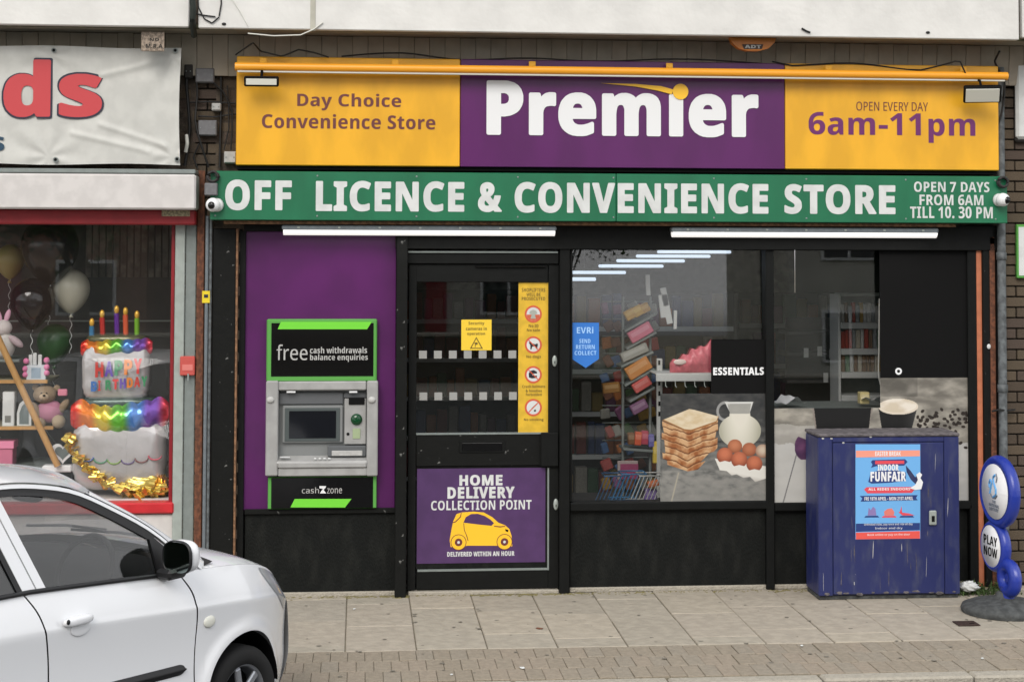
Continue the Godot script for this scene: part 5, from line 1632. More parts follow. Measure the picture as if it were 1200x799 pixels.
func card_shop_window() -> void:
	balloon(Vector3(-2.186, 2.206, -0.7), 0.14, Color(0.80, 0.79, 0.72), "pale cream balloon high above the birthday cake balloon")
	balloon(Vector3(-2.332, 2.531, -0.6), 0.215, Color(0.05, 0.055, 0.05), "large black balloon at the top of the card shop window")
	balloon(Vector3(-2.44, 2.121, -0.5), 0.16, Color(0.05, 0.05, 0.07), "glossy black balloon below the larger black one", 0.12)
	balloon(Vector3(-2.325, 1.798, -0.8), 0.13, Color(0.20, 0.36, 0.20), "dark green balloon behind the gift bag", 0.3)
	balloon(Vector3(-2.668, 2.425, -0.8), 0.11, Color(0.66, 0.60, 0.38), "gold confetti balloon at the edge of the photo", 0.3)
	# big foil cake
	var z := -0.28
	var o := thing("cake_balloon", "huge two tier rainbow birthday cake balloon with candles in the card shop window", "balloon", Vector3(-1.743, 0.649, -0.28))
	var foil_white := mat(Color(0.76, 0.75, 0.75), 0.24, 0.45, null, 1.0, M.soft, 0.5)
	part("lower_tier", crinkled(Vector3(0.345, 0.27, 0.17), 0.48), foil_white, o, Vector3(-1.741, 1.011, -0.28))
	part("upper_tier", crinkled(Vector3(0.25, 0.225, 0.13), 0.4), foil_white, o, Vector3(-1.774, 1.613, -0.28))
	var rainbow := [Color(0.86, 0.20, 0.16), Color(0.92, 0.52, 0.20), Color(0.90, 0.82, 0.28), Color(0.45, 0.80, 0.26), Color(0.36, 0.58, 0.88), Color(0.56, 0.38, 0.80), Color(0.80, 0.22, 0.28)]
	var low := [[Vector3(-2.016, 1.312, -0.16), 0.072, 0.125], [Vector3(-1.924, 1.291, -0.12), 0.07, 0.115], [Vector3(-1.836, 1.28, -0.1), 0.065, 0.115], [Vector3(-1.75, 1.28, -0.1), 0.065, 0.12], [Vector3(-1.653, 1.291, -0.1), 0.08, 0.13], [Vector3(-1.545, 1.307, -0.12), 0.08, 0.125], [Vector3(-1.452, 1.328, -0.16), 0.07, 0.125]]
	var up := [[Vector3(-1.974, 1.787, -0.2), 0.055, 0.075], [Vector3(-1.9, 1.783, -0.16), 0.052, 0.072], [Vector3(-1.831, 1.79, -0.15), 0.055, 0.072], [Vector3(-1.758, 1.802, -0.15), 0.055, 0.062], [Vector3(-1.684, 1.796, -0.15), 0.055, 0.066], [Vector3(-1.618, 1.801, -0.16), 0.052, 0.062], [Vector3(-1.561, 1.799, -0.2), 0.05, 0.072]]
	part("lower_icing", icing(low, rainbow, 0.085), foil_dye(), o)
	part("upper_icing", icing(up, rainbow, 0.06), foil_dye(), o)
	part("lower_icing_top", ball(Vector3(0.30, 0.06, 0.15), 36, 14, 0.06, 5, 0.6), mat(Color(0.30, 0.36, 0.34), 0.25, 0.4), o, Vector3(-1.749, 1.372, -0.3))
	part("upper_icing_top", ball(Vector3(0.225, 0.045, 0.12), 36, 14, 0.06, 6, 0.6), mat(Color(0.36, 0.36, 0.26), 0.25, 0.4), o, Vector3(-1.779, 1.838, -0.3))
	# scalloped piping round the lower tier
	var sc := [Color(0.30, 0.40, 0.66), Color(0.30, 0.52, 0.40), Color(0.44, 0.56, 0.28), Color(0.36, 0.30, 0.46), Color(0.46, 0.30, 0.30), Color(0.72, 0.28, 0.36)]
	for k in 6:
		var pts := []
		for i in 9:
			var a := PI * i / 8.0
			pts.append([Vector3(-1.96, 0.998, -0.1), Vector3(-1.862, 0.985, -0.1), Vector3(-1.765, 0.978, -0.1), Vector3(-1.667, 0.977, -0.1), Vector3(-1.569, 0.988, -0.1), Vector3(-1.472, 1.006, -0.1)][k] + Vector3(-cos(a) * 0.047, -sin(a) * 0.03, -0.012 + 0.006 * sin(a)))
		part("piping", tube(pts, 0.006, 6), mat(sc[k], 0.3, 0.3), o)
	# candles
	var cn := [[Vector3(-1.963, 1.858, -0.28), Vector3(-1.964, 1.94, -0.28), Color(0.20, 0.46, 0.62)], [Vector3(-1.882, 1.852, -0.28), Vector3(-1.89, 2.002, -0.28), Color(0.72, 0.16, 0.14)], [Vector3(-1.777, 1.851, -0.28), Vector3(-1.785, 2.034, -0.28), Color(0.36, 0.14, 0.56)], [Vector3(-1.713, 1.852, -0.27), Vector3(-1.719, 2.022, -0.27), Color(0.84, 0.36, 0.22)], [Vector3(-1.634, 1.851, -0.28), Vector3(-1.636, 1.996, -0.28), Color(0.45, 0.68, 0.16)]]
	for c in cn:
		var cd := part("candle", tube([c[0], c[1]], 0.020, 14), mat(c[2], 0.2, 0.3), o)
		part("flame_tip", ball(Vector3(0.019, 0.032, 0.018), 14, 10), mat(Color(0.85, 0.66, 0.24), 0.25, 0.3), cd, c[1] + Vector3(0, 0.026, 0))
	# coloured words on the upper tier
	var ink := [Color(0.74, 0.20, 0.16), Color(0.36, 0.24, 0.62), Color(0.20, 0.52, 0.34), Color(0.84, 0.48, 0.16), Color(0.80, 0.22, 0.22)]
	var word := "HAPPY"
	var x0: float = -1.915
	var x1: float = -1.569
	for i in 5:
		var w := (x1 - x0) / 5.0
		lettering(word[i], x0 + w * i + 0.004, 1.574 + 0.006 * i, x0 + w * (i + 1) - 0.006, 1.686 + 0.006 * i, -0.125, mat(ink[i], 0.4), o, heavy, 0.004, "letter")
	word = "BIRTHDAY"
	x0 = -1.944
	x1 = -1.531
	for i in 8:
		var w := (x1 - x0) / 8.0
		lettering(word[i], x0 + w * i + 0.004, 1.472 + 0.005 * i, x0 + w * (i + 1) - (0.03 if word[i] == "I" else 0.005), 1.546 + 0.005 * i, -0.125, mat(ink[(i * 2 + 3) % 5] if i else Color(0.2, 0.4, 0.66), 0.4), o, heavy, 0.004, "letter")
	# gold foil ribbon garland
	var gold := mat(Color(0.92, 0.80, 0.38), 0.2, 0.8)
	gold.metallic_specular = 0.6
	var gd := thing("gold_garland", "crumpled gold foil garland lying along the foot of the cake balloon", "garland", Vector3(-1.721, 0.673, -0.12))
	var way := [Vector3(-2.096, 1.142, -0.14), Vector3(-2.051, 1.035, -0.1), Vector3(-1.992, 0.951, -0.08), Vector3(-1.923, 0.891, -0.07), Vector3(-1.848, 0.842, -0.06), Vector3(-1.775, 0.805, -0.06), Vector3(-1.702, 0.773, -0.06), Vector3(-1.617, 0.74, -0.07), Vector3(-1.532, 0.74, -0.07), Vector3(-1.448, 0.75, -0.08), Vector3(-1.384, 0.795, -0.1)]
	var cv := sagged(way, 5)
	for i in range(0, cv.size(), 1):
		var q: Vector3 = cv[i]
		var w := i * 1.25
		var tw := grid(10, 5, func(u: float, v: float) -> Vector3:
			var a := w + (u - 0.5) * 2.6
			var rr := 0.024 + 0.022 * v + 0.006 * sin(u * 9.0 + i)
			return Vector3((v - 0.5) * 0.05 + 0.012 * sin(a * 2.0), sin(a) * rr, cos(a) * rr))
		part("foil_twist", tw, gold, gd, q + Vector3(rng.randf_range(-0.012, 0.012), rng.randf_range(-0.01, 0.012), rng.randf_range(-0.01, 0.02))).rotation = Vector3(rng.randf_range(-0.6, 0.6), rng.randf_range(-0.7, 0.7), rng.randf_range(-0.9, 0.9))
	var gb := thing("gold_balloon", "flattened gold foil balloon lying under the cake at the window corner", "balloon", Vector3(-1.55, 0.668, -0.22))
	part("foil_skin", ball(Vector3(0.19, 0.10, 0.10), 44, 28, 0.22, 12, 0.85), mat(Color(0.84, 0.75, 0.40), 0.22, 0.6, null, 1.0, null), gb, Vector3(-1.561, 0.777, -0.2))
	part("end_ruffle", ball(Vector3(0.05, 0.075, 0.06), 26, 18, 0.5, 15), mat(Color(0.84, 0.56, 0.16), 0.2, 0.8), gb, Vector3(-1.424, 0.785, -0.13))

	# shelves at the edge of the photo
	for a in [[-3.121, 1.517, -2.291, 1.539, "upper pale wood shelf at the edge of the card shop window"], [-3.115, 1.176, -2.243, 1.198, "lower pale wood shelf at the edge of the card shop window"]]:
		var sh := thing("shelf", a[4], "shelf", Vector3((a[0] + a[2]) / 2, a[1], -0.45))
		slab("board", a[0], a[1], a[2], a[3], -0.85, -0.351, mat(Color(0.62, 0.60, 0.50), 0.4), sh, 0.002)
		slab("edging", a[0], a[1] - 0.002, a[2], a[3] + 0.002, -0.3505, -0.345, M.wood, sh, 0.001)
		for k in [0.5, 0.93]:
			part("bracket", tube([Vector3(lerpf(a[0], a[2], k), a[1] - 0.002, -0.8), Vector3(lerpf(a[0], a[2], k), a[1] - 0.002, -0.36), Vector3(lerpf(a[0], a[2], k), a[1] - 0.16, -0.82)], 0.005, 6), M.alu, sh)
	# gift bag on the upper shelf
	var g := thing("gift_bag", "white gift bag with pink pompom edge on the upper shelf", "gift bag", Vector3(-2.394, 1.53, -0.4))
	slab("bag", -2.456, 1.53, -2.314, 1.644, -0.47, -0.40, mat(Color(0.76, 0.78, 0.80), 0.5), g, 0.006)
	slab("picture", -2.419, 1.549, -2.351, 1.625, -0.3995, -0.397, mat(Color(0.55, 0.62, 0.68), 0.5), g, 0.0)
	for c in [Vector3(-2.465, 1.618, -0.41), Vector3(-2.464, 1.574, -0.41), Vector3(-2.311, 1.681, -0.41), Vector3(-2.31, 1.63, -0.41), Vector3(-2.309, 1.586, -0.41), Vector3(-2.46, 1.675, -0.41)]:
		part("pompom", ball(Vector3.ONE * 0.022, 14, 10, 0.15, 2), mat(Color(0.86, 0.50, 0.66), 0.8), g, c)
	for c in [Vector3(-2.433, 1.686, -0.43), Vector3(-2.402, 1.699, -0.43), Vector3(-2.364, 1.686, -0.43)]:
		slab("tissue", c.x - 0.014, c.y - 0.055, c.x + 0.014, c.y + 0.035, -0.45, -0.43, M.white_dull, g, 0.004)
	# teddy on the lower shelf
	var td := thing("teddy_bear", "beige teddy bear in a pink shirt slumped on the lower shelf", "toy", Vector3(-2.265, 1.19, -0.4))
	var fur := mat(Color(0.62, 0.54, 0.44), 0.95, 0.0, M.fine, 9.0, M.rn, 0.8)
	part("body", ball(Vector3(0.10, 0.085, 0.08), 26, 18, 0.06, 3), mat(Color(0.78, 0.52, 0.62), 0.9, 0.0, M.fine, 9.0), td, Vector3(-2.282, 1.301, -0.42))
	part("head", ball(Vector3(0.085, 0.068, 0.07), 26, 18, 0.05, 4), fur, td, Vector3(-2.318, 1.429, -0.4))
	part("muzzle", ball(Vector3(0.036, 0.026, 0.03), 18, 12), mat(Color(0.70, 0.62, 0.52), 0.95), td, Vector3(-2.312, 1.416, -0.335))
	part("nose", ball(Vector3(0.011, 0.008, 0.008), 10, 8), M.black_matt, td, Vector3(-2.306, 1.428, -0.302))
	for c in [Vector3(-2.388, 1.479, -0.41), Vector3(-2.233, 1.472, -0.41)]:
		part("ear", ball(Vector3(0.026, 0.026, 0.016), 16, 10), fur, td, c)
	for c in [Vector3(-2.331, 1.441, -0.335), Vector3(-2.294, 1.441, -0.335)]:
		part("eye", ball(Vector3.ONE * 0.007, 10, 8), M.black_gloss, td, c)
	for c in [[Vector3(-2.208, 1.231, -0.36), 0.05], [Vector3(-2.344, 1.219, -0.36), 0.042]]:
		part("foot", ball(Vector3(c[1], c[1], 0.05), 20, 14, 0.05, 6), mat(Color(0.70, 0.63, 0.52), 0.95, 0.0, M.fine, 9.0), td, c[0])
	for c in [[Vector3(-2.18, 1.34, -0.4), -0.6], [Vector3(-2.38, 1.318, -0.38), 0.5]]:
		part("arm", ball(Vector3(0.03, 0.062, 0.032), 18, 12, 0.05, 8), fur, td, c[0]).rotation.z = c[1]
	slab("bow", -2.218, 1.42, -2.149, 1.47, -0.38, -0.36, mat(Color(0.82, 0.50, 0.58), 0.7), td, 0.006)
	# boxes on the lower shelf
	var bx := thing("gift_box", "tall white gift box standing on the lower shelf", "box", Vector3(-2.58, 1.192, -0.4))
	slab("carton", -2.625, 1.192, -2.539, 1.449, -0.48, -0.40, M.white_dull, bx, 0.004)
	slab("label", -2.606, 1.223, -2.563, 1.273, -0.3995, -0.3985, mat(Color(0.45, 0.45, 0.43), 0.6), bx, 0.0)
	var ov := thing("photo_frame", "white arched photo frame leaning on the lower shelf", "frame", Vector3(-2.479, 1.189, -0.42))
	var arch: Array = [Vector2(-2.522, 1.189), Vector2(-2.524, 1.29), Vector2(-2.506, 1.359), Vector2(-2.47, 1.39), Vector2(-2.432, 1.359), Vector2(-2.419, 1.289), Vector2(-2.417, 1.188)]
	part("frame", extruded(arch, -0.44, -0.42), M.white_dull, ov)
	part("picture", extruded([Vector2(-2.504, 1.208), Vector2(-2.505, 1.29), Vector2(-2.487, 1.34), Vector2(-2.469, 1.359), Vector2(-2.444, 1.334), Vector2(-2.437, 1.289), Vector2(-2.436, 1.207)], -0.4195, -0.418), mat(Color(0.42, 0.46, 0.46), 0.4), ov)
	# pink box and white heart frame under the shelves
	var pk := thing("gift_box", "pink gift box with a lid on the window floor", "box", Vector3(-2.594, 0.909, -0.4))
	slab("carton", -2.694, 0.903, -2.546, 1.029, -0.55, -0.40, mat(Color(0.74, 0.42, 0.52), 0.5), pk, 0.004)
	slab("lid", -2.699, 1.03, -2.536, 1.086, -0.56, -0.39, mat(Color(0.86, 0.52, 0.64), 0.5), pk, 0.004)
	slab_thing("display_plinth", "grey plinth on the floor of the card shop window under the boxes", "plinth", -3.2, 0.665, -2.19, 0.905, -0.9, -0.33, M.alu_dark)
	var ht := thing("heart_frame", "white heart shaped frame on a white base beside the wooden pole", "frame", Vector3(-2.172, 0.906, -0.25))
	var hp := []
	var c0: Vector2 = Vector2(-2.156, 1.018)
	for i in 36:
		var a := TAU * i / 36.0
		hp.append(c0 + Vector2(16.0 * pow(sin(a), 3), 13.0 * cos(a) - 5.0 * cos(2 * a) - 2.0 * cos(3 * a) - cos(4 * a)) * 0.0052)
	part("heart", extruded(hp, -0.27, -0.25), M.white, ht)
	var hi := []
	for v in hp:
		hi.append(c0 + (v - c0) * 0.68)
	part("picture", extruded(hi, -0.2495, -0.248), mat(Color(0.40, 0.44, 0.44), 0.4), ht)
	slab("base", -2.301, 0.875, -2.086, 0.925, -0.33, -0.23, M.white, ht, 0.01)
	# plush at the top of the shelves
	var pl := thing("plush_rabbit", "white and pink plush rabbit on the topmost shelf at the photo edge", "toy", Vector3(-2.613, 1.695, -0.4))
	part("body", ball(Vector3(0.075, 0.10, 0.07), 24, 16, 0.08, 5), mat(Color(0.80, 0.78, 0.76), 0.95, 0.0, M.fine, 9.0), pl, Vector3(-2.614, 1.79, -0.4))
	part("head", ball(Vector3(0.065, 0.06, 0.06), 24, 16, 0.06, 5), mat(Color(0.84, 0.81, 0.80), 0.95, 0.0, M.fine, 9.0), pl, Vector3(-2.627, 1.923, -0.39))
	part("ear", ball(Vector3(0.02, 0.05, 0.014), 16, 12), mat(Color(0.80, 0.62, 0.70), 0.9), pl, Vector3(-2.597, 2.011, -0.39)).rotation.z = -0.3
	part("ear", ball(Vector3(0.02, 0.05, 0.014), 16, 12), mat(Color(0.80, 0.62, 0.70), 0.9), pl, Vector3(-2.659, 2.011, -0.39)).rotation.z = 0.3
	part("arm", ball(Vector3(0.028, 0.065, 0.03), 16, 12), mat(Color(0.74, 0.66, 0.68), 0.95, 0.0, M.fine, 9.0), pl, Vector3(-2.526, 1.823, -0.36)).rotation.z = 0.9
	slab_thing("plush_shelf", "narrow dark shelf under the plush rabbit", "shelf", -3.2, 1.67, -2.495, 1.692, -0.8, -0.34, M.alu_dark)
	# wooden pole leaning across
	single("wooden_pole", tube([Vector3(-2.638, 1.929, -0.12), Vector3(-2.182, 0.925, -0.2)], 0.024, 14), M.wood, Vector3.ZERO, "pale wooden pole leaning across the card shop shelves", "pole")
	single("mounting_rail", box(Vector3(1.9, 0.012, 0.012), 0.003), M.alu, Vector3(-2.087, 1.937, -1.2), "thin metal rail across the dark card shop window", "rail")

# ---------------------------------------------------------------- cables, boxes and pipes on the pier
func pier_clutter() -> void:
	var boxes := [
		[-1.189, 3.714, -1.054, 3.82, M.grey_box, "upper grey metal box on the pier between the signs"],
		[-1.166, 3.33, -1.032, 3.442, M.grey_box, "lower grey metal box on the pier between the signs"],
		[-0.979, 3.131, -0.891, 3.217, M.grey_light, "white plastic box at the bottom corner of the yellow panel"],
		[-1.071, 3.511, -1.004, 3.567, M.grey_light, "small white cable clip box midway up the pier"],
		[-1.27, 3.746, -1.209, 3.845, M.timber_dark, "dark small box beside the banner edge on the pier"],
	]
	for a in boxes:
		var o := thing("junction_box", a[5], "box", Vector3((a[0] + a[2]) / 2, a[1], 0.07))
		slab("casing", a[0], a[1], a[2], a[3], 0.055, 0.12, a[4], o, 0.006)
		slab("lid", a[0] + 0.006, a[1] + 0.006, a[2] - 0.006, a[3] - 0.006, 0.1205, 0.128, a[4], o, 0.004)
		for s in [-1.0, 1.0]:
			part("screw", ball(Vector3(0.005, 0.005, 0.003), 8, 6), M.alu_dark, o, Vector3((a[0] + a[2]) / 2 + s * ((a[2] - a[0]) / 2 - 0.016), (a[1] + a[3]) / 2, 0.129))
	var runs := [
		[[Vector3(-1.015, 3.936, 0.08), Vector3(-1.005, 3.575, 0.08), Vector3(-1.009, 3.388, 0.08), Vector3(-1.012, 3.103, 0.08)], 0.009, M.cable, "black cable running straight down the middle of the pier"],
		[[Vector3(-1.234, 3.944, 0.09), Vector3(-1.256, 3.695, 0.09), Vector3(-1.228, 3.386, 0.09), Vector3(-1.262, 3.113, 0.09)], 0.011, M.cable, "thick black cable hanging beside the banner edge"],
		[[Vector3(-1.203, 3.931, 0.1), Vector3(-1.175, 3.633, 0.1), Vector3(-1.188, 3.445, 0.13), Vector3(-1.137, 3.248, 0.13), Vector3(-1.09, 3.102, 0.1)], 0.008, M.cable, "black cable looping round the lower grey box"],
		[[Vector3(-1.231, 3.572, 0.08), Vector3(-1.091, 3.58, 0.08), Vector3(-0.9, 3.57, 0.08)], 0.006, M.cable, "black cable crossing the pier above the white clip"],
		[[Vector3(-1.169, 3.474, 0.08), Vector3(-1.047, 3.469, 0.08), Vector3(-0.894, 3.495, 0.08)], 0.006, M.cable, "black cable crossing the pier under the white clip"],
		[[Vector3(-1.06, 3.715, 0.1), Vector3(-0.986, 3.648, 0.1), Vector3(-0.923, 3.512, 0.1), Vector3(-0.932, 3.226, 0.1)], 0.006, M.cable, "thin cable from the upper grey box down to the white box"],
		[[Vector3(-1.248, 3.333, 0.13), Vector3(-1.239, 3.27, 0.15), Vector3(-1.252, 3.21, 0.13)], 0.014, M.cable_white, "short fat white cable end by the banner corner"],
		[[Vector3(-1.161, 3.275, 0.08), Vector3(-1.202, 3.176, 0.08), Vector3(-1.171, 3.096, 0.08)], 0.006, M.cable, "thin black cable bending towards the shutter box"],
		[[Vector3(-0.962, 3.699, 0.09), Vector3(-0.947, 3.388, 0.09), Vector3(-0.982, 3.227, 0.09)], 0.005, M.cable, "thin dark cable beside the yellow panel edge"],
	]
	for a in runs:
		single("cable", tube(sagged(a[0]), a[1], 7), a[2], Vector3.ZERO, a[3], "cable", "cables on the pier")
	# cables on the canopy
	var top := [
		[[Vector3(-1.175, 4.29, 0.61), Vector3(-1.163, 4.184, 0.6), Vector3(-1.169, 4.102, 0.585), Vector3(-1.17, 4.012, 0.45)], 0.022, mat(Color(0.10, 0.13, 0.11), 0.7), "thick dark cable bundle dropping through the gap in the canopy"],
		[[Vector3(-1.138, 4.286, 0.56), Vector3(-1.132, 4.202, 0.56), Vector3(-1.09, 4.119, 0.56), Vector3(-1.036, 4.09, 0.56), Vector3(-0.989, 4.132, 0.56), Vector3(-0.973, 4.229, 0.56), Vector3(-0.979, 4.301, 0.56)], 0.005, M.cable, "black cable looping down over the canopy edge"],
		[[Vector3(-1.149, 4.154, 0.56), Vector3(-1.084, 4.143, 0.56), Vector3(-1.013, 4.135, 0.56)], 0.005, M.cable, "short black cable lying level across the canopy edge"],
		[[Vector3(-0.787, 4.021, 0.56), Vector3(-0.61, 4.006, 0.56), Vector3(-0.42, 4.015, 0.56), Vector3(-0.325, 4.058, 0.56), Vector3(-0.265, 4.107, 0.56)], 0.005, M.cable_white, "white cable sagging along the canopy edge over the yellow panel"],
		[[Vector3(-0.92, 4.29, 0.56), Vector3(-0.848, 4.183, 0.56), Vector3(-0.788, 4.075, 0.56)], 0.003, M.cable_white, "thin pale cable slanting down the canopy edge"],
		[[Vector3(-0.888, 3.9, 0.3), Vector3(-0.76, 3.973, 0.42), Vector3(-0.713, 3.927, 0.3), Vector3(-0.561, 3.892, 0.3), Vector3(-0.44, 3.943, 0.3), Vector3(-0.227, 3.89, 0.3)], 0.006, M.cable, "black cable looping above the yellow panel by the pier"],
		[[Vector3(-0.136, 3.907, 0.22), Vector3(0.295, 3.934, 0.25), Vector3(0.73, 3.893, 0.22), Vector3(1.226, 3.909, 0.25), Vector3(1.733, 3.894, 0.22), Vector3(2.362, 3.917, 0.25), Vector3(3.008, 3.891, 0.22)], 0.006, M.cable, "black cable wandering along the top of the fascia sign"],
		[[Vector3(3.033, 3.907, 0.25), Vector3(3.193, 3.878, 0.25), Vector3(3.645, 3.903, 0.25), Vector3(4.165, 3.858, 0.25), Vector3(4.405, 3.921, 0.4), Vector3(4.465, 3.825, 0.36)], 0.006, M.cable, "black cable running to the larger floodlight"],
		[[Vector3(4.773, 3.437, 0.16), Vector3(4.814, 3.534, 0.16), Vector3(4.843, 3.792, 0.16), Vector3(4.749, 3.935, 0.2), Vector3(4.75, 4.001, 0.3)], 0.008, M.cable, "black cable curling down beside the end of the fascia sign"],
		[[Vector3(3.176, 4.116, 0.56), Vector3(3.207, 4.098, 0.56), Vector3(3.238, 4.086, 0.56)], 0.007, M.cable, "tiny dark cable stub on the canopy edge"],
	]
	for a in top:
		single("cable", tube(sagged(a[0]), a[1], 7), a[2], Vector3.ZERO, a[3], "cable", "cables on the canopy and sign")
	for a in [[Vector3(-0.954, 4.086, 0.552), "first dark fixing bolt on the canopy edge near the cable bundle"], [Vector3(4.115, 4.1, 0.552), "single dark fixing bolt on the canopy edge above the opening hours"]]:
		single("fixing_bolt", ball(Vector3(0.016, 0.01, 0.012), 12, 8), M.cable, a[0], a[1], "bolt")
	# conduits beside the shop front
	for a in [[-1.094, -1.094, 0.013, M.conduit, "grey steel conduit nearest the card shop frame"], [-1.068, -1.064, 0.010, M.pipe_grey, "thinner grey conduit next to the black post"]]:
		single("conduit", tube([Vector3(a[0], 0.0, 0.105), Vector3(a[0], 2.75, 0.105)], a[2], 12), a[3], Vector3.ZERO, a[4], "conduit", "conduits on the pier")
	var tagp := thing("warning_tag", "small yellow warning tag on the grey conduit", "tag", Vector3(-1.096, 2.129, 0.12))
	slab("plate", -1.124, 2.123, -1.069, 2.209, 0.1185, 0.122, mat(Color(0.86, 0.76, 0.12), 0.5), tagp, 0.001)
	slab("print", -1.111, 2.16, -1.081, 2.184, 0.1222, 0.123, M.ink, tagp, 0.0)
	var rb := thing("alarm_point", "small red box on the grey window frame of the card shop", "alarm box", Vector3(-1.227, 1.606, 0.08))
	slab("case", -1.279, 1.601, -1.173, 1.739, 0.056, 0.10, mat(Color(0.72, 0.30, 0.27), 0.5), rb, 0.006)
	slab("window_strip", -1.262, 1.638, -1.187, 1.681, 0.1005, 0.103, mat(Color(0.80, 0.45, 0.42), 0.5), rb, 0.002)
	part("key_stub", tube([Vector3(-1.219, 1.614, 0.1), Vector3(-1.218, 1.566, 0.11)], 0.007, 8), M.alu_dark, rb)
	# grey downpipe and the neighbour's boards at the far pier
	var dp := thing("downpipe", "grey downpipe standing between the orange guides and the brown brick pier", "pipe", Vector3(4.808, -0.006, 0.12))
	part("pipe", tube([Vector3(4.823, 0.0, 0.115), Vector3(4.823, 3.9, 0.115)], 0.032, 18), M.pipe_grey, dp)
	for c in [Vector3(4.823, 1.484, 0.12), Vector3(4.832, 2.475, 0.12), Vector3(4.844, 3.699, 0.12), Vector3(4.812, 0.437, 0.12)]:
		part("collar", lathe([Vector2(0.032, -0.03), Vector2(0.038, -0.028), Vector2(0.038, 0.028), Vector2(0.032, 0.03)], 18), M.pipe_grey, dp, Vector3(4.823, c.y, 0.115))
	single("cable", tube(sagged([Vector3(4.735, 1.313, 0.12), Vector3(4.781, 1.328, 0.155), Vector3(4.85, 1.319, 0.13), Vector3(4.925, 1.321, 0.09)]), 0.008, 7), M.cable, Vector3.ZERO, "short black cable strapped across the grey downpipe", "cable")
	var n1 := thing("white_sign_board", "white rounded sign board high on the brown brick pier", "sign", Vector3(5.109, 3.347, 0.1))
	slab("board", 4.95, 3.36, 5.405, 3.937, 0.056, 0.12, M.white_dull, n1, 0.02)
	slab("frame", 4.949, 3.336, 5.432, 3.966, 0.055, 0.10, M.timber_dark, n1, 0.02)
	var n2 := thing("white_sign_board", "pale square sign with green edge on the brown brick pier", "sign", Vector3(5.164, 2.283, 0.1))
	slab("board", 4.954, 2.308, 5.4, 2.714, 0.056, 0.09, M.green_trim, n2, 0.006)
	slab("face", 4.967, 2.328, 5.387, 2.695, 0.0905, 0.093, M.white_dull, n2, 0.002)

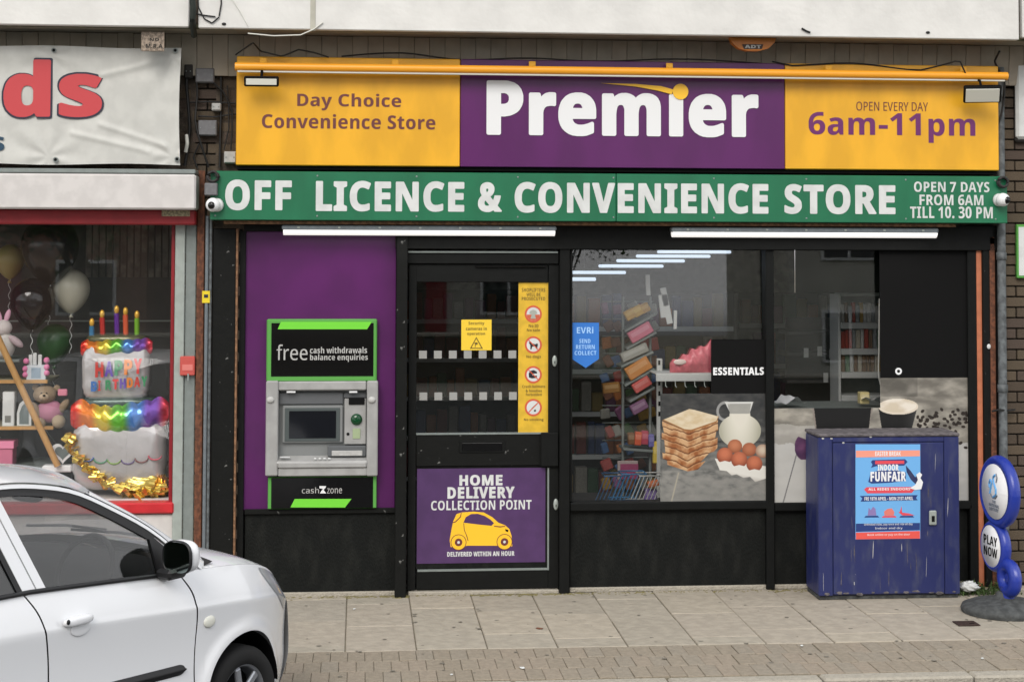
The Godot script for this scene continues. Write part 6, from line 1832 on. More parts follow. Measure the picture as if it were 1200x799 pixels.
# ---------------------------------------------------------------- blue street cabinet and its poster
func street_cabinet() -> void:
	var l: float = 3.313
	var r: float = 4.357
	var zf := 0.455
	var zb := 0.10
	var o := thing("street_cabinet", "scuffed dark blue metal utility cabinet standing in front of the far window", "cabinet", Vector3((l + r) / 2, 0, (zf + zb) / 2))
	var top: float = 1.166
	slab("body", l, 0.03, r, top, zb, zf - 0.018, M.cabinet, o, 0.01)
	slab("plinth", l + 0.006, 0.0, r - 0.006, 0.029, zb + 0.01, zf - 0.026, M.rubber, o, 0.004)
	slab("top_cap", l - 0.006, top + 0.001, r + 0.006, top + 0.026, zb - 0.006, zf + 0.004, M.cabinet_top, o, 0.008)
	var dl: float = 3.42
	var dr: float = 4.242
	slab("corner_post", l, 0.032, dl - 0.004, top - 0.002, zf - 0.0175, zf - 0.002, M.cabinet, o, 0.006)
	slab("corner_post", dr + 0.004, 0.032, r, top - 0.002, zf - 0.0175, zf - 0.002, M.cabinet, o, 0.006)
	slab("head_strip", dl - 0.003, 1.129, dr + 0.003, top - 0.002, zf - 0.0175, zf - 0.003, M.cabinet, o, 0.004)
	var d := slab("door", dl, 0.04, dr, 1.124, zf - 0.0175, zf, M.cabinet, o, 0.005)
	slab("lock", 4.126, 0.532, 4.18, 0.636, zf + 0.001, zf + 0.022, M.alu, d, 0.006)
	slab("keyway", 4.141, 0.556, 4.164, 0.599, zf + 0.0222, zf + 0.0235, M.black_matt, d, 0.001)
	for c in [Vector3(3.346, 1.158, 0.46), Vector3(3.409, 1.157, 0.46), Vector3(3.699, 1.167, 0.46), Vector3(3.724, 1.18, 0.46), Vector3(4.148, 1.035, 0.46), Vector3(3.497, 1.126, 0.46), Vector3(3.58, 0.185, 0.46)]:
		part("paint_chip", ball(Vector3(0.010, 0.006, 0.001), 9, 5, 0.5, int(absf(c.x * 100))), M.grey_light, o, Vector3(c.x, c.y, zf - 0.001))
	# worn bottom edge with bare metal
	var q := rng.randf()
	for i in 12:
		var x := lerpf(l + 0.05, r - 0.05, i / 11.0) + rng.randf_range(-0.02, 0.02)
		part("rust_patch", ball(Vector3(rng.randf_range(0.012, 0.035), rng.randf_range(0.005, 0.012), 0.0012), 11, 5, 0.7, i + 5), M.cabinet_top, o, Vector3(x, 0.045 + rng.randf_range(-0.004, 0.012), zf - 0.0005))
	# scratches and rubbed streaks down the front
	for i in 34:
		var sx := rng.randf_range(l + 0.02, r - 0.02)
		var sy := rng.randf_range(0.08, top - 0.12)
		if sx > 3.565 and sx < 4.089 and sy > 0.38:
			continue
		var sh := rng.randf_range(0.03, 0.22)
		var sk := part("scratch", ball(Vector3(rng.randf_range(0.0012, 0.004), sh / 2, 0.0008), 8, 6, 0.5, i + 60), M.cabinet_top if i % 4 else M.grey_light, o, Vector3(sx, sy, zf - 0.0004 if sx > dl and sx < dr else zf - 0.0024))
		sk.rotation.z = rng.randf_range(-0.06, 0.06)
	# poster
	var p := thing("funfair_poster", "torn light blue funfair poster stuck on the blue cabinet door", "poster", Vector3(3.821, 0.432, 0.46))
	var z := zf + 0.0015
	var sky_blue := mat(Color(0.42, 0.66, 0.87), 0.4)
	var orange := mat(Color(0.90, 0.58, 0.50), 0.45)
	var crimson := mat(Color(0.84, 0.28, 0.33), 0.45)
	var dark_blue := mat(Color(0.13, 0.22, 0.46), 0.45)
	part("sheet", extruded([Vector2(3.586, 1.116), Vector2(4.067, 1.112), Vector2(4.066, 0.894), Vector2(4.027, 0.876), Vector2(3.996, 0.919), Vector2(3.958, 0.962), Vector2(3.964, 0.913), Vector2(3.995, 0.858), Vector2(4.027, 0.827), Vector2(4.065, 0.833), Vector2(4.062, 0.434), Vector2(3.582, 0.434)], z, z + 0.001), sky_blue, p)
	part("band", extruded([Vector2(3.589, 1.07), Vector2(4.064, 1.069), Vector2(4.063, 1.026), Vector2(3.589, 1.021)], z + 0.0012, z + 0.002), orange, p)
	lettering("EASTER BREAK", 3.731, 1.031, 3.921, 1.063, z + 0.0022, M.white, p, bold, 0.0004)
	part("band", extruded([Vector2(3.699, 0.989), Vector2(3.712, 1.001), Vector2(3.952, 1.006), Vector2(3.971, 0.987), Vector2(3.945, 0.96), Vector2(3.737, 0.958), Vector2(3.699, 0.946), Vector2(3.711, 0.968)], z + 0.0012, z + 0.002), dark_blue, p)
	part("band", extruded([Vector2(3.731, 0.996), Vector2(3.946, 0.996), Vector2(3.946, 0.973), Vector2(3.73, 0.972)], z + 0.0022, z + 0.0026), crimson, p)
	lettering("INDOOR", 3.749, 0.924, 3.904, 0.97, z + 0.0028, M.white, p, heavy, 0.0006)
	part("title_shadow", extruded([Vector2(3.679, 0.845), Vector2(3.698, 0.913), Vector2(3.768, 0.927), Vector2(3.895, 0.926), Vector2(3.958, 0.91), Vector2(3.957, 0.852), Vector2(3.843, 0.838), Vector2(3.704, 0.833)], z + 0.0012, z + 0.002), dark_blue, p)
	lettering("FUNFAIR", 3.695, 0.847, 3.958, 0.918, z + 0.0022, M.white, p, heavy, 0.0008)
	part("band", extruded([Vector2(3.647, 0.791), Vector2(3.666, 0.807), Vector2(4.008, 0.806), Vector2(4.02, 0.784), Vector2(4.001, 0.763), Vector2(3.672, 0.763)], z + 0.0012, z + 0.002), crimson, p)
	lettering("ALL RIDES INDOORS", 3.679, 0.783, 3.989, 0.801, z + 0.0022, M.white, p, bold, 0.0004)
	part("band", extruded([Vector2(3.615, 0.745), Vector2(4.045, 0.747), Vector2(4.032, 0.726), Vector2(4.045, 0.71), Vector2(3.621, 0.705), Vector2(3.634, 0.727)], z + 0.0012, z + 0.002), dark_blue, p)
	lettering("FRI 18TH APRIL - MON 21ST APRIL", 3.65, 0.712, 4.01, 0.737, z + 0.0022, M.white, p, bold, 0.0004)
	# three little rides
	for i in 3:
		var c: Vector2 = [Vector2(3.703, 0.622), Vector2(3.832, 0.62), Vector2(3.962, 0.619)][i]
		var ride := part("ride_emblem", extruded([c + Vector2(-0.055, -0.032), c + Vector2(0.055, -0.032), c + Vector2(0.045, -0.02), c + Vector2(-0.045, -0.02)], z + 0.0012, z + 0.002), dark_blue if i != 1 else crimson, p)
		if i == 0:
			part("ride_top", extruded([c + Vector2(-0.03, -0.018), c + Vector2(-0.022, 0.038), c + Vector2(-0.008, 0.02), c + Vector2(0.01, 0.045), c + Vector2(0.028, 0.03), c + Vector2(0.034, -0.018)], z + 0.0012, z + 0.002), mat(Color(0.52, 0.45, 0.66), 0.5), ride)
		elif i == 1:
			part("ride_top", extruded([c + Vector2(-0.035, -0.018), c + Vector2(-0.038, 0.012), c + Vector2(-0.012, 0.03), c + Vector2(0.02, 0.034), c + Vector2(0.038, 0.008), c + Vector2(0.034, -0.018)], z + 0.0012, z + 0.002), mat(Color(0.84, 0.46, 0.42), 0.5), ride)
		else:
			part("ride_top", extruded([c + Vector2(-0.06, 0.006), c + Vector2(-0.05, 0.01), c + Vector2(-0.038, 0.05), c + Vector2(-0.034, 0.004), c + Vector2(0.02, -0.004), c + Vector2(0.06, -0.018), c + Vector2(-0.03, -0.018)], z + 0.0012, z + 0.002), crimson, ride)
	part("band", extruded([Vector2(3.586, 0.547), Vector2(4.06, 0.547), Vector2(4.059, 0.495), Vector2(3.585, 0.489)], z + 0.0012, z + 0.002), dark_blue, p)
	lettering("Unlimited rides, pay once and ride all day", 3.646, 0.529, 4.006, 0.548, z + 0.0022, M.white, p, regular, 0.0004)
	lettering("Indoor and dry", 3.727, 0.501, 3.93, 0.52, z + 0.0022, M.white, p, regular, 0.0004)
	part("band", extruded([Vector2(3.585, 0.483), Vector2(4.059, 0.489), Vector2(4.059, 0.435), Vector2(3.585, 0.435)], z + 0.0012, z + 0.002), mat(Color(0.86, 0.33, 0.30), 0.45), p)
	lettering("Book online or pay on the door", 3.67, 0.455, 3.986, 0.474, z + 0.0022, M.white, p, regular, 0.0004)
	# curled torn flap showing the white back of the paper
	var fl := [Vector2(3.989, 0.796), Vector2(4.047, 0.913)]
	var fa: Array = [Vector2(3.985, 0.797), Vector2(4.027, 0.821), Vector2(4.046, 0.857), Vector2(4.034, 0.894), Vector2(4.059, 0.912), Vector2(4.078, 0.894), Vector2(4.065, 0.869), Vector2(4.084, 0.839), Vector2(4.071, 0.79), Vector2(4.027, 0.784)]
	var bump: ArrayMesh = extruded(fa, z + 0.004, z + 0.0055)
	part("torn_flap", bump, M.white, p).rotation.y = 0.0

# ---------------------------------------------------------------- pavement sign of stacked discs
func lottery_sign() -> void:
	var at: Vector3 = Vector3(4.512, 0, 0.919)
	var o := thing("pavement_sign", "blue pavement sign of stacked round discs on a grey rubber foot", "sign", at, "", deg_to_rad(-84.0))
	part("rubber_foot", lathe([Vector2(0.30, 0.0), Vector2(0.305, 0.02), Vector2(0.295, 0.045), Vector2(0.24, 0.068), Vector2(0.12, 0.095), Vector2(0.07, 0.11), Vector2(0.055, 0.14), Vector2(0.001, 0.145)], 40), M.rubber, o, Vector3.ZERO, false)
	var discs := [[Vector3(-0.07, 0.824, 0), 0.252, 0.192, 0.085], [Vector3(-0.135, 0.433, 0), 0.182, 0.152, 0.080]]
	for k in 2:
		var a: Array = discs[k]
		var prof := []
		for i in 15:
			var w := -PI / 2 + PI * i / 14.0
			prof.append(Vector2(a[1] - 0.035 + cos(w) * 0.035, sin(w) * a[3] / 2.0))
		prof.push_front(Vector2(a[1] * 0.8, -a[3] / 2.0 + 0.008))
		prof.push_front(Vector2(0.001, -a[3] / 2.0 + 0.008))
		prof.append(Vector2(a[1] * 0.8, a[3] / 2.0 - 0.008))
		prof.append(Vector2(0.001, a[3] / 2.0 - 0.008))
		var d := part("disc", lathe(prof, 48), M.sign_blue, o, a[0], false)
		d.rotation.x = PI / 2
		for s in [1.0, -1.0]:
			var f := part("face", lathe([Vector2(a[2], 0.0), Vector2(a[2], 0.004), Vector2(0.001, 0.005)], 40), M.white, d, Vector3(0, s * (a[3] / 2.0 - 0.006), 0), false)
			if s < 0:
				f.rotation.x = PI
	var fz: float = 0.0425 + 0.0015
	# pale blue curling emblem with small lettering on the upper disc
	var c: Vector3 = discs[0][0]
	var em := mat(Color(0.36, 0.62, 0.84), 0.4)
	var grey_ink := mat(Color(0.42, 0.45, 0.50), 0.5)
	var strokes := [[Vector2(-0.06, 0.02), Vector2(-0.07, 0.05), Vector2(-0.05, 0.08), Vector2(-0.03, 0.06), Vector2(-0.045, 0.02), Vector2(-0.06, -0.02)], [Vector2(0.02, 0.12), Vector2(-0.01, 0.10), Vector2(0.0, 0.06), Vector2(0.03, 0.02), Vector2(0.03, -0.02), Vector2(-0.01, -0.04)], [Vector2(-0.05, -0.02), Vector2(-0.02, -0.045), Vector2(0.02, -0.045), Vector2(0.05, -0.02)], [Vector2(0.035, 0.07), Vector2(0.05, 0.10), Vector2(0.035, 0.13)]]
	for i in strokes.size():
		var pts := []
		for v in strokes[i]:
			pts.append(Vector3(c.x + v.x, c.y + v.y, fz))
		part("emblem_stroke", tube(sagged(pts, 4), 0.0075 if i < 2 else 0.005, 6), em if i < 2 else grey_ink, o, Vector3.ZERO, false)
	lettering("THE", c.x - 0.025, c.y - 0.080, c.x + 0.025, c.y - 0.062, fz, grey_ink, o, bold, 0.001, "lettering", false)
	lettering("NATIONAL", c.x - 0.075, c.y - 0.108, c.x + 0.075, c.y - 0.086, fz, grey_ink, o, bold, 0.001, "lettering", false)
	lettering("LOTTERY", c.x - 0.065, c.y - 0.136, c.x + 0.065, c.y - 0.114, fz, grey_ink, o, bold, 0.001, "lettering", false)
	var e: Vector3 = discs[1][0]
	lettering("PLAY", e.x - 0.10, e.y + 0.008, e.x + 0.10, e.y + 0.072, 0.0405, M.black_matt, o, bold, 0.001, "lettering", false)
	lettering("NOW", e.x - 0.10, e.y - 0.072, e.x + 0.10, e.y - 0.008, 0.0405, M.black_matt, o, bold, 0.001, "lettering", false)
	# lower ring joint
	var r := part("ring_joint", grid(32, 14, func(u: float, v: float) -> Vector3:
		var a := TAU * u
		var b := -TAU * v
		return Vector3(cos(a) * (0.085 + cos(b) * 0.048), sin(a) * (0.085 + cos(b) * 0.048), sin(b) * 0.045)), M.sign_blue, o, Vector3(0.06, 0.245, 0), false)
	part("ring_core", ball(Vector3(0.05, 0.05, 0.028), 20, 12), M.sign_blue, r, Vector3.ZERO, false)
	part("neck", lathe([Vector2(0.045, 0.10), Vector2(0.04, 0.14), Vector2(0.05, 0.19)], 20), M.sign_blue, o, Vector3(0.04, -0.005, 0), false)
	part("link", box(Vector3(0.09, 0.16, 0.05), 0.012), M.sign_blue, o, Vector3(-0.03, 0.33, 0), false)
	part("link", box(Vector3(0.09, 0.16, 0.05), 0.012), M.sign_blue, o, Vector3(-0.10, 0.60, 0), false)

func litter() -> void:
	single("paper", ball(Vector3(0.07, 0.035, 0.05), 20, 14, 0.75, 31), M.white_dull, Vector3(4.467, 0.03, 0.333) + Vector3(0, 0.03, 0), "crumpled white paper lying behind the blue cabinet and sign", "litter")
	var cover := thing("access_cover", "small rusty metal cover in the slabs before the round sign", "cover", Vector3(4.104, 0, 1.26))
	part("plate", box(Vector3(0.15, 0.006, 0.13), 0.002), mat(Color(0.27, 0.20, 0.17), 0.7, 0.3, M.blotch, 8.0), cover, Vector3(0, 0.004, 0), false)
	part("lifting_slot", box(Vector3(0.03, 0.002, 0.012), 0.0), M.black_matt, cover, Vector3(0.03, 0.0085, 0.02), false)
	# weeds along the wall foot by the cabinet
	var st := begin()
	var wr := RandomNumberGenerator.new()
	wr.seed = 77
	for i in 420:
		var p := Vector3(wr.randf_range(4.36, 4.86), 0.0, wr.randf_range(0.10, 0.33) + 0.08 * wr.randf())
		var h := wr.randf_range(0.015, 0.06) * (1.4 if p.z < 0.2 else 0.8)
		var a := wr.randf() * TAU
		var lean := Vector3(cos(a), 0, sin(a)) * wr.randf_range(0.01, 0.035)
		var s := Vector3(-sin(a), 0, cos(a)) * wr.randf_range(0.003, 0.008)
		tri(st, p - s, p + s, p + lean + Vector3(0, h, 0), Vector3(cos(a), 0.4, sin(a)))
		tri(st, p + lean * 0.5 + Vector3(0, h * 0.5, 0) - s, p + lean * 0.5 + Vector3(0, h * 0.6, 0) + s * 2.0, p + lean * 1.6 + Vector3(0, h * 0.8, 0), Vector3(cos(a), 0.6, sin(a)))
	var w := part("weeds", st.commit(), mat(Color(0.25, 0.33, 0.15), 0.8), self)
	w.set_meta("kind", "stuff")
	tag(w, "low green weeds at the wall foot behind the round sign", "weeds")
	for a in [[Vector3(-0.016, 0, 0.488), 0.012, "white speck of litter nearest the car on the slabs"], [Vector3(0.996, 0, 2.216), 0.022, "pale flat scrap of litter on the block paving"], [Vector3(1.21, 0, 1.189), 0.028, "brown dead leaf on the slabs before the door"], [Vector3(0.563, 0, 2.344), 0.014, "small pale scrap near the kerb on the block paving"], [Vector3(2.827, 0, 1.794), 0.013, "tiny white scrap at the slab edge before the cabinet"], [Vector3(3.855, 0, 2.209), 0.014, "tiny white scrap near the kerb below the round sign"]]:
		var sc := single("litter_scrap", ball(Vector3(a[1], 0.004, a[1] * 0.7), 10, 6, 0.6, int(a[1] * 1000)), M.white_dull if a[1] != 0.028 else M.rust, a[0] + Vector3(0, 0.004, 0), a[2], "litter", "scraps on the pavement")
		sc.rotation.y = a[1] * 90.0

# ---------------------------------------------------------------- white hatchback parked nose in
# car axes: x towards the nose, y up, z out of the side that faces the camera; the door skin lies near z = 0, the middle of the car at z = -0.8
func along(pts: Array, x: float) -> float:
	if x <= pts[0].x:
		return pts[0].y
	for i in pts.size() - 1:
		if x <= pts[i + 1].x:
			var t: float = (x - pts[i].x) / (pts[i + 1].x - pts[i].x)
			var m0: float = (pts[i + 1].y - pts[maxi(i - 1, 0)].y) / (pts[i + 1].x - pts[maxi(i - 1, 0)].x)
			var m1: float = (pts[mini(i + 2, pts.size() - 1)].y - pts[i].y) / (pts[mini(i + 2, pts.size() - 1)].x - pts[i].x)
			var d: float = pts[i + 1].x - pts[i].x
			var t2 := t * t
			var t3 := t2 * t
			return pts[i].y * (2 * t3 - 3 * t2 + 1) + m0 * d * (t3 - 2 * t2 + t) + pts[i + 1].y * (-2 * t3 + 3 * t2) + m1 * d * (t3 - t2)
	return pts[-1].y

const SHOULDER := [Vector2(-2.85, 0.98), Vector2(-2.6, 1.06), Vector2(-1.62, 1.038), Vector2(-1.40, 1.036), Vector2(-1.01, 1.007), Vector2(-0.57, 0.971), Vector2(-0.35, 0.963), Vector2(-0.1, 0.945), Vector2(0.1, 0.915), Vector2(0.25, 0.87), Vector2(0.40, 0.79), Vector2(0.55, 0.66)]
const CREASE := [Vector2(-2.8, 0.93), Vector2(-1.66, 0.879), Vector2(-1.11, 0.846), Vector2(-0.429, 0.794), Vector2(-0.02, 0.765), Vector2(0.4, 0.70), Vector2(0.6, 0.62)]
const RAIL := [Vector2(-2.70, 1.10), Vector2(-2.55, 1.32), Vector2(-2.30, 1.455), Vector2(-1.90, 1.512), Vector2(-1.525, 1.518), Vector2(-1.314, 1.497), Vector2(-1.09, 1.445), Vector2(-0.856, 1.335), Vector2(-0.622, 1.200), Vector2(-0.396, 1.015), Vector2(-0.335, 0.962)]
const WIN := [Vector2(-2.4, 1.37), Vector2(-1.9, 1.475), Vector2(-1.532, 1.480), Vector2(-1.331, 1.462), Vector2(-1.11, 1.408), Vector2(-0.935, 1.327), Vector2(-0.753, 1.228), Vector2(-0.642, 1.165)]
const CROWN := [Vector2(-2.70, 1.20), Vector2(-2.55, 1.42), Vector2(-2.3, 1.52), Vector2(-1.9, 1.565), Vector2(-1.4, 1.562), Vector2(-1.1, 1.53), Vector2(-0.9, 1.485)]
const ARCH_C := Vector2(-0.035, 0.285)
const ARCH_R := 0.318

func side_z(x: float, y: float) -> float:
	var sh := along(SHOULDER, x)
	var cr := along(CREASE, x)
	var z := 0.0
	if y > cr:
		z -= 0.052 * pow((y - cr) / maxf(sh - cr, 0.05), 1.35)
	else:
		var k := (cr - y) / 0.45
		z -= 0.012 * sin(minf(k, 1.0) * PI) + 0.055 * pow(clampf((y - 0.36) / -0.2, 0.0, 1.0), 1.5)
	z -= 0.005 * smoothstep(cr - 0.012, cr + 0.02, y)
	if x > -0.15:
		z -= 0.10 * pow((x + 0.15) / 0.48, 2.2)
	if x < -2.3:
		z -= 0.12 * pow((-2.3 - x) / 0.4, 2.0)
	for c in [ARCH_C, ARCH_C + Vector2(-2.37, 0)]:
		var d: float = Vector2(x, y).distance_to(c) - ARCH_R
		if d < 0.09:
			z += 0.014 * smoothstep(0.09, 0.0, d)
	return z

func sill_y(x: float) -> float:
	for c in [ARCH_C.x, ARCH_C.x - 2.37]:
		var d: float = absf(x - c)
		if d < ARCH_R:
			return maxf(0.19, ARCH_C.y + sqrt(ARCH_R * ARCH_R - d * d))
	return 0.19

func tumble(x: float, y: float) -> float:
	var b := along(SHOULDER, x)
	return -0.056 - maxf(0.0, y - b) * 0.27

# a body panel on one flank between two seams given as x at low and high edge; side 1 = towards the camera
func flank(x0: Array, x1: Array, low: Callable, high: Callable, side: float, nu: int, nv: int) -> ArrayMesh:
	return grid(nu, nv, func(u: float, v: float) -> Vector3:
		var vv := v if side > 0 else v
		var xm := lerpf(x0[1].x, x1[1].x, u)
		var ya := lerpf(low.call(xm), high.call(xm), vv)
		var x := lerpf(seam(x0, ya), seam(x1, ya), u)
		var mid := 0.64
		var y := lerpf(low.call(x), mid, vv / 0.45) if vv < 0.45 else lerpf(mid, maxf(high.call(x), mid + 0.01), (vv - 0.45) / 0.55)
		var z := side_z(x, y)
		return Vector3(x, y, z if side > 0 else -1.6 - z))

# seam given as points (x, y) from low to high
func seam(s: Array, y: float) -> float:
	var q := []
	for p in s:
		q.append(Vector2(p.y, p.x))
	return along(q, y)

# flat panel of the glasshouse, following the tumblehome, with thickness
func house_panel(poly: Array, off: float, thick: float, side: float) -> ArrayMesh:
	var pts := PackedVector2Array(poly)
	var ids := Geometry2D.triangulate_polygon(pts)
	var st := begin()
	var f := func(p: Vector2, d: float) -> Vector3:
		var z := tumble(p.x, p.y) + d
		return Vector3(p.x, p.y, z if side > 0 else -1.6 - z)
	for i in range(0, ids.size(), 3):
		for d in [off, off - thick]:
			tri(st, f.call(pts[ids[i]], d), f.call(pts[ids[i + 1]], d), f.call(pts[ids[i + 2]], d), Vector3(0, 0.26, 1.0 if d == off else -1.0) * side)
	var c := Vector2.ZERO
	for p in pts:
		c += p / pts.size()
	for i in pts.size():
		var a := pts[i]
		var b := pts[(i + 1) % pts.size()]
		var n := Vector2(b.y - a.y, a.x - b.x)
		if n.dot((a + b) / 2 - c) < 0:
			n = -n
		quad(st, f.call(a, off), f.call(b, off), f.call(b, off - thick), f.call(a, off - thick), Vector3(n.x, n.y, 0))
	return st.commit()

func sample(curve: Array, a: float, b: float, n: int, dy: float) -> Array:
	var o := []
	for i in n + 1:
		var x := lerpf(a, b, i / float(n))
		o.append(Vector2(x, along(curve, x) + dy))
	return o

func hatchback() -> void:
	var o := thing("hatchback_car", "white small hatchback parked at an angle with its nose towards the shops", "car", Vector3(-0.535, -0.05, 3.55), "", deg_to_rad(53.0))
	var P := func(called: String, mesh: Mesh, m: Material, parent: Node3D = null, at := Vector3.ZERO) -> MeshInstance3D:
		return part(called, mesh, m, parent if parent else o, at, false)
	var front_seam := [Vector2(-0.43, 0.18), Vector2(-0.425, 0.43), Vector2(-0.412, 0.65), Vector2(-0.424, 0.796), Vector2(-0.44, 0.86), Vector2(-0.50, 0.975)]
	var rear_seam := [Vector2(-1.372, 0.18), Vector2(-1.375, 0.634), Vector2(-1.395, 0.80), Vector2(-1.43, 0.93), Vector2(-1.494, 1.04)]
	var shift := func(s: Array, d: float) -> Array:
		var r := []
		for p in s:
			r.append(p + Vector2(d, 0))
		return r
	var top := func(x: float) -> float: return along(SHOULDER, x)
	var gap := 0.0045
	for side in [1.0, -1.0]:
		P.call("front_wing", flank(shift.call(front_seam, gap), [Vector2(0.52, 0.18), Vector2(0.54, 0.66), Vector2(0.54, 0.9)], sill_y, top, side, 110, 44), M.car_white)
		var d: MeshInstance3D = P.call("door", flank(shift.call(rear_seam, gap), shift.call(front_seam, -gap), func(_x: float) -> float: return 0.235, top, side, 60, 48), M.car_white)
		P.call("door", flank([Vector2(-2.12, 0.18), Vector2(-2.15, 0.634), Vector2(-2.3, 1.04)], shift.call(rear_seam, -gap), func(x: float) -> float: return maxf(0.235, sill_y(x)), top, side, 48, 26), M.car_white)
		P.call("rear_wing", flank([Vector2(-2.80, 0.18), Vector2(-2.82, 0.634), Vector2(-2.80, 1.04)], [Vector2(-2.125, 0.18), Vector2(-2.155, 0.634), Vector2(-2.305, 1.04)], sill_y, top, side, 60, 26), M.car_white)
		P.call("sill", grid(30, 4, func(u: float, v: float) -> Vector3:
			var x := lerpf(-2.06, -0.36, u)
			var y := lerpf(0.15, 0.229, v)
			var z := side_z(x, y) - 0.012
			return Vector3(x, y, z if side > 0 else -1.6 - z)), M.car_white)
		# belt moulding, window seal, glass and frames
		var zf := func(x: float, y: float, dz: float) -> Vector3:
			var z := tumble(x, y) + dz
			return Vector3(x, y, z if side > 0 else -1.6 - z)
		var bm := begin()
		add_tube(bm, [zf.call(-2.3, along(SHOULDER, -2.3) + 0.002, 0.006), zf.call(-1.9, along(SHOULDER, -1.9) + 0.002, 0.006), zf.call(-1.45, along(SHOULDER, -1.45) + 0.002, 0.006), zf.call(-1.0, along(SHOULDER, -1.0) + 0.002, 0.006), zf.call(-0.56, along(SHOULDER, -0.56) + 0.004, 0.006)], 0.011, 8)
		P.call("belt_moulding", bm.commit(), M.car_black)
		# white door frame over the glass
		var outer := sample(RAIL, -1.60, -0.50, 16, -0.008)
		var inner := sample(RAIL, -0.52, -1.60, 16, -0.026)
		P.call("door_frame", house_panel(outer + inner, 0.004, 0.03, side), M.car_white)
		var seal := sample(RAIL, -1.58, -0.60, 16, -0.027)
		var seal2 := []
		for i in 17:
			var x := lerpf(-0.66, -1.56, i / 16.0)
			seal2.append(Vector2(x, along(WIN, x) - 0.022))
		P.call("window_seal", house_panel(seal + seal2, 0.0, 0.024, side), M.car_black)
		# centre pillar, in two pieces with the door gap between
		P.call("pillar", house_panel([Vector2(-1.345, 1.02), Vector2(-1.395, 1.02), Vector2(-1.600, 1.49), Vector2(-1.550, 1.485)], 0.003, 0.03, side), M.car_white)
		P.call("pillar", house_panel([Vector2(-1.402, 1.02), Vector2(-1.475, 1.02), Vector2(-1.675, 1.495), Vector2(-1.607, 1.49)], 0.001, 0.03, side), M.car_white)
		P.call("pillar", house_panel([Vector2(-2.18, 1.03), Vector2(-2.75, 1.03), Vector2(-2.66, 1.18), Vector2(-2.50, 1.34), Vector2(-2.30, 1.44), Vector2(-2.22, 1.43)], 0.0, 0.03, side), M.car_white)
		P.call("pillar_trim", house_panel([Vector2(-1.476, 1.02), Vector2(-1.505, 1.02), Vector2(-1.70, 1.48), Vector2(-1.676, 1.48)], 0.0, 0.02, side), M.car_black)
		var gl := []
		for i in 15:
			var x := lerpf(-1.548, -0.66, i / 14.0)
			gl.append(Vector2(x, along(WIN, x) - 0.006))
		gl.append(Vector2(-0.62, 1.14))
		gl.append(Vector2(-0.615, 0.975))
		gl.append(Vector2(-1.34, 1.03))
		P.call("side_window", house_panel(gl, -0.010, 0.004, side), M.car_glass)
		P.call("side_window", house_panel([Vector2(-1.50, 1.035), Vector2(-1.69, 1.475), Vector2(-1.9, 1.475), Vector2(-2.2, 1.42), Vector2(-2.2, 1.045)], -0.010, 0.004, side), M.car_glass)
		P.call("upper_rail", house_panel(sample(RAIL, -2.32, -1.60, 10, -0.008) + sample(RAIL, -1.68, -2.30, 10, -0.045), 0.003, 0.03, side), M.car_white)
		P.call("quarter_trim", house_panel([Vector2(-0.655, 1.185), Vector2(-0.40, 0.972), Vector2(-0.63, 0.974)], 0.0, 0.02, side), M.car_black)
		# windscreen pillar
		P.call("windscreen_pillar", grid(20, 5, func(u: float, v: float) -> Vector3:
			var x := lerpf(-1.0, -0.335, u)
			var y := along(RAIL, x)
			var p := Vector3(x, y - 0.002, tumble(x, y) + 0.005)
			var q := Vector3(-0.96, 1.40, -0.235).lerp(Vector3(-0.25, 0.985, -0.125), u)
			p = p.lerp(q, v) + Vector3(0.012, 0.016, 0.004) * sin(v * PI)
			if side < 0:
				p.z = -1.6 - p.z
			return p), M.car_white)
		# handle with its dished recess
		var hx := -1.215
		var hz := side_z(hx, 0.865)
		var sgn := func(z: float) -> float: return z if side > 0 else -1.6 - z
		P.call("handle", ball(Vector3(0.088, 0.022, 0.022), 26, 14, 0.0, 1, 0.7), M.car_white, d, Vector3(hx, 0.878, sgn.call(hz + 0.012)))
		P.call("handle_recess", ball(Vector3(0.062, 0.034, 0.004), 22, 12), M.car_white, d, Vector3(hx + 0.02, 0.838, sgn.call(side_z(hx + 0.02, 0.838) + 0.002)))
		P.call("key_lock", ball(Vector3(0.010, 0.012, 0.006), 12, 8), M.car_black, d, Vector3(hx - 0.078, 0.886, sgn.call(hz + 0.030)))
		# rubbing strip
		P.call("rubbing_strip", grid(90, 8, func(u: float, v: float) -> Vector3:
			var x := lerpf(-1.32, -0.49, u)
			var y := 0.508 + (-0.49 - x) * 0.034 + (v - 0.5) * 0.052 * (1.0 if u < 0.94 else sqrt(maxf(0.0, 1.0 - pow((u - 0.94) / 0.06, 2))))
			return Vector3(x, y, sgn.call(side_z(x, y) + 0.016 * sin(clampf(v, 0.06, 0.94) * PI)))), M.car_black, d)
		P.call("indicator", ball(Vector3(0.042, 0.03, 0.010), 20, 12), M.lens, null, Vector3(-0.322, 0.706, sgn.call(side_z(-0.322, 0.706) + 0.002)))
		# head lamp wrapped round the corner
		P.call("headlight", grid(18, 14, func(u: float, v: float) -> Vector3:
			var x := lerpf(0.14, 0.47, u)
			var hi := along(SHOULDER, x) - 0.012
			var lo := lerpf(0.885, 0.60, pow(u, 0.8))
			var y := lerpf(minf(lo, hi - 0.004), hi, v)
			return Vector3(x, y, sgn.call(side_z(x, y) + 0.006 * sin(u * PI) * sin(v * PI) + 0.003))), mat(Color(0.60, 0.61, 0.62), 0.08, 0.1))
		# mirror: shell, stalk and glass
		var mr: MeshInstance3D = P.call("door_mirror", ball(Vector3(0.048, 0.079, 0.088), 30, 20, 0.0, 1, 0.75), M.car_white, null, Vector3(-0.575, 1.075, sgn.call(0.05)))
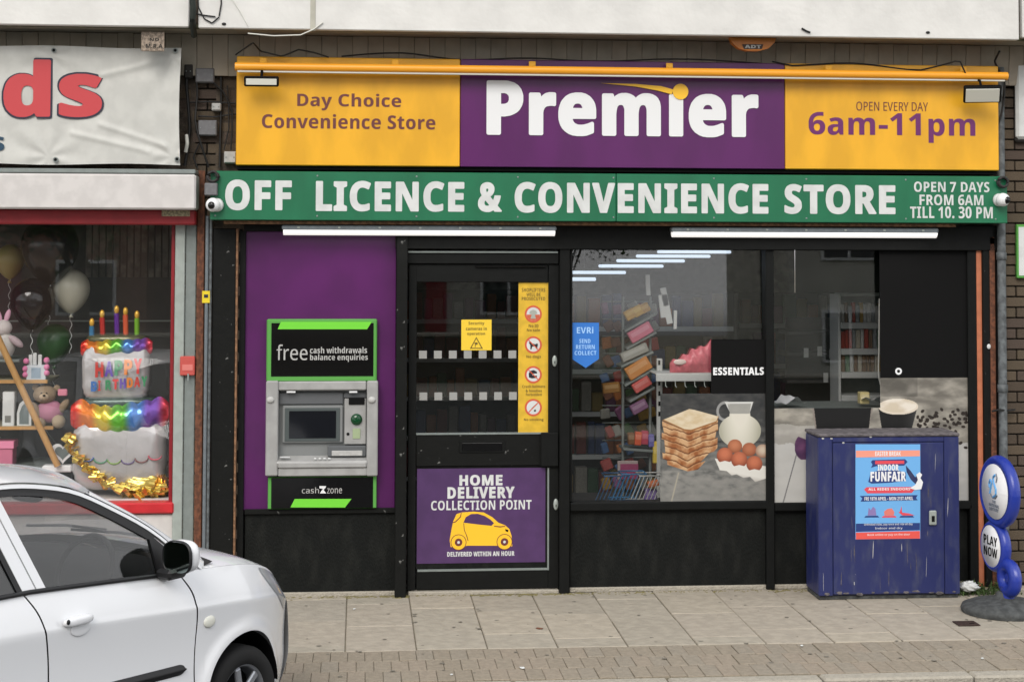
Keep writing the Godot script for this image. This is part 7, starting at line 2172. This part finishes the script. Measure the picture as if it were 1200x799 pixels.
		P.call("mirror_foot", box(Vector3(0.13, 0.05, 0.10), 0.016), M.car_black, mr, Vector3(-0.02, -0.085, -0.06 * side))
		P.call("mirror_rim", grid(28, 3, func(u: float, v: float) -> Vector3:
			var a := TAU * u
			var k := 1.0 - 0.10 * v
			return Vector3(-0.038 - 0.018 * sin(v * PI), signf(sin(a)) * pow(absf(sin(a)), 0.7) * 0.081 * k, signf(cos(a)) * pow(absf(cos(a)), 0.7) * 0.093 * k)), M.car_black, mr)
		P.call("mirror_glass", grid(24, 6, func(u: float, v: float) -> Vector3:
			var a := TAU * u
			return Vector3(-0.0505, signf(sin(a)) * pow(absf(sin(a)), 0.7) * 0.074 * v, signf(cos(a)) * pow(absf(cos(a)), 0.7) * 0.086 * v)), M.mirror, mr)
	# roof, bonnet, screens, ends
	P.call("roof", grid(48, 32, func(u: float, v: float) -> Vector3:
		var t := absf(2.0 * v - 1.0)
		var x := lerpf(-2.62, -0.93 + 0.085 * (1.0 - t * t), u)
		var e := along(RAIL, x)
		var y := lerpf(along(CROWN, x), e, pow(t, 2.6))
		var w := 0.8 + tumble(x, e) + 0.002
		return Vector3(x, y, -0.8 + w * (2.0 * v - 1.0) * (1.0 - 0.0 * t))), M.car_white)
	P.call("bonnet", grid(40, 36, func(u: float, v: float) -> Vector3:
		var s := 2.0 * v - 1.0
		var t := absf(s)
		var x := lerpf(-0.37 + 0.10 * (1.0 - t * t), 0.55 + 0.09 * (1.0 - pow(t, 2.0)), u)
		var e := along(SHOULDER, minf(x, 0.55))
		var ctr := along([Vector2(-0.5, 1.05), Vector2(-0.15, 1.025), Vector2(0.05, 0.985), Vector2(0.25, 0.925), Vector2(0.45, 0.84), Vector2(0.58, 0.745), Vector2(0.64, 0.67)], x)
		var w := 0.8 + side_z(minf(x, 0.54), e)
		return Vector3(x, lerpf(ctr, e, pow(t, 3.2)) + 0.001, -0.8 + w * s)), M.car_white)
	P.call("bumper", grid(36, 14, func(u: float, v: float) -> Vector3:
		var s := 2.0 * u - 1.0
		var t := absf(s)
		var y := lerpf(0.17, 0.66, v)
		var x := 0.54 + 0.10 * (1.0 - t * t) + 0.035 * sin(v * PI)
		return Vector3(x, y, -0.8 + (0.8 + side_z(0.53, y) - 0.004) * s)), M.car_white)
	P.call("windscreen", grid(16, 20, func(u: float, v: float) -> Vector3:
		var s := 2.0 * v - 1.0
		var t := absf(s)
		var a := Vector3(-0.93 + 0.08 * (1.0 - t * t), lerpf(1.478, 1.375, pow(t, 2.6)), 0.0)
		var b := Vector3(-0.27 + 0.11 * (1.0 - t * t), lerpf(1.02, 0.985, t * t), 0.0)
		var p := a.lerp(b, u)
		p.z = -0.8 + lerpf(0.57, 0.68, u) * s
		return p), M.car_glass)
	P.call("scuttle", grid(4, 20, func(u: float, v: float) -> Vector3:
		var s := 2.0 * v - 1.0
		var t := s * s
		return Vector3(lerpf(-0.32, -0.22, u) + 0.10 * (1.0 - t), lerpf(0.99, 1.012, u) - 0.03 * t, -0.8 + 0.72 * s)), M.car_black)
	for w in [[Vector3(-0.12, 1.035, -0.45), Vector3(-0.26, 1.06, -1.05)], [Vector3(-0.10, 1.045, -0.95), Vector3(-0.30, 1.06, -1.35)]]:
		P.call("wiper", tube([w[0], w[0].lerp(w[1], 0.5) + Vector3(0, 0.012, 0), w[1]], 0.008, 6), M.car_black)
	P.call("tailgate", grid(14, 24, func(u: float, v: float) -> Vector3:
		var s := 2.0 * v - 1.0
		var t := absf(s)
		var y := lerpf(0.30, 1.20, u)
		return Vector3(-2.80 - 0.06 * (1.0 - t * t) + 0.14 * pow(maxf(0.0, u - 0.55) / 0.45, 1.5), y, -0.8 + lerpf(0.70, 0.62, u) * s)), M.car_white)
	P.call("rear_window", grid(8, 16, func(u: float, v: float) -> Vector3:
		var s := 2.0 * v - 1.0
		return Vector3(lerpf(-2.71, -2.585, u) - 0.03 * (1.0 - s * s), lerpf(1.20, 1.42, u), -0.8 + lerpf(0.60, 0.52, u) * s)), M.car_glass)
	# cabin
	P.call("floor_pan", box(Vector3(3.1, 0.06, 1.34), 0.02), M.car_inside, null, Vector3(-1.15, 0.20, -0.8))
	P.call("dashboard", ball(Vector3(0.20, 0.16, 0.66), 28, 16, 0.0, 1, 0.6), M.car_inside, null, Vector3(-0.46, 0.85, -0.8))
	P.call("steering_wheel", grid(36, 10, func(u: float, v: float) -> Vector3:
		var a := TAU * u
		var b := TAU * v
		var q := Vector3(cos(b) * 0.014, sin(a) * (0.175 + sin(b) * 0.014), cos(a) * (0.175 + sin(b) * 0.014))
		return q.rotated(Vector3(0, 0, 1), -0.42)), M.car_black, null, Vector3(-0.74, 0.98, -0.45))
	for z in [-0.45, -1.15]:
		var st: MeshInstance3D = P.call("front_seat", ball(Vector3(0.10, 0.33, 0.23), 26, 20, 0.0, 1, 0.6), M.car_seat, null, Vector3(-1.36, 0.82, z))
		st.rotation.z = 0.22
		P.call("headrest", ball(Vector3(0.055, 0.10, 0.13), 22, 14, 0.0, 1, 0.65), M.car_seat, st, Vector3(0.01, 0.42, 0))
		P.call("seat_cushion", ball(Vector3(0.25, 0.09, 0.23), 24, 14, 0.0, 1, 0.6), M.car_seat, null, Vector3(-1.12, 0.50, z))
	P.call("rear_seat", ball(Vector3(0.12, 0.34, 0.62), 26, 18, 0.0, 1, 0.5), M.car_seat, null, Vector3(-2.15, 0.80, -0.8))
	P.call("rear_mirror", ball(Vector3(0.02, 0.035, 0.11), 20, 12, 0.0, 1, 0.7), M.car_black, null, Vector3(-0.80, 1.33, -0.8))
	for z in [-0.10, -1.50]:
		for x in [-0.035, -2.405]:
			# inner wheel housing
			P.call("wheel_housing", grid(24, 3, func(u: float, v: float) -> Vector3:
				var a := PI * u
				return Vector3(x + cos(a) * (ARCH_R - 0.004), ARCH_C.y + sin(a) * (ARCH_R - 0.004), z + (0.04 - 0.30 * v) * (1.0 if z > -0.8 else -1.0))), M.car_black)
			P.call("housing_back", extruded(disc_outline(Vector2(x, ARCH_C.y), ARCH_R, ARCH_R, 24, 0.0, PI), z - 0.26 * (1.0 if z > -0.8 else -1.0), z - 0.25 * (1.0 if z > -0.8 else -1.0)), M.car_black)
			wheel(o, Vector3(x, 0.262, z), 1.0 if z > -0.8 else -1.0)

func wheel(o: Node3D, at: Vector3, side: float) -> void:
	var w := Node3D.new()
	w.name = "wheel"
	o.add_child(w, true)
	w.position = at
	w.rotation.x = PI / 2 if side > 0 else -PI / 2
	part("tyre", lathe([Vector2(0.165, -0.07), Vector2(0.20, -0.082), Vector2(0.245, -0.078), Vector2(0.260, -0.05), Vector2(0.262, 0.0), Vector2(0.260, 0.05), Vector2(0.245, 0.078), Vector2(0.20, 0.082), Vector2(0.168, 0.072), Vector2(0.160, 0.05)], 48), M.tyre, w, Vector3.ZERO, false)
	var rim := part("rim", lathe([Vector2(0.168, 0.071), Vector2(0.160, 0.066), Vector2(0.150, 0.03), Vector2(0.146, -0.03)], 40), M.rim, w, Vector3.ZERO, false)
	part("brake_disc", lathe([Vector2(0.15, -0.022), Vector2(0.11, -0.02), Vector2(0.001, -0.02)], 28), M.black_matt, w, Vector3.ZERO, false)
	for k in 6:
		var a := TAU * k / 6.0 + 0.2
		var st := begin()
		add_box(st, Vector3(0, 0, 0.088), Vector3(0.042, 0.022, 0.135), 0.008)
		var s := part("spoke", st.commit(), M.rim, rim, Vector3(0, 0.055, 0), false)
		s.rotation.y = a
	part("hub_cap", lathe([Vector2(0.045, 0.055), Vector2(0.042, 0.072), Vector2(0.02, 0.078), Vector2(0.001, 0.079)], 24), M.rim, w, Vector3.ZERO, false)

# ---------------------------------------------------------------- the other side of the street, seen in the glass
func across_the_street() -> void:
	var pv := structure("far_pavement")
	slab("paving", -60.0, -0.3, 70.0, 0.0, 16.0, 19.0, M.kerb, pv, 0.0)
	var lawn := structure("far_ground")
	slab("turf", -60.0, -0.3, 70.0, 0.0, 19.01, 60.0, mat(Color(0.28, 0.31, 0.19), 0.95, 0.0, M.blotch, 0.3), lawn, 0.0)
	var render_ := [mat(Color(0.80, 0.79, 0.75), 0.85, 0.0, M.grime, 0.2), mat(Color(0.74, 0.72, 0.68), 0.85, 0.0, M.grime, 0.2), mat(Color(0.60, 0.45, 0.37), 0.9, 0.0, M.fine, 0.5)]
	var roof_m := mat(Color(0.30, 0.27, 0.26), 0.85, 0.0, M.blotch, 0.4)
	var names := ["cream rendered house across the street, mirrored in the far window", "pale grey rendered house across the street, behind the street trees", "red brick house across the street, mirrored in the card shop glass"]
	var xs := [14.5, 1.0, -9.0]
	for i in 3:
		var x: float = xs[i]
		var h := thing("house", names[i], "house", Vector3(x, 0, 31))
		slab("wall", x - 4.0, 0.0, x + 4.0, 5.4, 28.0, 35.0, render_[i], h, 0.0)
		var rf := begin()
		var a := [Vector3(x - 4.4, 5.35, 27.5), Vector3(x + 4.4, 5.35, 27.5), Vector3(x + 4.4, 7.9, 31.5), Vector3(x - 4.4, 7.9, 31.5), Vector3(x - 4.4, 5.35, 35.5), Vector3(x + 4.4, 5.35, 35.5)]
		quad(rf, a[0], a[1], a[2], a[3], Vector3(0, 1, -1))
		quad(rf, a[3], a[2], a[5], a[4], Vector3(0, 1, 1))
		tri(rf, a[0], a[3], a[4], Vector3(-1, 0, 0))
		tri(rf, a[1], a[2], a[5], Vector3(1, 0, 0))
		quad(rf, a[0], a[1], a[5], a[4], Vector3(0, -1, 0))
		var r := part("roof", rf.commit(), roof_m, h)
		slab("chimney", x + 1.6, 7.2, x + 2.5, 8.9, 31.0, 31.9, render_[2], r, 0.02)
		for wx in [-2.5, 0.6, 2.6]:
			for wy in [0.9, 3.4]:
				if wx == 0.6 and wy == 0.9:
					slab("door", x + 0.2, 0.02, x + 1.1, 2.1, 27.93, 27.999, M.red_paint, h, 0.01)
				else:
					var w := slab("window", x + wx - 0.7, wy, x + wx + 0.7, wy + 1.3, 27.92, 27.999, M.white, h, 0.01)
					slab("pane", x + wx - 0.62, wy + 0.08, x + wx - 0.04, wy + 1.22, 27.90, 27.918, M.screen, w, 0.0)
					slab("pane", x + wx + 0.04, wy + 0.08, x + wx + 0.62, wy + 1.22, 27.90, 27.918, M.screen, w, 0.0)
	var wall_ := thing("garden_wall", "low brick garden wall across the street", "wall", Vector3(5, 0, 19.3))
	slab("masonry", -16.0, 0.0, 22.0, 0.85, 19.2, 19.42, M.brick[2], wall_, 0.02)
	slab("coping", -16.0, 0.851, 22.0, 0.92, 19.14, 19.48, M.kerb, wall_, 0.02)
	for t in [[Vector3(1.2, 0, 22.5), 6.5, 2.1, "tall leafy street tree mirrored in the door glass"], [Vector3(-5.5, 0, 21.5), 5.5, 1.9, "broad leafy street tree mirrored in the card shop glass"], [Vector3(7.0, 0, 46.0), 8.5, 2.7, "distant leafy tree mirrored in the first window"]]:
		tree(t[0], t[1], t[2], t[3])

func tree(at: Vector3, h: float, r: float, label: String) -> void:
	var o := thing("street_tree", label, "tree", at, "trees across the street")
	var tr := RandomNumberGenerator.new()
	tr.seed = int(absf(at.x) * 100.0) + 3
	var st := begin()
	var ends := []
	add_tube(st, [Vector3.ZERO, Vector3(0.05, h * 0.25, 0.02), Vector3(0, h * 0.45, 0)], 0.15, 10)
	for i in 9:
		var a := tr.randf() * TAU
		var q := Vector3(cos(a) * r * 0.75, h * tr.randf_range(0.5, 0.92), sin(a) * r * 0.75)
		add_tube(st, [Vector3(0, h * tr.randf_range(0.25, 0.44), 0), q * Vector3(0.45, 0.85, 0.45), q], 0.045, 6)
		ends.append(q)
	part("trunk", st.commit(), mat(Color(0.26, 0.22, 0.18), 0.9), o, Vector3.ZERO, false)
	var lf := begin()
	for i in 5200:
		var c: Vector3 = ends[tr.randi() % ends.size()]
		var p := c + Vector3(tr.randfn(0, 0.42), tr.randfn(0, 0.36), tr.randfn(0, 0.42)) * r * 0.55
		var a := Vector3(tr.randfn(), tr.randfn(), tr.randfn()).normalized()
		var b := a.cross(Vector3(tr.randfn(), 1, tr.randfn())).normalized()
		var s := tr.randf_range(0.05, 0.11)
		tri(lf, p - b * s, p + b * s * 0.6 + a * s * 0.5, p + a * s * 1.7, a.cross(b))
	part("crown", lf.commit(), mat(Color(0.22, 0.30, 0.13), 0.8), o, Vector3.ZERO, false)
